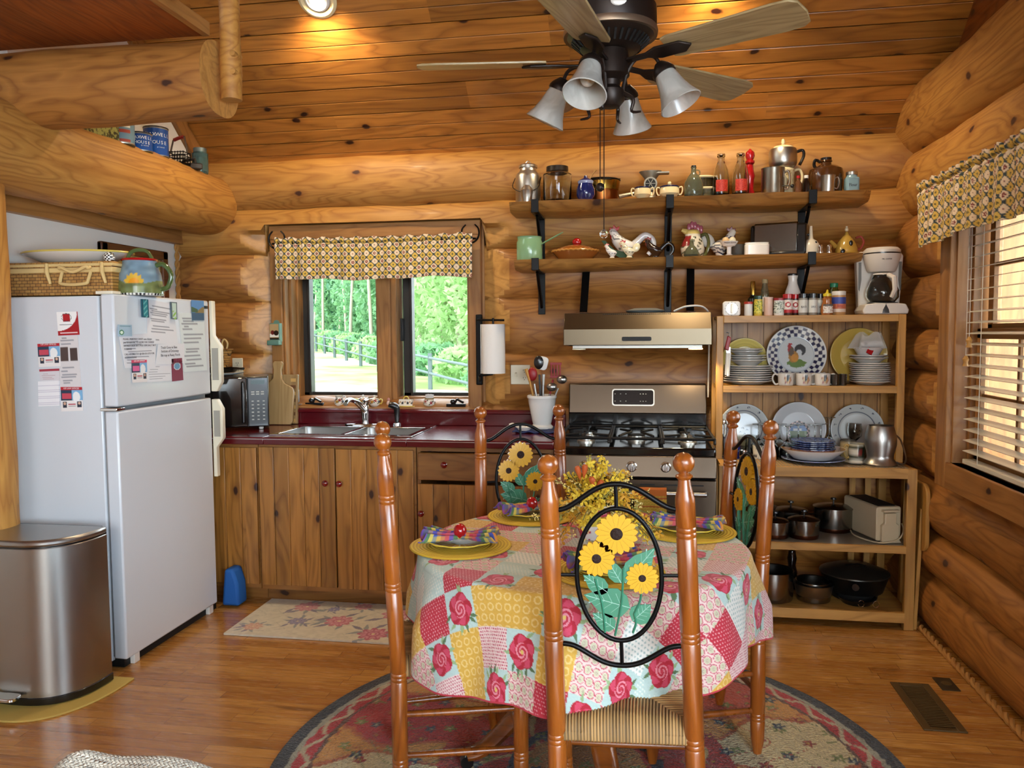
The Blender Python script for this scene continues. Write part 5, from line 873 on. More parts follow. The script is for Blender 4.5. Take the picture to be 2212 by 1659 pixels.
# ---- lower shelf
MG = P('mint_enamel', '7fa67c', .25, coat=.5)
vessel('saucepan', 'pale green enamel pot with long upward handle', 'pot', 1144, 4.36, Z2, [(0, 0), (.068, 0), (.072, .006), (.072, .1), (.066, .115), (.068, .13), (.07, .132), (.064, .13), (.06, .11), (.066, .095), (.066, .01), (0, .008)], MG, [('handle', MB().tube([(.06, -.02, .085), (.16, -.03, .135), (.19, -.03, .15)], [.008, .009, .005], 8, sq=.5), MG)])
vessel('pie_dish', 'brown covered pie dish with a red apple knob', 'pie dish', 1243, 4.38, Z2, [(0, 0), (.09, 0), (.12, .03), (.132, .042), (.125, .048), (.09, .068), (.045, .082), (0, .086)], P('crust_glaze', '9a5a26', .2, coat=.6), [('apple_knob', MB().ball((.008, 0, .1), .025, sc=(1.05, 1, .9)), REDG), ('crimped_rim', MB().tube([(.131*cos(k*PI/32), .131*sin(k*PI/32), .046+.004*(k % 2)) for k in range(64)], .006, 6, closed=True), P('crust_edge', 'b8803c', .25, coat=.5))])
def rooster(name, label, cat, px, Y, z, s, bodyc, spotc, comb, tail, tailfn=None, mirror=1, rot=0, spotd=26):
    t = thing(name, label, cat, spot(px, Y, z), (0, 0, rot)); m = MB().xf(sc=(s*mirror, s, s))
    m.grid(lambda u, v: (lambda c, r: (c[0]+r[0]*cos(u*6.2832)*r[2], r[1]*sin(u*6.2832), c[1]+r[0]*cos(u*6.2832)*r[3]))(*_rb(v)), 36, 30, cu=True)
    o = obj('body', m, painted('glazed_paint', .22, .35), t, smooth=70)
    def f(x, y, z_):
        c = fill(x, bodyc); k = spotd/s*1.; gx, gz_ = x*k, z_*k; i, j = np.floor(gx+.5*(np.floor(gz_) % 2)), np.floor(gz_); fx = (gx+.5*(np.floor(gz_) % 2))-i-.5; fz = gz_-j-.5
        if spotc: put(c, (np.hypot(fx*1.4, fz) < .24), spotc)
        put(c, z_ < .05*s, 'd9cfae' if spotc else bodyc); return c
    paint(o, f); x1 = mirror
    obj('comb', MB().xf(sc=(s*x1, s, s)).prism([(-.52, .9), (-.5, 1.02), (-.42, .99), (-.38, 1.1), (-.3, 1.0), (-.2, 1.05), (-.22, .92), (-.36, .88)], .05, (0, 0, 0), (90, 0, 0)), comb, t, bev=.003*1); obj('wattle', MB().xf(sc=(s*x1, s, s)).ball((-.44, 0, .74), .09, sc=(.7, .8, 1.3)), comb, t); obj('beak', MB().xf(sc=(s*x1, s, s)).tube([(-.46, 0, .87), (-.62, 0, .84)], [.05, .005], 8), P('beak_orange', 'c88a4a', .4), t)
    if tailfn: tailfn(t, s, x1, tail)
    return t
def _rb(v):
    """centre line and radii of a standing bird, from base to head"""
    K = [(0, 0, .2, .14), (.02, .12, .13, .11), (.03, .2, .2, .16), (.02, .38, .34, .24), (-.08, .52, .34, .24), (-.24, .66, .22, .17), (-.34, .78, .15, .13), (-.4, .88, .13, .12), (-.41, .96, .07, .07), (-.41, .985, .005, .005)]
    q = v*(len(K)-1); i = min(int(q), len(K)-2); f = q-i; a, b = K[i], K[i+1]; e = [lerp(a[k], b[k], f) for k in range(4)]; return (e[0], e[1]), (e[2], e[3], 1., 0.)
def loop_tail(t, s, x1, m): obj('tail_handle', MB().xf(sc=(s*x1, s, s)).tube(curve([(.22, 0, .42), (.38, 0, .58), (.6, 0, .74), (.82, 0, .6), (.84, 0, .35), (.68, 0, .14)], 5), [.13-.0025*k for k in range(26)], 12), m, t)
def fan_tail(t, s, x1, m): obj('tail', MB().xf(sc=(s*x1, s, s)).ball((.42, 0, .6), .26, sc=(.8, .3, 1.1), rot=(0, 30, 0)), m, t)
WSP = painted('glazed_paint', .22, .35)
rt = rooster('rooster_teapot', 'large white rooster teapot with black speckles, red comb and looped tail handle', 'rooster', 1352, 4.40, Z2, .175, 'ece8e2', '22242a', REDG, P('speckled_white', 'e4e0dc', .15, coat=.6), loop_tail)
obj('green_leaves', MB().prism([(-.06, .05), (-.11, .1), (-.13, .1), (-.09, .04), (-.02, .0), (.05, .0), (.02, .03)], .01, (0, -.05, .0), (90, 0, 0)), P('dark_leaf', '1c3c1e', .6), rt)
rooster('hen_shaker', 'smallest speckled hen shaker with red head, in front of the big rooster', 'hen', 1322, 4.30, Z2, .075, 'ece8e2', '22242a', REDG, REDG); rooster('hen_shaker', 'small yellow-white speckled hen shaker with fanned tail', 'hen', 1359, 4.30, Z2, .09, 'ece4c4', '2a2a2a', REDG, P('speckled_yellow', 'e4dab4', .2, coat=.5), fan_tail)
rooster('dark_rooster', 'small dark brown ceramic rooster figurine', 'rooster', 1416, 4.38, Z2, .11, '2c1c14', None, P('dull_red', '8a2a20', .3), P('black_tail', '14100e', .25, coat=.4), loop_tail)
def rp(x, y, z):
    c = fill(x, 'dcd4c0'); put(c, (z > .05) & (z < .11) & (np.sin(x*160+z*120)*np.sin(z*190) > .35), '3a4030'); put(c, (z > .06) & (z < .12) & (x < -.012) & (y < 0) & (z < .12), '8a2a2a'); put(c, (z < .05) & (np.sin(x*110-z*200) > .75), '4a5a38'); put(c, z > .125, 'd8c070'); return c
t = vessel('rooster_pitcher', 'tall painted rooster-head pitcher with pink comb and yellow beak', 'pitcher', 1496, 4.40, Z2, [(0, 0), (.045, 0), (.06, .02), (.064, .05), (.056, .085), (.042, .115), (.038, .14), (.03, .15), (0, .152)], None, [('beak', MB().tube([(-.03, 0, .14), (-.06, -.01, .152)], [.018, .008], 8), P('beak_yellow', 'd8c070', .3)), ('handle', ear(.045, .085, .02, .12, .009), P('olive_handle', '5a5c30', .2, coat=.5))], pf=rp)
m = MB(); [m.ball((-.02+.016*k, 0, .165+.012*sin(k*1.2)), .014, sc=(.8, .6, 1.6)) for k in range(5)]; obj('comb', m, P('pink_glaze', 'a85868', .2, coat=.5), t)
vessel('oil_cruet', 'small clear glass cruet before the rooster pitcher', 'cruet', 1494, 4.305, Z2, [(0, 0), (.038, 0), (.043, .01), (.03, .04), (.012, .06), (.01, .085), (.016, .09), (.012, .09), (.006, .06), (.026, .036), (.038, .01), (0, .006)], JGL)
hz = rooster('striped_hen', 'navy and white striped hen on a small stand', 'hen', 1556, 4.42, Z2, .155, 'e8e2d4', None, P('maroon_comb', '6a2430', .2, coat=.5), P('striped_tail', 'd8d4c8', .2, coat=.5), fan_tail, mirror=-1); paint_ob = [k for k in kids(hz) if k.name.startswith('body')][0]; paint_ob.data.color_attributes.remove(paint_ob.data.color_attributes[0]); paint(paint_ob, lambda x, y, z: put(fill(x, 'e8e2d4'), (np.sin(z*330+np.sin(x*90)*2) > .2) & (z < .12), '1a2040'))
vessel('stone_bowl', 'grey speckled stoneware bowl under the egg dish', 'bowl', 1592, 4.40, Z2, [(0, 0), (.04, 0), (.05, .02), (.05, .06), (.052, .065), (.045, .06), (.042, .01), (0, .008)], P('speckled_stone', '4a463e', .5, bump=(90, .5, .002)))
t = vessel('egg_dish', 'white lettered dish holding eggs on the stone bowl', 'dish', 1575, 4.33, Z2+.052, [(0, 0), (.03, 0), (.045, .02), (.047, .024), (.04, .02), (.026, .005), (0, .005)], WHITE); text('FRESH EGGS', .011, INK, t, (0, -.046, .014), (80, 0, 0))
obj('dish_stem', MB().lathe([(.03, -.052), (.012, -.04), (.012, -.005), (.02, 0)], 20), WHITE, t)
for k, (dx, lab) in enumerate(((-.018, 'tan egg in the white lettered dish'), (.016, 'pale egg in the white lettered dish'))): p = spot(1575, 4.33, Z2+.052); o = obj('egg', MB().ball((0, 0, 0), .019, sc=(1, .9, 1.15)), P('egg_tan' if k == 0 else 'egg_pale', 'd8b484' if k == 0 else 'd8d0b4', .4), None, (p[0]+dx, p[1], p[2]+.028)); tag(o, lab, 'egg', 'eggs in the dish')
t = thing('ceramic_box', 'low white ceramic dish in front of the toaster', 'dish', spot(1634, 4.33, Z2)); obj('dish_body', MB().prism(rrect(.125, .07, .02), .06, (0, 0, .03)), WHITE, t, bev=.006); obj('lid', MB().prism(rrect(.12, .066, .018), .006, (0, 0, .063)), WHITE, t)
t = thing('toaster', 'chrome two-slot toaster with black ends on the lower shelf', 'toaster', spot(1678, 4.42, Z2), (0, 0, -18)); TO = P('toaster_chrome', '8c8880', .22, 1.)
m = MB(); o2 = [(-.062, .02), (.062, .02), (.05, .165), (.04, .175), (-.04, .175), (-.05, .165)]; m.prism(o2, .22, (0, 0, 0), (90, 0, 90)); obj('shell', m, TO, t, bev=.004); m = MB(); m.prism([(a_*1.08, max(.0, b_*1.03-.015)) for a_, b_ in o2], .05, (.13, 0, 0), (90, 0, 90)); obj('black_end', m, BLK, t, bev=.008); obj('black_end', MB().prism([(a_*1.08, max(.0, b_*1.03-.015)) for a_, b_ in o2], .02, (-.118, 0, 0), (90, 0, 90)), BLK, t, bev=.006)
obj('lever', MB().b2((.155, -.012, .1), (.18, .012, .112)), BLK, t, bev=.003); obj('slot', MB().b2((-.09, -.025, .17), (.09, -.008, .177)), BLKM, t); obj('slot', MB().b2((-.09, .008, .17), (.09, .025, .177)), BLKM, t); obj('base', MB().b2((-.12, -.066, .0), (.15, .066, .02)), BLK, t, bev=.004)
vessel('funnel_hen', 'upturned white enamel funnel with a dark eye spot', 'funnel', 1751, 4.36, Z2, [(0, .0), (.05, .0), (.05, .025), (.045, .05), (.03, .072), (.013, .083), (.01, .1), (.007, .15), (0, .151)], P('ivory_enamel', 'd4cbb8', .25, coat=.4), [('eye_spot', MB().ball((.02, -.03, .062), .006), BLK)])
for px, Y, lab in ((1772, 4.30, 'little steel shaker in front of the white funnel'), (1791, 4.30, 'little steel shaker beside the beehive teapot')): vessel('steel_shaker', lab, 'shaker', px, Y, Z2, [(0, 0), (.012, 0), (.014, .01), (.009, .022), (.013, .036), (.009, .045), (0, .046)], CHROME)
t = vessel('beehive_teapot', 'yellow ribbed beehive teapot with bee and red handle', 'teapot', 1828, 4.39, Z2, [(0, 0), (.055, 0)]+[q for k in range(8) for q in ((.058-.0009*k*k, .008+k*.013), (.0555-.0009*k*k, .0145+k*.013))]+[(.006, .118), (0, .12)], P('hive_yellow', 'b08c3c', .22, coat=.5), [('handle', ear(.045, .085, .03, .085, .006), P('red_handle', '8a3a34', .2, coat=.5)), ('spout', MB().tube([(-.05, 0, .04), (-.08, 0, .075)], [.012, .007], 8), P('hive_yellow2', 'b08c3c', .22)), ('bee_knob', MB().ball((0, 0, .13), .01).ball((0, 0, .143), .006), P('bee', 'd8cdb0', .3)), ('bee', MB().ball((.01, -.052, .055), .01, sc=(1, .4, 1.4)), BLK), ('hive_door', MB().ball((-.028, -.05, .012), .013, sc=(1, .4, 1.1)), BLK)])
# ================================================================ kitchen rack
rk = thing('kitchen_rack', 'tall open pine storage rack with beadboard back', 'rack', (.385, 4.02, 0)); RW = .93
yU = .20; mU = 1.545
def rpost(x, y, z0, z1, w=.036, d=.036): return obj('post', MB().b2((x, y, z0), (x+w, y+d, z1)), RACKZ, rk, bev=.003)
for x in (0.0, RW-.046): rpost(x, .0 if True else 0, 0, .795, .046, .04); rpost(x, .46, 0, mU, .04, .036)
for x in (0.0, RW-.042): rpost(x, yU, .795, mU, .036, .036)
def rshelf(z, y0, lab, wide=RW, th=.036, x0=.0, mat=None):
    m = MB(); m.b2((x0+.036, y0, z-th), (wide-.042, y0+.02, z)); obj('front_rail', m, RACK, rk, bev=.002); m = MB()
    m.b2((x0+.01, y0+.02, z-.016), (wide-.01, .5, z-.001)); obj('shelf', m, mat or RACK, rk)
ZA, ZB, ZC, ZD, ZE = 1.545, 1.183, .797, .415, .085
rshelf(ZA, yU, ''); rshelf(ZB, yU, ''); rshelf(ZC, .0, '', th=.05); rshelf(ZD, .0, '', mat=P('shelf_liner', '8c8272', .3, coat=.3)); rshelf(ZE, .0, '', th=.05)
obj('beadboard_back', MB().b2((.02, .475, ZC), (RW-.02, .487, ZA-.02)), BEAD, rk); m = MB()
for k in range(11): m.b2((.02+k*.085, .4735, ZC), (.0225+k*.085, .476, ZA-.02))
obj('bead_groove', m, P('groove_brown', '4a2c12', .7), rk)
for x in (RW-.2, RW-.12): obj('side_slat', MB().b2((x, .44, .1), (x+.03, .455, ZC-.02)), RACKZ, rk)
m = MB()
for k in range(58): m.b2((.04+k*.0148, .012, ZC-.0005), (.0405+k*.0148+.006, .44, ZC+.001))
obj('shelf_liner_ribs', m, P('rib_grey', '8a8478', .5), rk)
YR = 4.27
def rs(px, Y): return at(px, 640, Y=Y).x
def bottle(label, px, Y, h, r, bodym, capm, labelc=None, pf=None, neck=.5, sh=.7, capf=.84, name='spice_jar', grp='seasonings on top of the pine rack', cat='bottle', txt=None, tcol=None):
    t = thing(name, label, cat, (rs(px, Y), Y, ZA), group=grp); hb = h*capf
    obj('bottle_body', MB().lathe([(0, 0), (r*.94, 0), (r, .004), (r, h*sh), (r*neck, hb*.96), (r*neck, hb), (0, hb)], 24), bodym, t); obj('cap', MB().lathe([(r*neck*1.12, hb*.985), (r*neck*1.14, h*.985), (r*neck*.95, h), (0, h)], 22), capm, t)
    if labelc or pf:
        o = obj('label', MB().grid(lambda u, v: ((r+.0006)*cos(u*6.2832), (r+.0006)*sin(u*6.2832), h*(.12+(sh-.2)*v)), 40, 30, cu=True), painted('printed_label', .5), t); paint(o, pf or (lambda x, y, z: fill(x, labelc)))
    if txt: text(txt, r*.62, tcol or INK, t, (0, -r-.001, h*.38), (90, 0, 0), sx=min(1, 3.2/len(txt)))
    return t
t = thing('kitchen_timer', 'white square dial kitchen timer at the rack end near the hood', 'timer', (rs(1580, 4.25), 4.25, ZA)); obj('case', MB().prism(rrect(.088, .076, .014, 5, 0, .038), .04, (0, 0, 0), (90, 0, 0)), WPL, t, bev=.005); obj('dial', MB().lathe([(.03, 0), (.03, .004), (0, .004)], 30, (0, -.02, .038), (90, 0, 0)), CREAM, t); obj('dial_grip', MB().box((0, -.03, .038), (.009, .012, .05)), CREAM, t, bev=.002)
m = MB(); [m.box((.033*sin(k*PI/6), -.0208, .038+.033*cos(k*PI/6)), (.003, .001, .003)) for k in range(12)]; obj('minute_marks', m, INK, t)
DG = P('dark_green_glass', '10160c', .06, coat=.7)
bottle('dark wine-like bottle with gold neck behind the seasonings', 1626, 4.36, .185, .026, DG, BRASS, neck=.4, sh=.5, capf=.62, name='sauce_bottle'); bottle('clear bottle with white neck label and cork-coloured cap', 1652, 4.36, .195, .022, JGL, P('cork_cap', 'a89468', .5), 'e8e6e0', neck=.6, sh=.6, capf=.9, name='sauce_bottle')
bottle('small white spice box with a red lid beside the timer', 1617, 4.25, .073, .021, WPL, P('orange_red_cap', 'b0301c', .4), neck=.95, sh=.86); bottle('yellow labelled spice jar with dark green lid', 1638, 4.25, .103, .021, P('yellow_jar', 'c8b040', .3), P('green_cap', '14382a', .35), pf=lambda x, y, z: put(fill(x, 'd8cc50'), vnoise(x*260, z*260) > .6, '5a7a2a'), neck=.9, sh=.8)
bottle('plain pale pink salt shaker with rounded top', 1660, 4.25, .095, .022, P('pale_pink', 'dcb8a4', .35), P('pale_pink_top', 'dcc0b4', .35), neck=.95, sh=.95, capf=.93)
bottle('white and green printed seasoning tin with dark red lid', 1683, 4.25, .09, .026, WPL, P('dark_red_cap', '8c1c24', .35), pf=lambda x, y, z: put(fill(x, 'd4d8cc'), vnoise(x*220, z*220) > .62, '5a6a5a'), neck=.98, sh=.88, capf=.88)
RC = P('red_cap', 'a8141c', .3, coat=.3)
for px, Y, lab in ((1702, 4.25, 'red-capped seasoning jar with a red swirl label in front of the carafe'), (1718, 4.30, 'second red-capped jar half hidden beside the first')): bottle(lab, px, Y, .11, .0235, P('spice_brown', '3a1a10', .3), RC, pf=lambda x, y, z: put(put(fill(x, 'e4d8d0'), np.abs(np.hypot(x+.002, z-.055)-.011) < .003, 'a8141c'), z < .03, 'a8141c'), neck=.95, sh=.8, capf=.8)
for px, Y, tx, lab in ((1735, 4.26, 'BLACK', 'black-capped clear spice jar nearer the red-capped jars'), (1756, 4.26, 'GARLIC', 'black-capped clear spice jar nearer the honey bear'), (1772, 4.31, 'SALT', 'black-capped spice jar tucked behind the honey bear')): bottle(lab, px, Y, .112, .0225, P('grey_spice', '8a867c', .3), BLK, 'd8d8d0', neck=.9, sh=.78, capf=.8, txt=tx)
t = thing('vinegar_carafe', 'white ceramic carafe lettered Oil in a black band', 'carafe', (rs(1712, 4.40), 4.40, ZA)); obj('carafe_body', MB().lathe([(0, 0), (.045, 0), (.05, .04), (.05, .07), (.038, .13), (.024, .17), (.022, .19), (.027, .215), (.024, .222), (.02, .21), (0, .2)], 36), WHITE, t); obj('lip', MB().lathe([(.0275, .213), (.0275, .22), (.024, .224), (.022, .215)], 28), BLK, t)
obj('band', MB().lathe([(.0508, .078), (.0488, .094)], 36), P('band_grey', '2a2a2e', .4), t); text('MERCARE', .016, WPL, t, (0, -.0505, .086), (82, 0, 0))
t = thing('black_mug', 'black mug with white rim behind the spice jars', 'mug', (rs(1761, 4.40), 4.40, ZA)); obj('mug_body', MB().lathe([(0, 0), (.043, 0), (.045, .01), (.045, .11), (.041, .11), (.04, .01), (0, .01)], 32), BLK, t); obj('rim', MB().lathe([(.0455, .106), (.0455, .112), (.041, .112)], 32), WHITE, t); obj('handle', ear(.043, .07, .03, .09, .006), BLK, t)
t = thing('honey_bear', 'honey bottle with yellow cap and white label', 'bottle', (rs(1787, 4.25), 4.25, ZA)); obj('bottle_body', MB().lathe([(0, 0), (.028, 0), (.031, .02), (.029, .045), (.022, .07), (.024, .082), (.016, .098), (0, .1)], 28, sy=.8), P('honey_amber', 'c87838', .1, trans=.4, coat=.4), t); obj('cap', MB().lathe([(.021, .095), (.021, .108), (.008, .112), (.004, .128), (0, .13)], 20), P('honey_cap', 'd8c030', .35), t)
o = obj('label', MB().grid(lambda u, v: (.032*cos(3.9+1.7*u), .0262*sin(3.9+1.7*u), .01+.045*v), 24, 20), painted('printed_label', .5), t); paint(o, lambda x, y, z: put(put(fill(x, 'e2dcd0'), vnoise(x*300, z*300) > .68, 'a07058'), z > .045, '5a5048'))
bottle('tall oil bottle with green cap behind the peanut butter', 1801, 4.38, .17, .036, P('olive_oil', '6a6420', .1, trans=.4), P('green_screw_cap', '1c7a52', .35), neck=.5, sh=.6, capf=.88, name='oil_bottle'); bottle('peanut butter jar with white lid and colourful label', 1812, 4.28, .122, .034, P('peanut', 'b98d5c', .3), WPL, pf=lambda x, y, z: put(put(fill(x, 'c06a4a'), z > .055, '3c4c9a'), (z < .03), 'd8c8b8'), neck=.88, sh=.82, capf=.84, name='peanut_butter_jar', txt='Butter', tcol=RC)
CW = P('coffee_white', 'd8d0c4', .35, coat=.2); t = thing('coffee_maker', 'white drip coffee maker with glass carafe on the rack top', 'coffee maker', (rs(1903, 4.32), 4.32, ZA+.002))
obj('back_column', MB().prism([(-.098, 0), (.098, 0), (.115, .3), (.1, .325), (-.1, .325), (-.115, .3)], .06, (0, .06, 0), (90, 0, 0)), CW, t, bev=.01)
for s_ in (-1, 1): obj('water_gauge', MB().prism([(s_*.098, .12), (s_*.103, .13), (s_*.105, .27), (s_*.092, .27), (s_*.09, .18)], .004, (0, .027, 0), (90, 0, 0)), P('gauge_grey', '6a655c', .3), t)
obj('filter_basket', MB().lathe([(.062, .215), (.07, .225), (.088, .29), (.09, .305), (.0, .305)], 36, (0, 0, 0)), CW, t); obj('brew_lid', MB().lathe([(.088, .312), (.088, .325), (.075, .338), (0, .342)], 36), CW, t); obj('lid_seam', MB().lathe([(.0875, .304), (.0875, .314)], 36), BLK, t); obj('base_plate', MB().prism([(-.105, 0), (.105, 0), (.11, .02), (.095, .05), (.05, .055), (-.05, .055), (-.095, .05), (-.11, .02)], .17, (0, -.005, 0), (90, 0, 0)), CW, t, bev=.006)
obj('hot_plate', MB().lathe([(.082, .004), (.08, .05), (.07, .06), (0, .06)], 36, (0, -.03, 0), sy=.75), P('warming_plate', '35373a', .35, coat=.3), t); text('MR. COFFEE', .009, INK, t, (0, -.0895, .275), (84, 0, 0))
cf = obj('carafe', MB().lathe([(0, .062), (.06, .062), (.078, .085), (.078, .12), (.06, .165), (.045, .195), (.046, .2), (.042, .195), (.056, .165), (.074, .12), (.074, .088), (.056, .066), (0, .066)], 36, (0, -.02, 0)), GLASS, t); obj('carafe_handle', MB().tube([(.01, -.085, .195), (.025, -.125, .18), (.03, -.125, .12), (.02, -.105, .085)], [.012, .013, .012, .01], 8), CW, cf); obj('carafe_lid', MB().lathe([(.047, .2), (.045, .208), (0, .21)], 28, (0, -.02, 0)), CW, cf)
# ---- rack shelf: dinner plates
def plate_prof(r, h=.02): return [(0, 0), (r*.6, 0), (r*.66, .004), (r, h), (r*.995, h+.003), (r*.64, .008), (0, .006)]
PW = P('dinner_white', 'd9d6d0', .2, coat=.4)
pm = {}
def stack(label, px, Y, z0, n, r, dz, h, grp, seed=1, cat='plate', name='dinner_plate', mat=PW, prof=None):
    rr = random.Random(seed); X = at(px, 700, Y=Y).x; key = (r, h, name)
    for k in range(n):
        if key not in pm: pm[key] = obj(name, MB().lathe((prof or plate_prof)(r, h), 44), mat).data; o = [q for q in bpy.data.objects if q.data == pm[key]][0]
        else: o = bpy.data.objects.new(name, pm[key]); COL.objects.link(o)
        o.location = (X+rr.uniform(-.003, .003), Y+rr.uniform(-.003, .003), z0+k*dz); tag(o, label if n > 1 else label, cat, grp)
    return z0+(n-1)*dz+h
bp_ = lambda r, h: [(0, 0), (r*.42, 0), (r*.46, .004), (r*.8, h*.8), (r, h), (r, h+.003), (r*.78, h*.84), (r*.4, .008), (0, .007)]
z_ = stack('white dinner plate in the tall stack under the yellow plate', 1617, 4.36, ZB+.001, 8, .126, .0115, .018, 'white plates stacked by the can opener', 3); z_ = stack('white soup bowl piled on the plate stack by the can opener', 1616, 4.36, z_-.006, 3, .098, .012, .036, 'white bowls on the plates by the can opener', 4, 'bowl', 'soup_bowl', prof=bp_); stack('white cereal bowl topping the pile by the can opener', 1612, 4.36, z_-.012, 2, .088, .012, .034, 'white bowls topping the plates by the can opener', 6, 'bowl', 'soup_bowl', prof=bp_)
z_ = stack('white dinner plate in the stack at the rack end by the log wall', 1881, 4.36, ZB+.001, 10, .1, .0105, .016, 'white plates stacked by the log wall', 5); z_ = stack('white bowl on the plate stack by the log wall', 1879, 4.36, z_-.006, 2, .093, .012, .034, 'white bowls on the plates by the log wall', 9, 'bowl', 'soup_bowl', prof=bp_)
t = thing('napkin_packet', 'clear plastic bag of paper goods in a paper bowl on the white bowls', 'packet', (at(1877, 700, Y=4.36).x, 4.36, z_+.002)); obj('paper_bowl', MB().lathe([(0, 0), (.05, 0), (.075, .04), (.072, .04), (.048, .004)], 36, rf=lambda a_, z: 1+.03*sin(a_*20)), P('packet_white', 'd8d4d0', .5), t); obj('red_stripe', MB().box((-.01, -.068, .022), (.03, .004, .034), rot=(-25, 30, 0)), RC, t)
obj('plastic_bag', MB().grid(lambda u, v: ((.085-.03*v)*cos(u*6.28)*(1+.14*sin(u*31)+.1*sin(u*17)), (.06-.02*v)*sin(u*6.28)*(1+.1*sin(u*23)), .035+.075*v+.012*sin(u*25)*v), 60, 12, cu=True), P('clear_plastic', 'f4f2ee', .15, alpha=.35), t); obj('roll', MB().lathe([(.017, -.055), (.017, .055), (0, .055)], 20, (.01, -.01, .06), (0, 90, 0)), WPL, t); obj('roll_badge', MB().ball((-.02, -.028, .06), .008, sc=(1, .3, 1)), P('badge_maroon', '5a2420', .4), t)
def standplate(name, label, px, py, Y, z, r, fn, lean=-9, oval=1., group=None):
    """a plate stood on edge against the rack back"""
    t = thing(name, label, 'plate', (at(px, py, Y=Y).x, Y, z+r*oval*cos(rd(lean))+.002), (90+lean, 0, 0), group); m = MB(); na, nr = 150, 34; pr = lambda q: .0 if q < .62 else (q-.62)/.38*.016*(r/.12)
    m.grid(lambda u, v: (r*max(v, .004)*cos(u*6.2832), r*oval*max(v, .004)*sin(u*6.2832), pr(v)), na, nr, cu=True); o = obj('plate_face', m, painted('glazed_paint', .22, .35), t, smooth=60); paint(o, fn); q = o.modifiers.new('sol', 'SOLIDIFY'); q.thickness = .006; q.offset = -1; return t
def check_plate(x, y, z):
    r = np.hypot(x, y)/.155; a = np.arctan2(y, x); c = fill(x, 'c9cfcf'); ring = (r > .62) & (r < .985); k = (np.floor(a*38/6.2832)+np.floor((r-.62)/.122)) % 2; put(c, ring, 'dfe0da'); put(c, ring & (k > .5), '1a2148'); put(c, (r > .955), 'e4e4e0'); put(c, (r > .58) & (r < .62), 'b4bcc0')
    X, Y_ = x/.155, y/.155; put(c, (((X-.02)/.34)**2+((Y_+.31)/.16)**2 < .55+.5*vnoise(X*18, Y_*18)), '5a7a30'); put(c, (np.hypot((X-.14)/.19, (Y_-.16)/.2) < 1) & ~(np.hypot((X-.1)/.1, (Y_-.03)/.14) < 1), '22262a')
    put(c, np.hypot((X+.08)/.17, (Y_+.08)/.2) < 1, 'a8762c'); put(c, (np.hypot((X+.16)/.1, (Y_-.12)/.17) < 1), '5a4634'); put(c, (np.hypot((X+.04)/.12, (Y_+.12)/.14) < 1), 'c98a30'); put(c, np.hypot((X+.21)/.06, (Y_-.28)/.08) < 1, 'a01c20'); put(c, (np.hypot((X+.18)/.07, (Y_-.36)/.035) < 1), 'a01c20'); put(c, np.hypot((X+.24)/.035, (Y_-.17)/.08) < 1, '9a1a20'); return c
standplate('rooster_plate', 'large round plate with navy checkered rim and painted rooster', 1719, 757, 4.42, ZB, .155, check_plate)
yp = lambda x, y, z: fill(x, 'e2cc70')*(1-.06*(np.abs(np.sin(np.hypot(x, y)*190)) > .9)[:, None]*(np.hypot(x, y) > .05)[:, None])
standplate('yellow_plate', 'yellow plate standing behind the white bowls by the can opener', 1608, 776, 4.455, ZB, .122, yp, -5); standplate('yellow_plate', 'largest yellow plate standing behind the plates near the log wall', 1853, 765, 4.45, ZB, .147, lambda x, y, z: fill(x, 'c4a44c'), -6)
LM = lambda x, y, z: put(put(put(fill(x, 'ded9cf'), np.hypot((np.arctan2(-y, x)-1.45)*.036, z-.03) < .015, 'c9a878'), np.abs(np.hypot((np.arctan2(-y, x)-1.45)*.036, z-.03)-.017) < .0014, '8a2a30'), (np.hypot((np.arctan2(-y, x)-1.45)*.036, z-.045) < .009) | (np.hypot((np.arctan2(-y, x)-1.5)*.036, z-.027) < .005), '1c1c20')
for k, (px, Y, sd, lab) in enumerate(((1699, 4.27, -1, 'white ginger jar-print mug nearest the plate stack'), (1738, 4.27, 1, 'white jar-print mug in the middle of the row'), (1779, 4.27, 1, 'white jar-print mug nearest the dark glasses'), (1712, 4.37, -1, 'white mug in the back row behind the first mug'), (1760, 4.37, 1, 'white mug in the back row behind the last two mugs'))):
    glazed('mug', lab, 'mug', (at(px, 700, Y=Y).x, Y, ZB), [(0, 0), (.036, 0), (.038, .005), (.039, .062), (.035, .062), (.034, .008), (0, .008)], None, LM if k < 3 else (lambda x, y, z: fill(x, 'ded9cf')), [('handle', ear(.036, .066, .008, .052, .0045, sd), PW)], group='white mugs on the rack')
for px, Y, lab in ((1806, 4.27, 'short dark glass tumbler beside the mugs'), (1822, 4.29, 'short dark ribbed glass tumbler beside the plate stack')): glazed('tumbler', lab, 'glass', (at(px, 700, Y=Y).x, Y, ZB), [(0, 0), (.02, 0), (.023, .058), (.02, .058), (.018, .008), (0, .008)], P('smoke_glass', '3a342c', .05, trans=.5, coat=.6), rf=lambda a_, z: 1+.03*sin(a_*12), n=48)
t = thing('can_opener', 'red and white hand can opener hung on the rack post', 'can opener', (at(1573, 750, Y=4.24).x, 4.235, ZB+.05)); obj('grip', MB().tube([(.0, 0, .0), (.006, 0, .12)], [.008, .009], 8), WPL, t); obj('grip', MB().tube([(-.012, 0, .005), (-.004, 0, .12)], [.007, .008], 8), WPL, t); obj('crank', MB().prism([(-.02, .14), (.0, .13), (.012, .2), (-.005, .21)], .015, (0, -.01, 0), (90, 0, 0)), R_, t, bev=.004); obj('cutter', MB().box((.0, 0, .135), (.022, .01, .03)), STEEL, t); obj('hook', TBE([(0, 0, .205), (.004, 0, .222), (-.008, .012, .226)], .002, 6), STEEL, t)
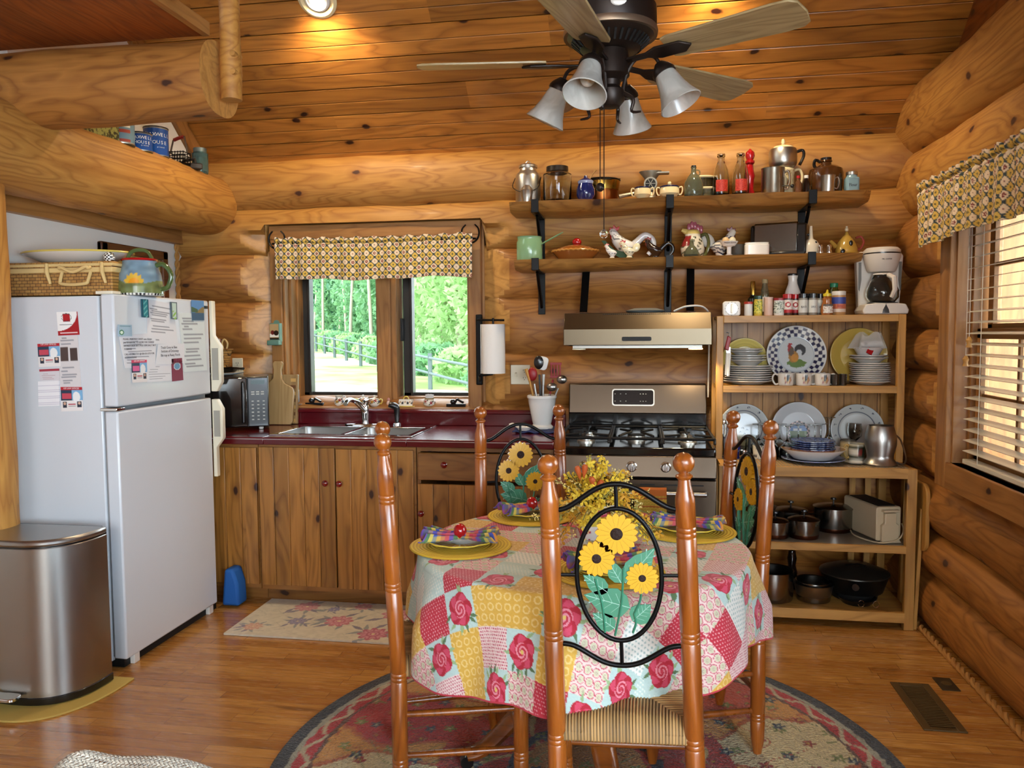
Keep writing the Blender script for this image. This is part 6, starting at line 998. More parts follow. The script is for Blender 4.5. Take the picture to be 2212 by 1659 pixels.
# ---- rack shelf: glasses and dishes
def sprig(x, y, r0, n, c):
    for k in range(n):
        a = k*2*PI/n+.3; cx, cy_ = r0*cos(a), r0*sin(a)
        for dx, dy in ((-.004, 0), (.004, .001), (0, .005)): put(c, np.hypot(x-cx-dx, y-cy_-dy) < .0028, '20284a')
def dotplate(x, y, z): c = fill(x, 'c6cac8'); r = np.hypot(x, y); put(c, np.abs(r-.098) < .002, '404a60'); sprig(x, y, .118, 12, c); sprig(x, y+.015, .018, 4, c); return c
def farmplate(x, y, z):
    c = fill(x, 'cdd0d2'); X = x; Y_ = y+.02; r = np.hypot(X, Y_); a = np.arctan2(Y_, X); rg_ = (r > .045) & (r < .058); put(c, r < .045, '7f9cc8'); put(c, (r < .045) & (Y_ < .005), '5a6e3c'); put(c, rg_, 'e0c8c4'); put(c, rg_ & (((np.floor(a*28/6.283)+np.floor((r-.045)/.0065)) % 2) > .5), '1c1c24'); put(c, (np.abs(X+.005) < .022) & (np.abs(Y_-.012) < .006), 'e8e8e4'); put(c, (Y_ < -.02) & (np.hypot(X/1.3, Y_+.035) < .034), '4a6a3c'); return c
standplate('sprig_plate', 'off-white plate with dark sprigs, half hidden by the chair post', 1606, 930, 4.45, ZC, .135, dotplate, -8); standplate('farm_plate', 'white plate with a small checkered farm scene medallion', 1724, 930, 4.43, ZC, .142, farmplate, -8); standplate('sprig_plate', 'off-white plate with dark sprigs behind the steel pitcher', 1850, 930, 4.43, ZC, .137, dotplate, -8)
WG = [(0, 0), (.033, 0), (.034, .002), (.008, .006), (.004, .012), (.004, .075), (.012, .085), (.034, .11), (.038, .14), (.033, .175), (.031, .175), (.035, .14), (.031, .112), (.009, .09), (0, .086)]
gcount = [(1655, 4.36), (1668, 4.24), (1686, 4.33), (1702, 4.25), (1726, 4.3), (1762, 4.3), (1775, 4.36), (1640, 4.3)]
gm = None
for px, Y in gcount:
    if gm is None: gm = obj('wine_glass', MB().lathe([(a_, .176-b_) for a_, b_ in WG][::-1], 24), GLASS); o = gm
    else: o = bpy.data.objects.new('wine_glass', gm.data); COL.objects.link(o)
    o.location = (at(px, 850, Y=Y).x, Y, ZC+.002); tag(o, 'clear stemmed wine glass upside down behind the blue plates', 'wine glass', 'upturned wine glasses on the rack')
o = obj('champagne_glass', MB().lathe([(a_*.9, .21-b_*1.2) for a_, b_ in WG][::-1], 24), GLASS, None, (at(1793, 850, Y=4.36).x, 4.36, ZC+.002)); tag(o, 'tallest stemmed glass, upside down beside the sprig plate', 'wine glass')
o = obj('goblet', MB().lathe(WG, 24), GLASS, None, (at(1848, 850, Y=4.38).x, 4.38, ZC+.06)); o.location.z = ZC+.002; tag(o, 'upright clear goblet before the sprig plate', 'wine glass')
BG = P('cobalt_glass', '1420a0', .08, trans=.35, coat=.5)
for px, Y, h, r_, lab in ((1587, 4.25, .1, .032, 'cobalt blue lidded jar low behind the chair ironwork'), (1577, 4.36, .15, .03, 'taller cobalt blue bottle behind the blue jar')): glazed('blue_jar', lab, 'jar', (at(px, 850, Y=Y).x, Y, ZC+.002), [(0, 0), (r_*.9, 0), (r_, .01), (r_, h*.6), (r_*.6, h*.8), (r_*.6, h), (0, h)], BG)
for px, Y, lab, c in ((1602, 4.32, 'clear glass tumbler nearest the blue jars', '1'), (1624, 4.34, 'clear glass tumbler beside the floral mug', '2')): glazed('glass_tumbler', lab, 'glass', (at(px, 850, Y=Y).x, Y, ZC+.002), [(0, 0), (.027, 0), (.032, .11), (.029, .11), (.025, .008), (0, .008)], GLASS, rf=lambda a_, z: 1+.02*sin(a_*14), n=42)
glazed('patterned_mug', 'pale mug with dark picture beside the glass tumblers', 'mug', (at(1641, 850, Y=4.26).x, 4.26, ZC+.002), [(0, 0), (.03, 0), (.033, .07), (.03, .07), (.028, .006), (0, .006)], None, lambda x, y, z: put(fill(x, 'd8cfb8'), vnoise(x*120, z*120) > .62, '2a3040')); glazed('cow_cup', 'little silver cup low behind the chair ironwork', 'cup', (at(1608, 850, Y=4.16).x, 4.16, ZC+.002), [(0, 0), (.016, 0), (.024, .03), (.022, .055), (.018, .055), (.0, .01)], CHROME)
t = thing('flatware_caddy', 'bundle of steel flatware standing in a glass at the rack post', 'flatware', (at(1573, 850, Y=4.12).x, 4.3, ZC+.002)); obj('caddy_glass', MB().lathe([(0, 0), (.028, 0), (.03, .12), (.027, .12), (.024, .006), (0, .006)], 24), GLASS, t)
for k in range(7): a_ = k*.9; obj('utensil', MB().tube([(.008*cos(a_), .008*sin(a_), .01), (.02*cos(a_), .02*sin(a_), .17)], [.002, .003], 6).ball((.022*cos(a_), .022*sin(a_), .185), .009, sc=(1, .4, 1.6)), CHROME, t)
X0 = at(1756, 1000, Y=4.19).x
plm = obj('oval_platter', MB().lathe(plate_prof(.155, .016), 48), P('pale_blue_glaze', '8c9cb8', .2, coat=.4), None, (X0, 4.19, ZC+.003)); tag(plm, 'speckled pale blue platter under the wide white bowl', 'platter'); paint_ = None
glazed('serving_bowl', 'wide shallow white bowl with brown inside under the blue plates', 'bowl', (X0, 4.19, ZC+.016), [(0, 0), (.09, 0), (.1, .004), (.155, .05), (.158, .054), (.153, .053)], WHITE, parts=[('brown_inside', MB().lathe([(.153, .0535), (.14, .045), (.095, .012), (0, .008)], 44), P('ochre_glaze', '9a6a30', .2, coat=.5))])
pb = NT('blue_speckle'); pb.set(Base_Color=pb.mix(pb.ramp(pb.noise(pb.tc.outputs['Object'], 90., 3.), [(.4, 0.), (.6, 1.)]), '25356e', '55689e'), Roughness=.2, Coat_Weight=.5)
stack('speckled dark blue plate in the stack inside the wide bowl', 1760, 4.19, ZC+.055, 5, .108, .0095, .016, 'dark blue plates in the wide bowl', 2, mat=pb.m, name='blue_plate')
t = glazed('farm_mug', 'dark green and red picture mug before the sprig plate', 'mug', (at(1852, 960, Y=4.22).x, 4.22, ZC+.002), [(0, 0), (.036, 0), (.04, .01), (.042, .09), (.038, .09), (.036, .01), (0, .008)], None, lambda x, y, z: put(put(put(put(fill(x, '2c3426'), z < .022, 'cfc8b8'), (z > .03) & (z < .06) & (x < -.005), 'd8d0c0'), (z > .03) & (z < .07) & (x > -.004) & (x < .012), '7a2a24'), (z > .08), 'c8c0a8'), [('handle', ear(.038, .065, .02, .075, .006, -1), P('ochre_handle', 'a88a50', .3))])
glazed('coffee_mug', 'cream mug with dark rim behind the picture mug', 'mug', (at(1832, 960, Y=4.30).x, 4.30, ZC+.002), [(0, 0), (.036, 0), (.04, .1), (.036, .1), (.034, .01), (0, .008)], None, lambda x, y, z: put(fill(x, 'c8b48c'), z > .088, '1c2434')); glazed('saucer', 'small white saucer by the steel pitcher', 'saucer', (at(1848, 960, Y=4.14).x, 4.14, ZC+.002), [(0, 0), (.03, 0), (.05, .008), (.03, .004), (0, .003)], WHITE)
t = thing('steel_pitcher', 'brushed stainless barrel pitcher with flared foot', 'pitcher', (at(1902, 960, Y=4.13).x, 4.13, ZC+.002)); obj('pitcher_body', MB().lathe([(0, 0), (.078, 0), (.08, .006), (.062, .03), (.062, .05), (.074, .1), (.073, .14), (.062, .185), (.058, .195), (.055, .195), (.06, .18), (.07, .14), (0, .1)], 44), STEEL, t); obj('handle', MB().tube(curve([(.066, -.01, .15), (.09, -.02, .12), (.11, -.03, .04), (.1, -.03, .008), (.07, -.02, .015)], 5), [.009]*21, 8, sq=.45), STEEL, t)
# ---- lower rack shelves: pots
PS = P('pot_steel', '8c8882', .22, 1.); PC = P('pot_copper_base', '5a3424', .3, 1.)
def pot(label, px, Y, z, r, h, lid=True, long=None, name='cooking_pot', mat=PS, base=True):
    t = thing(name, label, 'pot', (at(px, 1100, Y=Y).x, Y, z)); obj('pot_body', MB().lathe([(0, .002), (r*.96, .002), (r, .012), (r, h), (r+.004, h+.003), (r-.003, h), (r-.004, .012), (0, .008)], 40), mat, t)
    if base: obj('base', MB().lathe([(0, 0), (r*.96, 0), (r*1.003, .012), (r*1.003, .02), (r, .02)], 40), PC, t)
    if lid: l = obj('lid', MB().lathe([(r+.004, h+.002), (r+.004, h+.008), (r*.7, h+.018), (0, h+.024)], 40), mat, t); obj('lid_knob', MB().lathe([(.004, h+.022), (.004, h+.04), (.016, h+.046), (.014, h+.054), (0, h+.056)], 16), BLK, l)
    if long: obj('long_handle', MB().tube([(long[0]*r, long[1]*r, h*.8), (long[0]*(r+.14), long[1]*(r+.14), h*.9)], [.009, .011], 8, sq=.5), mat if long[2] else BLK, t)
    return t
pot('lidded copper-bottomed saucepan at the front of the pot shelf', 1737, 4.15, ZD+.001, .075, .085); pot('wide lidded copper-bottomed pot beside the cream toaster', 1800, 4.33, ZD+.001, .098, .115, long=(-.8, -.5, 1)); pot('steaming pot with upturned lid handles at the shelf back', 1708, 4.34, ZD+.001, .085, .09); pot('grey saucepan with steel handle nearest the chair post', 1675, 4.14, ZD+.001, .07, .075, long=(.95, -.2, 1))
pot('dark pan at the back corner of the pot shelf', 1650, 4.38, ZD+.001, .08, .09, long=(.5, .4, 0), mat=P('pot_dark', '3a3836', .3, .8), base=False); pot('tall stock pot on the bottom shelf nearest the chair post', 1672, 4.16, ZE+.001, .1, .15, lid=False, name='stock_pot', base=False)
t = pot('steel mixing bowl nested over a pot on the bottom shelf', 1760, 4.17, ZE+.001, .085, .1, lid=False, name='mixing_bowl', base=False); obj('outer_bowl', MB().lathe([(.05, .0), (.085, .03), (.097, .085), (.1, .09), (.094, .085), (.08, .03)], 40), STEEL, t)
t = thing('electric_skillet', 'large round dark skillet with wire-handled lid on the bottom shelf', 'skillet', (at(1845, 1250, Y=4.26).x, 4.26, ZE+.001)); obj('pan', MB().lathe([(0, .04), (.14, .04), (.165, .12), (.17, .125), (.16, .12), (.13, .05), (0, .05)], 44), P('pan_black', '141312', .3, .3), t); obj('lid', MB().lathe([(.172, .126), (.17, .132), (.1, .16), (0, .17)], 44), P('pan_lid_grey', '3c3832', .3, .6), t); obj('lid_wire', TBE([(-.05, -.02, .165), (0, -.06, .185), (.05, -.02, .165)], .004, 6), BLK, t); obj('base', MB().lathe([(.11, 0), (.12, .04), (0, .04)], 32), BLKM, t); obj('handle', MB().tube([(-.03, -.16, .1), (-.04, -.185, .1)], .018, 8), BLK, t)
t = thing('bundt_pan', 'flat dark pans with ringed handles at the bottom shelf front', 'pan', (at(1850, 1300, Y=4.12).x+.03, 4.155, ZE+.001)); obj('pan', MB().lathe([(0, 0), (.07, 0), (.095, .03), (.09, .03), (.066, .005)], 36), P('pan_black', '141312', .3), t, (-.02, 0, 0))
for dx in (-.02, .05): obj('ring_handle', MB().tube([(dx+.014*cos(k*PI/8), -.082, .02+.016*sin(k*PI/8)) for k in range(16)], .002, 6, closed=True), CHROME, t)
t = thing('toaster', 'cream plastic long-slot toaster with its cord on the pot shelf', 'toaster', (at(1893, 1130, Y=4.2).x-.015, 4.235, ZD+.001), (0, 0, 16)); TC_ = P('toaster_cream', 'c8b898', .4); obj('shell', MB().prism(rrect(.13, .17, .012, 3, 0, .094), .3, (0, 0, 0), (90, 0, 0)), TC_, t, bev=.004); obj('slot_plate', MB().b2((-.045, -.13, .178), (.045, .13, .182)), BLKM, t)
obj('end_cap', MB().prism([(-.045, .0), (.06, .0), (.045, .02), (.045, .09), (.03, .1), (.03, .15), (-.03, .15), (-.03, .1), (-.045, .09)], .02, (0, -.16, .0), (90, 0, 0)), TC_, t, bev=.004); obj('lever', MB().b2((-.04, -.175, .155), (.045, -.15, .166)), TC_, t, bev=.002); obj('cord', TBE([(-.06, .1, .02), (-.1, -.02, .006), (-.06, -.17, .006), (.03, -.18, .02), (.07, -.165, .06), (.075, -.14, .09)], .004, 6), TC_, t)
t = thing('candle_lamp', 'dark glass oil lamp at the back of the bottom shelf', 'lamp', (at(1712, 1220, Y=4.34).x, 4.36, ZE+.001)); obj('lamp_body', MB().lathe([(.045, 0), (.02, .03), (.03, .08), (.02, .12), (.025, .16), (.018, .2), (0, .205)], 24), P('black_glass', '1a0e0a', .08, coat=.6), t)
t = thing('folding_step_stool', 'folded wooden tray table leaning between the rack and log wall', 'folding table', (1.335, 4.10, 0)); obj('folded_top', MB().prism(rrect(.33, .34, .05, 4, 0, .0), .02, (.012, .05, .56), (0, 90, 2)), RACKZ, t, bev=.005); obj('leg', MB().box((.0, -.05, .30), (.018, .03, .6), rot=(0, 2, 0)), RACKZ, t, bev=.003); obj('leg', MB().box((.012, .08, .36), (.018, .03, .72), rot=(3, 2, 0)), RACKZ, t, bev=.003); obj('leg', MB().box((-.008, .16, .36), (.016, .03, .72), rot=(-3, 2, 0)), RACKZ, t, bev=.003)
# ================================================================ valances, horseshoes
def vfab(u, v):
    """ogee lattice print; u, v in metres"""
    P1, P2 = .047, .049; c = fill(u, 'cfa557'); g = np.cos(2*PI*u/P1)*.5+np.cos(2*PI*v/P2)*.5; k = np.floor(u/P1+.5)
    put(c, g > 0, 'e6cfae'); put(c, g < 0, 'd6b04c'); put(c, np.abs(g) < .17, '2c3c40'); du = (u/P1+.5) % 1-.5; dv = (v/P2+.5) % 1-.5; e = np.hypot(du*P1, dv*P2); star = e < .0085+.0018*np.cos(np.arctan2(dv, du)*5)
    m = (k+np.floor(v/P2+.5)) % 2 < .5; put(c, star & m, '7a1c1c'); put(c, (e < .003) & m, 'd8b8a0'); put(c, (e < .0028) & ~m, '7a1c1c'); du2 = (u/P1) % 1-.5; dv2 = (v/P2) % 1-.5; put(c, (np.abs(du2)*P1+np.abs(dv2)*P2 < .0068), '5c5220'); return c
FAB = painted('printed_cotton', .85, bump=(900, .2, .001), sheen=.2)
def valance(label, W, H, loc, rz, seed):
    t = thing('valance', label, 'valance', loc, (0, 0, rz)); n, k = 420, 90; U = np.tile(np.linspace(0, 1, n+1), k+1); V = np.repeat(np.linspace(0, 1, k+1), n+1); r = np.random.default_rng(seed); ph = r.uniform(0, 6, 4)
    x = (U-.5)*W; hem = .006*np.sin(U*9+ph[0])+.004*np.sin(U*23+ph[1]); ruf = np.clip((.22-V)/.22, 0, 1)
    y = -.02-.012*np.sin(U*W*48+ph[2])*(.35+.65*V)-.01*np.sin(U*W*19+ph[3])*V-.006*np.sin(U*W*210)*np.where(V < .2, 1, .25)+.012*np.exp(-((V-.13)/.03)**2); z = (1-V)*H+hem*V+ruf*.006*np.sin(U*W*60+ph[1])-.01*np.sin(U*3.1)*(1-V)
    m = MB(); m.v = np.stack([x, y, z], 1).tolist(); q = n+1; m.f = [(j*q+i, j*q+i+1, (j+1)*q+i+1, (j+1)*q+i) for j in range(k) for i in range(n)]; m.m = [0]*len(m.f); o = obj('fabric', m, FAB, t, smooth=80); paint(o, lambda a, b, c: vfab(U*W*1.04, V*H)); s_ = o.modifiers.new('sol', 'SOLIDIFY'); s_.thickness = .002; s_.offset = 0
    obj('rod', MB().tube([(-W/2-.02, 0, H*.87), (W/2+.02, 0, H*.87)], .006, 8), IRON, t); return t
def shoe(label, loc, rz):
    t = thing('horseshoe', label, 'horseshoe', loc, (0, 0, rz), 'black horseshoes holding the valance rods'); pts = [(.052*sin(a)*(1 if abs(a) < 2.2 else .93), 0, -.058*cos(a)) for a in [lerp(-2.55, 2.55, k/24) for k in range(25)]]; obj('shoe_bar', MB().tube(pts, [.007+.003*sin(PI*k/24) for k in range(25)], 8, sq=.6), IRON, t); return t
xa, xb = at(592, 550, Y=4.5).x, at(1020, 550, Y=4.5).x; zb_, zt_ = at(800, 602, Y=4.5).z, at(800, 508, Y=4.5).z
valance('yellow and cream lattice-print valance over the kitchen window', xb-xa, zt_-zb_, ((xa+xb)/2, 4.52, zb_), 0, 3); valance('yellow and cream lattice-print valance over the slatted side window', 2.1, .285, (1.265, 2.87, 1.845), -90, 9)
for px, py, lab in ((598, 517, 'black horseshoe at the kitchen valance end toward the refrigerator'), (1016, 503, 'black horseshoe at the kitchen valance end toward the shelves')): p = at(px, py, Y=4.545); shoe(lab, p, 0)
p = at(2042, 405, X=1.315); shoe('black horseshoe above the side window valance', p, -90)
# ================================================================ ceiling lights and fan
def zceil(y): return 2.52+.85*(4.6-y)
for px, py, lab in ((685, -2, 'lit round recessed ceiling light beside the loft post'), (1545, -70, 'lit recessed ceiling light hidden above the fan blades')):
    d = _f+_r*((px-1106)/FPX)-_u*((py-829.5)/FPX); t_ = (zceil(0)-CH)/(d.z+.85*d.y); p = Vector((0, 0, CH))+d*t_; t = thing('ceiling_light', lab, 'ceiling light', p, (180-40.36, 0, 0), 'recessed ceiling lights')
    obj('trim_ring', MB().lathe([(.062, -.02), (.07, .008), (.085, .012), (.1, .004), (.1, 0), (.062, 0)], 40), CREAM, t); obj('eyeball', MB().lathe([(.066, .0), (.062, .012), (.052, .018), (.05, .01)], 36), WPL, t); obj('lamp_face', MB().lathe([(.052, .008), (0, .016)], 32), P('lamp_lit', 'fff0d0', .3, emit='ffd9a0', es=22), t)
    l = bpy.data.lights.new('ceiling_lamp', 'SPOT'); l.energy = 60; l.color = (1, .8, .52); l.spot_size = rd(150); l.spot_blend = .6; l.shadow_soft_size = .05; o = bpy.data.objects.new('ceiling_lamp', l); COL.objects.link(o); nrm = Vector((0, -.647, -.762)); o.location = p+nrm*.05; o.rotation_euler = Vector((0, .25, -1)).to_track_quat('-Z', 'Y').to_euler()
fx, fy, fz_ = -.10, 2.55, 2.31
fn_ = thing('ceiling_fan', 'bronze five-blade ceiling fan with four frosted glass light shades', 'ceiling fan', (fx, fy, 0)); Z0 = fz_
obj('motor_housing', MB().lathe([(.03, Z0+.2), (.07, Z0+.185), (.128, Z0+.17), (.143, Z0+.16), (.145, Z0+.085), (.14, Z0+.078), (.128, Z0+.07), (.09, Z0+.035), (.0, Z0+.03)], 48, (0, 0, 0)), BRONZE, fn_); m = MB()
for k in range(36): a_ = k*PI/18; m.box((.108*cos(a_), .108*sin(a_), Z0+.05), (.036, .007, .006), rot=(0, -42, k*10))
obj('vent_fins', m, BLKM, fn_); obj('band', MB().lathe([(.146, Z0+.075), (.148, Z0+.085), (.146, Z0+.095)], 48), P('bronze_light', '8a7662', .35, .8), fn_); obj('maker_badge', MB().ball((0, 0, 0), .021, sc=(1.15, .15, .75)), P('badge_silver', 'd8d4cc', .3, .3), fn_, (.03, -.143, Z0+.13))
obj('downrod', MB().tube([(0, 0, Z0+.18), (0, 0, zceil(fy)-.02)], .014, 12), BRONZE, fn_); obj('canopy', MB().lathe([(.02, -.08), (.06, -.03), (.065, .03)], 24, (0, 0, zceil(fy)-.02)), BRONZE, fn_); obj('switch_housing', MB().lathe([(.0, Z0-.14), (.03, Z0-.138), (.045, Z0-.12), (.046, Z0-.09), (.03, Z0-.075), (.035, Z0-.06), (.06, Z0-.045), (.062, Z0+.0), (.055, Z0+.03), (0, Z0+.03)], 32), BRONZE, fn_)
for k in range(5):
    A = -30+72*k; c_, s_ = cos(rd(A)), sin(rd(A)); out = [(.2, -.05), (.22, -.058), (.54, -.07), (.585, -.066), (.605, -.05), (.613, 0), (.605, .05), (.585, .066), (.54, .07), (.22, .058), (.2, .05)]
    b = MB(); b.prism(out, .007, (0, 0, 0)); o = obj('blade', b, OAKB, fn_, (0, 0, Z0), (0, 0, 0), bev=.002); o.rotation_euler = (Euler((0, 0, rd(A))).to_matrix() @ Euler((rd(-12), 0, 0)).to_matrix()).to_euler()
    b = MB(); b.prism([(.06, -.012), (.13, -.012), (.17, -.03), (.25, -.028), (.28, 0), (.25, .028), (.17, .03), (.13, .012), (.06, .012)], .008, (0, 0, -.009)); obj('blade_iron', b, BRONZE, o, bev=.003)
SHG = NT('alabaster_glass'); v_ = SHG.tc.outputs['Object']; SHG.set(Base_Color=SHG.mix(SHG.ramp(SHG.noise(v_, 14., 3., .5, 1.5), [(.4, 0.), (.7, 1.)]), 'dcd8ce', 'fbf8f0'), Roughness=.35, Transmission_Weight=.5, Coat_Weight=.3); BULB = P('bulb_glass', 'e8e4d8', .2, trans=.3)
for k in range(4):
    A = -17+90*k; c_, s_ = cos(rd(A)), sin(rd(A)); R = Euler((0, rd(180-28), rd(A))).to_matrix(); pos = Vector((.165*c_, .165*s_, Z0-.045))
    arm = [(.04*c_, .04*s_, Z0-.1), (.055*c_, .055*s_, Z0-.04), (.09*c_, .09*s_, Z0-.0), (.14*c_, .14*s_, Z0-.005), (.162*c_, .162*s_, Z0-.04)]; obj('lamp_arm', MB().tube(curve(arm, 5), .006, 8), BRONZE, fn_); obj('scroll', TBE([(.04*c_, .04*s_, Z0-.1), (.075*c_, .075*s_, Z0-.125), (.07*c_, .07*s_, Z0-.16), (.1*c_, .1*s_, Z0-.165)], [.008-.0004*q for q in range(13)], 8), BRONZE, fn_)
    f = obj('shade_fitter', MB().lathe([(0, -.02), (.015, -.018), (.03, .0), (.036, .012), (.036, .022), (0, .022)], 24), BRONZE, fn_, pos); f.rotation_euler = R.to_euler(); s_o = obj('glass_shade', MB().lathe([(.03, .018), (.034, .03), (.042, .07), (.052, .1), (.066, .128), (.063, .13), (.049, .101), (.039, .07), (.031, .03)], 36), SHG.m, fn_, pos); s_o.rotation_euler = R.to_euler(); b_ = obj('bulb', MB().ball((0, 0, .065), .024, sc=(1, 1, 1.2)), BULB, s_o)
for dx, z in ((-.030, 1.93), (-.018, 1.785)): c = obj('pull_chain', MB().tube([(dx, -.03, Z0-.13), (dx, -.03, z)], .0016, 5), BRONZE, fn_); obj('pull_ball', MB().ball((dx, -.03, z-.012), .014), BRONZE if z > 1.9 else GLASS, c)
# ================================================================ rug
RGX, RGY, RR = -.18, 2.56, 1.06
m = MB(); nr, na = 250, 520; m.grid(lambda u, v: (max(v, .002)*RR*cos(u*6.28318), max(v, .002)*RR*sin(u*6.28318), 0), na, nr, cu=True)
rug = obj('round_rug', m, painted('hooked_wool', .95, bump=(110, 1., .012), sheen=.3), None, (RGX, RGY, .008), smooth=60)
def rugf(x, y, z):
    n1 = vnoise(x*55, y*55)*.012-.006; r = np.hypot(x, y)+n1; a = np.arctan2(y, x)+n1*1.5; c = fill(x, 'c9b88c')
    NS = 10; s = a/(2*PI)*NS; f = s-np.floor(s); q = np.abs(f-.5)*2; kk = np.floor(s) % 5
    med = (r > .5) & (r < .93) & (q < .72+.2*np.cos((r-.71)*14)); pal = ['c9b98c', 'a8402a', '1c2c44', 'c9b98c', 'a02428']
    for i, h in enumerate(pal): put(c, med & (kk == i), h)
    out_ = (r > .5) & (r < .93) & ~med; put(c, out_, 'c08a44'); edge = (r > .5) & (r < .93) & (np.abs(q-(.72+.2*np.cos((r-.71)*14))) < .05); put(c, edge, 'a85a30')
    put(c, (r < .5), 'a02a22'); put(c, (r < .5) & (np.abs(np.sin(a*4)*.12+.3-r) < .018), 'b9a06a'); put(c, (r < .26) & (r > .22), '1e2a40'); put(c, r < .2, 'a8743a')
    for kx, ky, sc_, h1, h2 in ((0, 0, .17, '8c1f1e', 'b08a3c'), (.5, .5, .17, '6f7a3a', 'b9a882'), (.25, .75, .21, '24364a', '9aa08a')):
        gx, gy = x/sc_+kx, y/sc_+ky; fx_, fy_ = gx % 1-.5, gy % 1-.5; e = np.hypot(fx_, fy_)*sc_; th = np.arctan2(fy_, fx_); pet = e < .02+.007*np.cos(th*5); put(c, pet & (r < .92), h1); put(c, (e < .007) & (r < .92), h2)
    put(c, (np.abs(np.sin(x*23+2*np.sin(y*19))) < .07) & (r < .92) & (vnoise(x*9, y*9, 3) > .5), 'a5502c'); put(c, (np.abs(np.sin(y*26+2.4*np.sin(x*17))) < .08) & (r < .92) & (vnoise(x*8, y*8, 5) > .55), '757a40')
    put(c, (r > .93) & (r < .995), 'a81f24'); put(c, (r > .93) & (r < .995) & (np.abs(np.sin(a*34)*.02+.962-r) < .009), 'b9ae90'); put(c, (r > .92) & (r < .935), '5a3a2a'); put(c, (r > .99) & (r < 1.01), '9a9a88'); put(c, (r >= 1.01), '23282e'); return c*(.88+.2*vnoise(x*160, y*160))[:, None]
paint(rug, rugf); s_ = rug.modifiers.new('sol', 'SOLIDIFY'); s_.thickness = .012; s_.offset = 0; tag(rug, 'round hooked rug with red, cream and navy flowers under the dining table', 'rug')
RZ = .0145
# ================================================================ table and cloth
TX, TY, TZ, TR = -.195, 2.62, .748, .543
tb = thing('dining_table', 'round wooden pedestal dining table hidden under the flowered cloth', 'table', (TX, TY, RZ))
obj('tabletop', MB().lathe([(0, TZ-.045-RZ), (TR-.03, TZ-.045-RZ), (TR-.005, TZ-.03-RZ), (TR-.005, TZ-.008-RZ), (TR-.015, TZ-RZ-.003), (0, TZ-RZ-.003)], 64), CHWX, tb, bev=0); obj('pedestal', MB().lathe([(.09, .12), (.11, .16), (.07, .25), (.09, .42), (.06, .55), (.12, .7), (0, .7)], 32), CHWX, tb)
for k in range(4): a_ = rd(20+90*k); f = obj('foot', MB().tube(curve([(.05*cos(a_), .05*sin(a_), .25), (.18*cos(a_), .18*sin(a_), .2), (.33*cos(a_), .33*sin(a_), .07), (.4*cos(a_), .4*sin(a_), .045)], 5), [.05-.0014*q for q in range(16)], 10, sq=.7), CHWX, tb); obj('caster', MB().lathe([(.022, -.012), (.022, .012), (0, .012)], 16, (.4*cos(a_), .4*sin(a_), .022), (90, 0, math.degrees(a_))), BLK, f)
NA, NS_ = 1300, 400; th = np.linspace(0, 2*PI, NA, endpoint=False); TH = np.tile(th, NS_+1); SV = np.repeat(np.linspace(0, 1, NS_+1), NA)
drop = .30+.035*np.sin(2*TH+5.4)+.02*np.sin(5*TH+1); S = SV*(TR+drop); d = np.clip(S-TR+.012, 0, None); RC_ = .022
fold = (.5+.5*np.sin(8*TH+1.6+.5*np.sin(2*TH)))**1.3; ang = np.clip(d/RC_, 0, PI/2); over = np.clip(d-RC_*PI/2, 0, None)
rad = np.minimum(S, TR-.012)+RC_*np.sin(ang)+over*.03+fold*.055*np.clip(over/.16, 0, 1)+.006*np.sin(23*TH+over*9)*np.clip(over/.2, 0, 1); hz = TZ-RC_*(1-np.cos(ang))-over*.985+.0012*np.sin(S*60+TH*3)*(S < TR)
m = MB(); m.v = np.stack([rad*np.cos(TH), rad*np.sin(TH), hz+.004], 1).tolist(); m.f = [(j*NA+i, j*NA+(i+1) % NA, (j+1)*NA+(i+1) % NA, (j+1)*NA+i) for j in range(NS_) for i in range(NA)]; m.m = [0]*len(m.f)
cl_ = obj('tablecloth', m, painted('cotton_cloth', .8, bump=(1200, .15, .001), sheen=.15), None, (TX, TY, 0), smooth=80)
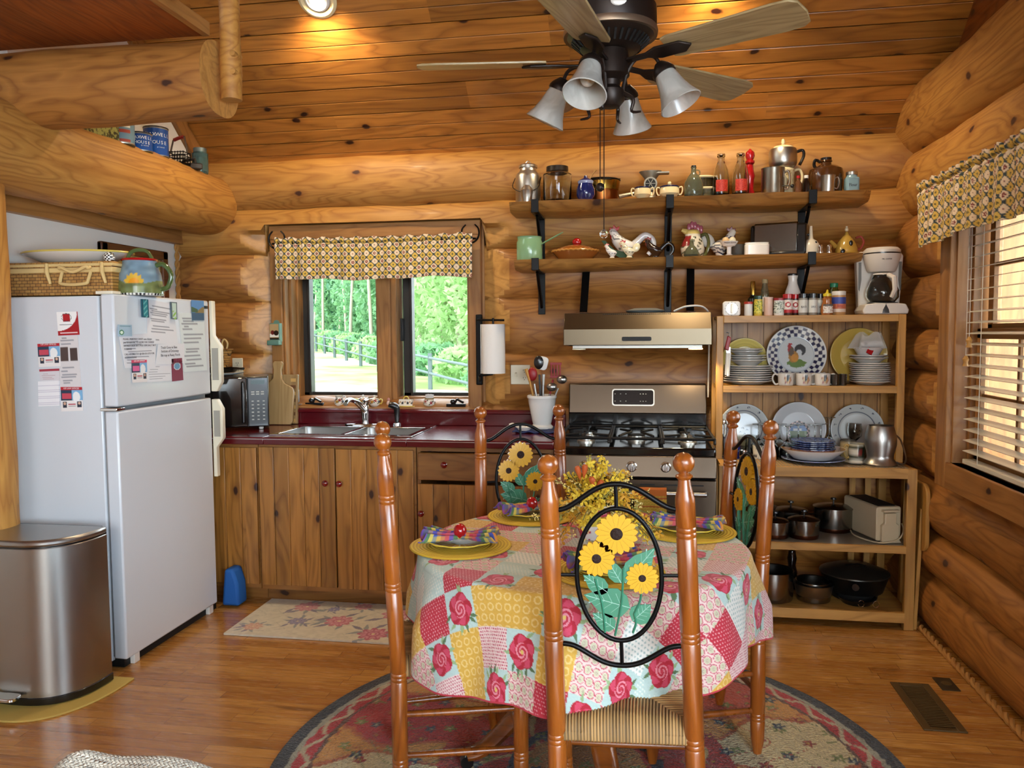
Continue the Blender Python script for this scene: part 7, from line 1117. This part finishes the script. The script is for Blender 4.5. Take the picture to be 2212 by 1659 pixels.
def clothf(x, y, z):
    t0 = rd(13); u0 = S*np.cos(TH); v0 = S*np.sin(TH); u = u0*cos(t0)-v0*sin(t0)+3; v = u0*sin(t0)+v0*cos(t0)+3; G = .118; i, j = np.floor(u/G), np.floor(v/G); fu, fv = u/G-i, v/G-j; h = hsh(i, j, 1); c = fill(x, 'e4d3c8')
    e = [.19, .35, .70, .85, 1.01]; ty = sum((h > q).astype(int) for q in e)
    def dots(m, per, rad_, hc, hex_=True): a_ = (u/per+(np.floor(v/per) % 2)*.5*hex_) % 1-.5; b_ = (v/per) % 1-.5; put(c, m & (np.hypot(a_, b_) < rad_), hc)
    m0 = ty == 0; put(c, m0, 'b52638'); dots(m0, .010, .2, 'e0a0a4'); m1 = ty == 1; put(c, m1, 'd0a240'); a_ = np.hypot((u/.03) % 1-.5, (v/.03) % 1-.5); put(c, m1 & (np.abs(a_-.32) < .07), 'e0c078')
    m2 = ty == 2; put(c, m2, 'e6c8c0'); per = .0295; a_ = (u/per+(np.floor(v/per) % 2)*.5) % 1-.5; b_ = (v/per) % 1-.5; e_ = np.hypot(a_, b_); put(c, m2 & (e_ < .47) & (e_ > .38), 'c2546a'); put(c, m2 & (e_ < .34), 'c9c4a4'); put(c, m2 & (e_ < .14) & (e_ > .08), 'b09a8c')
    m3 = ty == 3; put(c, m3, 'e0ddd4'); dots(m3, .013, .27, 'a2b4ae'); m4 = ty == 4; put(c, m4, 'b9cdc6'); dots(m4 & (vnoise(u*30, v*30) > .5), .011, .3, 'd8dcd0'); mm = (ty == 2) & (hsh(i, j, 9) > .75); put(c, mm, 'e2c6c0'); dots(mm, .009, .3, 'b8485c')
    # roses laid over alternating patches
    for ii in range(int(u.min()/G), int(u.max()/G)+1):
        for jj in range(int(v.min()/G), int(v.max()/G)+1):
            if (ii+2*jj) % 3 != 0 or hsh(np.float64(ii), np.float64(jj), 4) < .28: continue
            cu, cv = (ii+.5)*G, (jj+.5)*G; loc = np.where((np.abs(u-cu) < .1) & (np.abs(v-cv) < .1))[0]
            if len(loc) == 0: continue
            cc = c[loc]; uu, vv = u[loc], v[loc]; rs_ = random.Random(ii*31+jj); fl_ = rs_.uniform(0, 6)
            put(cc, (np.abs(uu-cu) < G*.5) & (np.abs(vv-cv) < G*.5), 'b4cac4')
            for k in range(9):
                a_ = rs_.uniform(0, 6.28); lx, ly = cu+.055*cos(a_), cv+.055*sin(a_); b = a_+rs_.uniform(-.5, .5); dx, dy = uu-lx, vv-ly; p_ = dx*cos(b)+dy*sin(b); q_ = -dx*sin(b)+dy*cos(b); put(cc, np.abs(q_) < .3*np.maximum(0, .02-np.abs(p_)), '56704a' if k % 2 else '93ad7c')
            e_ = np.hypot(uu-cu, vv-cv); t_ = np.arctan2(vv-cv, uu-cu)+fl_; R_0 = .050*(.86+.14*np.abs(np.cos(t_*2.5))); put(cc, e_ < R_0, 'ad1a30'); put(cc, (e_ < R_0*.94) & (np.abs(np.sin(t_*2.5+e_*60)) > .55), 'cc4560'); put(cc, e_ < .027, 'b82038'); put(cc, (e_ < .025) & (np.sin(e_*520+t_*2) > .1), 'e08a98'); put(cc, e_ < .006, 'c8384c' if (ii+jj) % 2 else 'd8b860'); c[loc] = cc
    put(c, SV > .993, 'b83040'); return c*(.97+.05*vnoise(u*300, v*300))[:, None]
paint(cl_, clothf); tag(cl_, 'patchwork rose-print tablecloth draped over the round table', 'tablecloth')
# ================================================================ place settings
PMY = NT('woven_placemat'); v_ = PMY.tc.outputs['Object']; rr_ = PMY.node('TexWave', {'Vector': v_, 'Scale': 28., 'Distortion': 0.}, out=1, wave_type='RINGS', rings_direction='SPHERICAL'); PMY.set(Base_Color=PMY.mix(rr_, 'c9a22a', 'e8c844'), Roughness=.7); PMY.bump(rr_, .6, .003)
def plaid(u, v):
    c = fill(u, '3f52a8'); cols = ['c43040', 'e09030', '3450b0', 'e0c850', '4f7a4a', '6a46a0', 'd04a50']
    for k, h in enumerate(cols): put(c, np.abs((u*9+k*1.0) % 7-3) < .5, h, .85); put(c, np.abs((v*9+k*1.1) % 7.7-3) < .55, h, .5)
    return c
def sunplate(x, y, z):
    r = np.hypot(x, y); a = np.arctan2(y, x); c = fill(x, 'cfcabc'); put(c, (r > .03) & (r < .085) & (np.abs(np.sin(a*9)) > .35), 'b9903c'); put(c, r < .032, '6a4a24'); put(c, (r > .085) & (vnoise(x*70, y*70) > .6), '8a8a50'); put(c, (r > .112), 'd2b83c'); return c
def setting(k, px, py, rot, desc, nap=True):
    p = at(px, py, Z=TZ+.008); z0 = TZ+.0065
    o = obj('placemat', MB().lathe([(0, 0), (.168, 0), (.17, .003), (.168, .0055), (0, .0055)], 72), PMY.m, None, (p.x, p.y, z0)); tag(o, 'round yellow woven placemat '+desc, 'placemat', 'yellow placemats on the dining table')
    m = MB(); m.grid(lambda u, v: ((.118+.003*cos(u*6.28318*12)*v)*max(v, .004)*cos(u*6.28318), (.118+.003*cos(u*6.28318*12)*v)*max(v, .004)*sin(u*6.28318), .004+(0 if v < .6 else (v-.6)/.4*.016)), 132, 30, cu=True); o = obj('sunflower_plate', m, painted('plate_paint', .45, .0), None, (p.x, p.y, z0+.0065), smooth=60); paint(o, sunplate); q = o.modifiers.new('sol', 'SOLIDIFY'); q.thickness = .004; q.offset = -.2; tag(o, 'sunflower-painted plate with scalloped yellow rim '+desc, 'plate', 'sunflower plates on the dining table')
    if not nap: rot += 0
    t = thing('napkin', 'rainbow plaid napkin bunched through a red apple ring '+desc, 'napkin', (p.x, p.y, z0+.013), (0, 0, rot), 'plaid napkins on the plates'); n, w_ = 90, 60; U = np.tile(np.linspace(-1, 1, n+1), w_+1); V = np.repeat(np.linspace(-1, 1, w_+1), n+1)
    ww = .016+.062*np.abs(U)**.7; x = .118*U+.012*np.cos(V*9)*np.abs(U)**3; y = V*ww; z = .014+(.034*np.abs(U)**.6)*(np.sin(V*13+U*2)*.5+.5)*(1-.3*np.abs(V))+.018*np.exp(-(U/.25)**2)*(1-V*V)
    m = MB(); m.v = np.stack([x, y, z], 1).tolist(); q = n+1; m.f = [(j*q+i, j*q+i+1, (j+1)*q+i+1, (j+1)*q+i) for j in range(w_) for i in range(n)]; m.m = [0]*len(m.f); o = obj('cloth', m, painted('cotton_cloth', .8), t, smooth=70); paint(o, lambda a, b, c: plaid(U, V)); s_ = o.modifiers.new('sol', 'SOLIDIFY'); s_.thickness = .003; s_.offset = 0
    obj('apple_ring', MB().ball((0, -.006, .038), .025, sc=(.9, .9, 1.05)), REDG, t)
setting(0, 995, 1178, 5, 'beside the chair nearest the refrigerator'); setting(1, 1148, 1114, 30, 'before the chair by the base cabinets'); setting(2, 1485, 1147, -12, 'before the chair by the storage rack'); setting(3, 1312, 1234, 18, 'behind the nearest chair back')
# ---- centrepiece
cp = at(1283, 1168, Z=TZ); bq = thing('flower_bucket', 'yellow printed bucket of dried yellow flowers and toy carrots', 'flower arrangement', (cp.x, cp.y+.04, TZ+.006))
o = obj('bucket', MB().grid(lambda u, v: ((.062+.016*v)*cos(u*6.28318), (.062+.016*v)*sin(u*6.28318), .12*v), 120, 60, cu=True), painted('litho_tin', .3, .3), bq); paint(o, lambda x, y, z: put(put(put(put(fill(x, 'd6bf44'), z < .05, 'e4dcd4'), (z < .05) & (vnoise(x*70, z*70) > .52), 'b8304a'), (np.abs(z-.095) < .012) & (np.abs(np.arctan2(x, -y)-.5) < .35), 'a83048'), z > .114, 'e8e0d0')); text('Crow', .022, P('olive_ink', '8a7a20', .6), bq, (.036, -.062, .065), (86, 0, 30), ext=.0004)
text('JOY', .013, P('white_print', 'f0e8e8', .5), bq, (.036, -.066, .095), (86, 0, 30), ext=.0004)
rs_ = random.Random(12); FC = [P('petal_yellow', 'ecca3c', .6), P('petal_pale', 'f0dc8a', .6), P('petal_gold', 'd8a030', .6), P('sprig_olive', 'b0a850', .7)]; STM = P('dry_stem', '6f6a3a', .8)
for k in range(90):
    a_ = rs_.uniform(0, 2*PI); el = rs_.uniform(.12, 1.5)**1.0; L = rs_.uniform(.14, .27)*(.8 if el > .85 else 1); droop = .14*(1-el/1.5); dx, dy = cos(a_)*cos(el), sin(a_)*cos(el); pts = [Vector((dx*L*t+.01*dx, dy*L*t+.01*dy, .10+sin(el)*L*t-droop*t*t)) for t in (0, .25, .5, .75, 1)]
    if pts[-1].z < .035:
        for q in pts: q.z += (.035-pts[-1].z)*((q-pts[0]).length/L)
    m = MB(); m.tube(pts, .0016, 4); kind = rs_.choice([0, 0, 1, 1, 2, 3]); nb = 24 if kind == 3 or kind == 1 else 11
    for b in range(nb):
        t = rs_.uniform(.35, 1.02); q = pts[0].lerp(pts[2], t*2) if t < .5 else pts[2].lerp(pts[4], (t-.5)*2); s_ = .0042 if nb > 20 else .0085; c0 = q+Vector((rs_.gauss(0, .008), rs_.gauss(0, .008), rs_.gauss(0, .007))); R = Euler((rs_.uniform(0, 6), rs_.uniform(0, 6), 0)).to_matrix()
        for pe in range(4 if nb < 20 else 2): w = R @ Euler((0, 0, pe*PI/2)).to_matrix(); m.add([c0, c0+w @ Vector((s_*1.3, -s_*.7, s_*.4)), c0+w @ Vector((s_*2, 0, s_*.9)), c0+w @ Vector((s_*1.3, s_*.7, s_*.4))], [(0, 1, 2, 3)], 1)
    obj('flower_sprig', m, [STM, FC[kind]], bq, smooth=0)
for k, (dx, z, tl) in enumerate(((-.05, .235, -12), (-.03, .24, 8), (.02, .19, 25), (.0, .2, -20))): obj('toy_carrot', MB().lathe([(0, -.03), (.006, -.012), (.011, .012), (.008, .022), (0, .025)], 12, (0, 0, 0)), P('carrot_orange', 'c8602c', .5), bq, (dx, -.07, z), (15, tl, 0))
# ================================================================ chairs
def post_prof(H, rings, r=.0245, fin=True):
    p = [(0, 0), (.014, 0), (.016, .012), (r*.93, .05)]; 
    for z in sorted(rings):
        for k in (-1, 0, 1): p += [(r*1.01, z+k*.013-.0035), (r*.93, z+k*.013), (r*1.01, z+k*.013+.0035)]
    if fin: p += [(r, H-.125), (r*.98, H-.115), (r*.68, H-.085), (r*.6, H-.068), (r*.86, H-.062), (r*.86, H-.058), (r*.55, H-.052)]+[(.027*sin(rd(q)), H-.027+.027*cos(rd(180-q))) for q in (28, 50, 75, 100, 125, 150, 180)]
    else: p += [(r, H-.004), (0, H)]
    return p
SEATM = NT('woven_rush'); a_ = SEATM.node('Attribute', attribute_name='Col'); SEATM.set(Base_Color=a_, Roughness=.7); SEATM.bump(SEATM.noise(SEATM.map(SEATM.tc.outputs['Object'], (60, 60, 60)), 1., 2.), .25, .002)
def seatmesh():
    n, k = 300, 240; U = np.tile(np.linspace(-1, 1, n+1), k+1); V = np.repeat(np.linspace(-1, 1, k+1), n+1); au, av = np.abs(U), np.abs(V); e = np.maximum(au, av); side = au > av; NC = 21
    ph = np.where(side, V*NC*PI*.95, U*NC*PI*1.05); rib = np.abs(np.cos(ph))**.6; ed = np.clip((e-.8)/.2, 0, 1); W0, W1 = .182, .212; w = lerp(W0, W1, (V+1)/2)
    x = U*w*(1-.0*ed); y = .19+V*.205; ang_ = ed*PI/2*1.05; x = np.where(side & (ed > 0), np.sign(U)*(w*.8+w*.2*np.sin(np.minimum(ang_, PI/2))), x); y = np.where(~side & (ed > 0), .19+np.sign(V)*(.164+.041*np.sin(np.minimum(ang_, PI/2))), y); z = .455+.012*(1-e**2)-.055*(1-np.cos(ang_))*np.where(ed > 0, 1, 0)-.012*(1-np.abs(au-av)*2).clip(0, 1)*(e < .95); z += rib*.006*(1-.2*ed)
    m = MB(); m.v = np.stack([x, y, z], 1).tolist(); q = n+1; m.f = [(j*q+i, j*q+i+1, (j+1)*q+i+1, (j+1)*q+i) for j in range(k) for i in range(n)]; m.m = [0]*len(m.f); return m, rib, ph
def flower(par, cx, cz, r, seed, face=-1):
    m = MB(); n = 17; out = []
    for k in range(n):
        for q, f in ((-.5, .84), (-.4, .93), (-.18, .99), (0, 1.04), (.2, .98), (.4, .93)): a_ = (k+q)/n*2*PI+seed; out.append((r*f*cos(a_), r*f*sin(a_)))
    m.prism(out, .012, (cx, 0, cz), (90, 0, 0)); o = obj('sunflower', m, P('sunflower_enamel', 'd6a21c', .3, coat=.3), par, bev=0); m = MB()
    for k in range(n): a_ = (k-.5)/n*2*PI+seed; m.tube([(cx+r*.35*cos(a_), s_*.0024, cz+r*.35*sin(a_)) if False else (cx+r*.36*cos(a_), .0, cz+r*.36*sin(a_)), (cx+r*.8*cos(a_), 0, cz+r*.8*sin(a_))], .0012, 4, sq=1)
    m.v = [(x, y*5.6, z) for x, y, z in m.v]
    obj('petal_line', m, P('petal_ochre_line', '9a6a14', .5), o); obj('seed_disc', MB().ball((cx, 0, cz), r*.385, 20, sc=(1, .5, 1)), P('seed_brown', '2a160e', .75, bump=(160, 1., .006)), o); return o  # darker ochre lines mark off the petals
LEAFM = P('leaf_enamel', '3f8568', .3, coat=.3); VEIN = P('vein_pale', 'a9cfc0', .4)
def leafp(par, x0, z0, x1, z1, w):
    d = Vector((x1-x0, z1-z0)); L = d.length; d /= L; n = Vector((-d.y, d.x)); P2 = lambda t, o_: (x0+d.x*t*L+n.x*o_, z0+d.y*t*L+n.y*o_); sh = [(0, 0), (.12, .7), (.35, 1), (.6, .8), (.82, .35), (1, 0)]
    out = [P2(t, w*q) for t, q in sh]+[P2(t, -w*q) for t, q in sh[-2:0:-1]]; m = MB().prism([(a_, b) for a_, b in out], .003, (0, 0, 0), (90, 0, 0)); m.v = [(x, y, z) for x, y, z in m.v]; o = obj('leaf', m, LEAFM, par); v = MB(); v.tube([(*P2(.0, 0), 0), (*P2(.95, 0), 0)], .0024, 4)
    for t in (.2, .38, .55, .7):
        for s_ in (-1, 1): v.tube([(*P2(t, 0), 0), (*P2(t+.16, s_*w*.75*(1-t*.6)), 0)], .0019, 4)
    v.v = [(x, (y_ if False else z_), y_) for x, y_, z_ in v.v]; v.v = [(x, y, z) for x, y, z in v.v]; obj('vein', v, VEIN, o); return o
def make_chair():
    t = thing('dining_chair', 'x', 'chair', (0, 0, 0), group='turned pine sunflower chairs around the table'); lean = lambda v: [(x, y-max(0, z-.45)*.055, z) for x, y, z in v]; HX = .173
    for s_ in (-1, 1): m = MB().lathe(post_prof(1.15, (.13, .40, .68, .95)), 28, (s_*HX, 0, 0)); m.v = lean(m.v); m.v = [(x+s_*.012*(.6-z), y, z) for x, y, z in m.v]; obj('back_post', m, CHW, t, smooth=50)
    for s_ in (-1, 1): obj('leg', MB().lathe(post_prof(.465, (.13, .36), .0235, False), 24, (s_*.2, .375, 0)), CHW, t, smooth=50)
    for z in (.19, .33): obj('rung', MB().tube([(-.2, .375, z), (0, .375, z), (.2, .375, z)], [.009, .0125, .009], 10), CHWX, t)
    for s_ in (-1, 1):
        for z in (.15, .28): obj('rung', MB().tube([(s_*.178, 0, z), (s_*.19, .19, z), (s_*.2, .375, z)], [.009, .012, .009], 10), CHWX, t)
    obj('rung', MB().tube([(-.178, 0, .21), (0, 0, .21), (.178, 0, .21)], [.009, .0125, .009], 10), CHWX, t)
    m, rib, ph = seatmesh(); o = obj('rush_seat', m, SEATM.m, t, smooth=80); paint(o, lambda x, y, z: (hx('b48c56')*(.38+.62*rib[:, None])*(.85+.3*hsh(np.floor(ph/PI), np.floor(x*0))[:, None]))); s2 = o.modifiers.new('sol', 'SOLIDIFY'); s2.thickness = .006; s2.offset = -1
    m = MB(); X = HX-.012
    m.tube(curve([(-X, 0, 1.005), (-.12, 0, 1.015), (-.05, 0, 1.06), (0, 0, 1.072), (.05, 0, 1.06), (.12, 0, 1.015), (X, 0, 1.005)], 5), .0068, 10); m.tube(curve([(-X-.002, 0, .655), (-.12, 0, .65), (-.05, 0, .61), (0, 0, .6), (.05, 0, .61), (.12, 0, .65), (X+.002, 0, .655)], 5), .0068, 10)
    cz, rx, rz_ = .838, .106, .172; m.tube([(rx*cos(k*PI/24), 0, cz+rz_*sin(k*PI/24)) for k in range(48)], .0062, 10, closed=True); m.tube([(0, 0, cz+rz_), (0, 0, 1.07)], .005, 8); m.tube([(0, 0, .6), (0, 0, cz-rz_)], .005, 8); m.tube([(-X, 0, cz), (-rx, 0, cz)], .005, 8); m.tube([(rx, 0, cz), (X, 0, cz)], .005, 8); m.v = lean(m.v)
    ir = obj('iron_back', m, IRON, t)
    sf = MB(); 
    for a_, b, c, d_ in ((-.015, -.158, .012, .02), (-.04, -.15, -.06, -.01), (.03, -.15, .035, -.1), (.035, -.1, .055, -.03)): sf.tube(curve([(a_, 0, b), ((a_+c)/2+.006, 0, (b+d_)/2), (c, 0, d_)], 4), .0065, 6, sq=.5)
    st = obj('stem', sf, LEAFM, t); L_ = [flower(t, -.002, .108, .052, .1), flower(t, -.054, .044, .045, .5), flower(t, .058, -.006, .04, .9)]+[leafp(t, .015, -.02, .092, .072, .032), leafp(t, .025, -.085, -.09, -.052, .04), leafp(t, -.03, -.045, -.09, .0, .024), leafp(t, .03, -.12, .078, -.075, .028), leafp(t, -.015, -.14, -.07, -.1, .024), leafp(t, .005, -.02, -.03, .045, .02)]
    for o in [st]+L_: o.location = (0, -(.838-.45)*.055, .838); o.rotation_euler = (rd(3.1), 0, 0)
    return t
ch = make_chair(); ch.location = (-.025, 1.985, RZ); ch.rotation_euler = (0, rd(-2.0), rd(0)); ch['label'] = 'nearest sunflower-back dining chair, seen from behind with its rush seat in view'
def rotz(v): return (0, 0, v)
dup(ch, (-.787, 2.43, RZ), (0, 0, -71.3), 'pine dining chair on the refrigerator side of the table, seen edge-on'); dup(ch, (-.482, 3.175, RZ), (0, 0, 201.8), 'sunflower-back dining chair on the far side of the table before the cabinets')
for _c in kids([o for o in bpy.data.objects if o.get('label', '').endswith('before the cabinets')][0]):
    if _c.name.split('.')[0] in ('sunflower', 'leaf', 'stem'): _c.scale.x = -1
dup(ch, (.352, 2.90, RZ), (0, 0, 105), 'sunflower-back dining chair turned half sideways before the storage rack')
# ================================================================ floor vent, socket, throw
fv = thing('floor_vent', 'bronze slotted floor register beside the log wall', 'floor vent', (1.10, 3.2, 0), (0, 0, 0)); VB = P('vent_bronze', '5a4426', .5, .3); m = MB()
m.b2((-.075, -.2, 0), (-.045, .2, .006)); m.b2((.045, -.2, 0), (.075, .2, .006)); m.b2((-.045, -.2, 0), (.045, -.175, .006)); m.b2((-.045, .175, 0), (.045, .2, .006)); obj('frame', m, VB, fv, bev=.002); obj('duct', MB().b2((-.045, -.175, 0), (.045, .175, .0015)), P('duct_black', '050505', .8), fv); m = MB()
for k in range(26): m.box((0, -.165+k*.0132, .004), (.09, .004, .004), rot=(25, 0, 0))
obj('louvres', m, VB, fv)
p = at(2044, 1479, Z=0); fo = thing('floor_socket', 'small bronze floor socket cover near the rope baseboard', 'outlet', (p.x, p.y, 0)); obj('plate', MB().b2((-.035, -.06, 0), (.035, .06, .004)), P('vent_bronze_dark', '3c2e1c', .5, .3), fo, bev=.002); obj('socket_cap', MB().lathe([(.02, .004), (.02, .007), (0, .008)], 20), VB, fo)
so = thing('sofa', 'sofa back mostly out of frame, hidden beneath a knitted throw', 'sofa', (-.86, 1.02, 0)); SOF = P('sofa_fabric', '6a5a48', .9, bump=(200, .3, .002))
obj('back_cushion', MB().prism(rrect(.9, .2, .08, 5, 0, .50), .4, (0, 0, 0), (90, 0, 0)), SOF, so, bev=.03); obj('sofa_base', MB().b2((-.42, -.55, .02), (.42, .2, .5)), SOF, so, bev=.02)
nx, ny = 440, 260; U = np.tile(np.linspace(0, 1, nx+1), ny+1); V = np.repeat(np.linspace(0, 1, ny+1), nx+1); x = -1.09+.75*U; e0 = np.clip(U/.14, 0, 1); prof_ = np.sqrt(1-(1-e0)**2); y = 1.34-.5*V; edge = np.sqrt(np.clip(1-(np.clip(.25-V, 0, 1)/.25)**2, 0, 1)); z = .44+(.262*prof_-.085*np.clip(U-.25, 0, 1)**1.15)*(.12+.88*edge)+.006*np.sin(U*22)+.004*np.sin(V*30+U*10)
kn = .0035*np.abs(np.sin(U*270+np.floor(V*115)*1.57))*np.abs(np.sin(V*361)); z += kn*1.1; m = MB(); m.v = np.stack([x, y, z], 1).tolist(); q = nx+1; m.f = [(j*q+i, j*q+i+1, (j+1)*q+i+1, (j+1)*q+i)[::-1] for j in range(ny) for i in range(nx)]; m.m = [0]*len(m.f)
th_ = obj('knitted_throw', m, painted('chunky_wool', .95, bump=(220, .6, .003), sheen=.3), None, smooth=80, solid=.012); paint(th_, lambda a, b, c: hx('d6c9b4')*(.78+.22*np.clip(kn/.0035, 0, 1))[:, None]*(.85+.25*vnoise(x*200, y*200))[:, None]*np.where((V < .12) & (V > .05), .8, 1)[:, None]); tag(th_, 'chunky cream knitted throw over the sofa back at the bottom of the view', 'blanket')
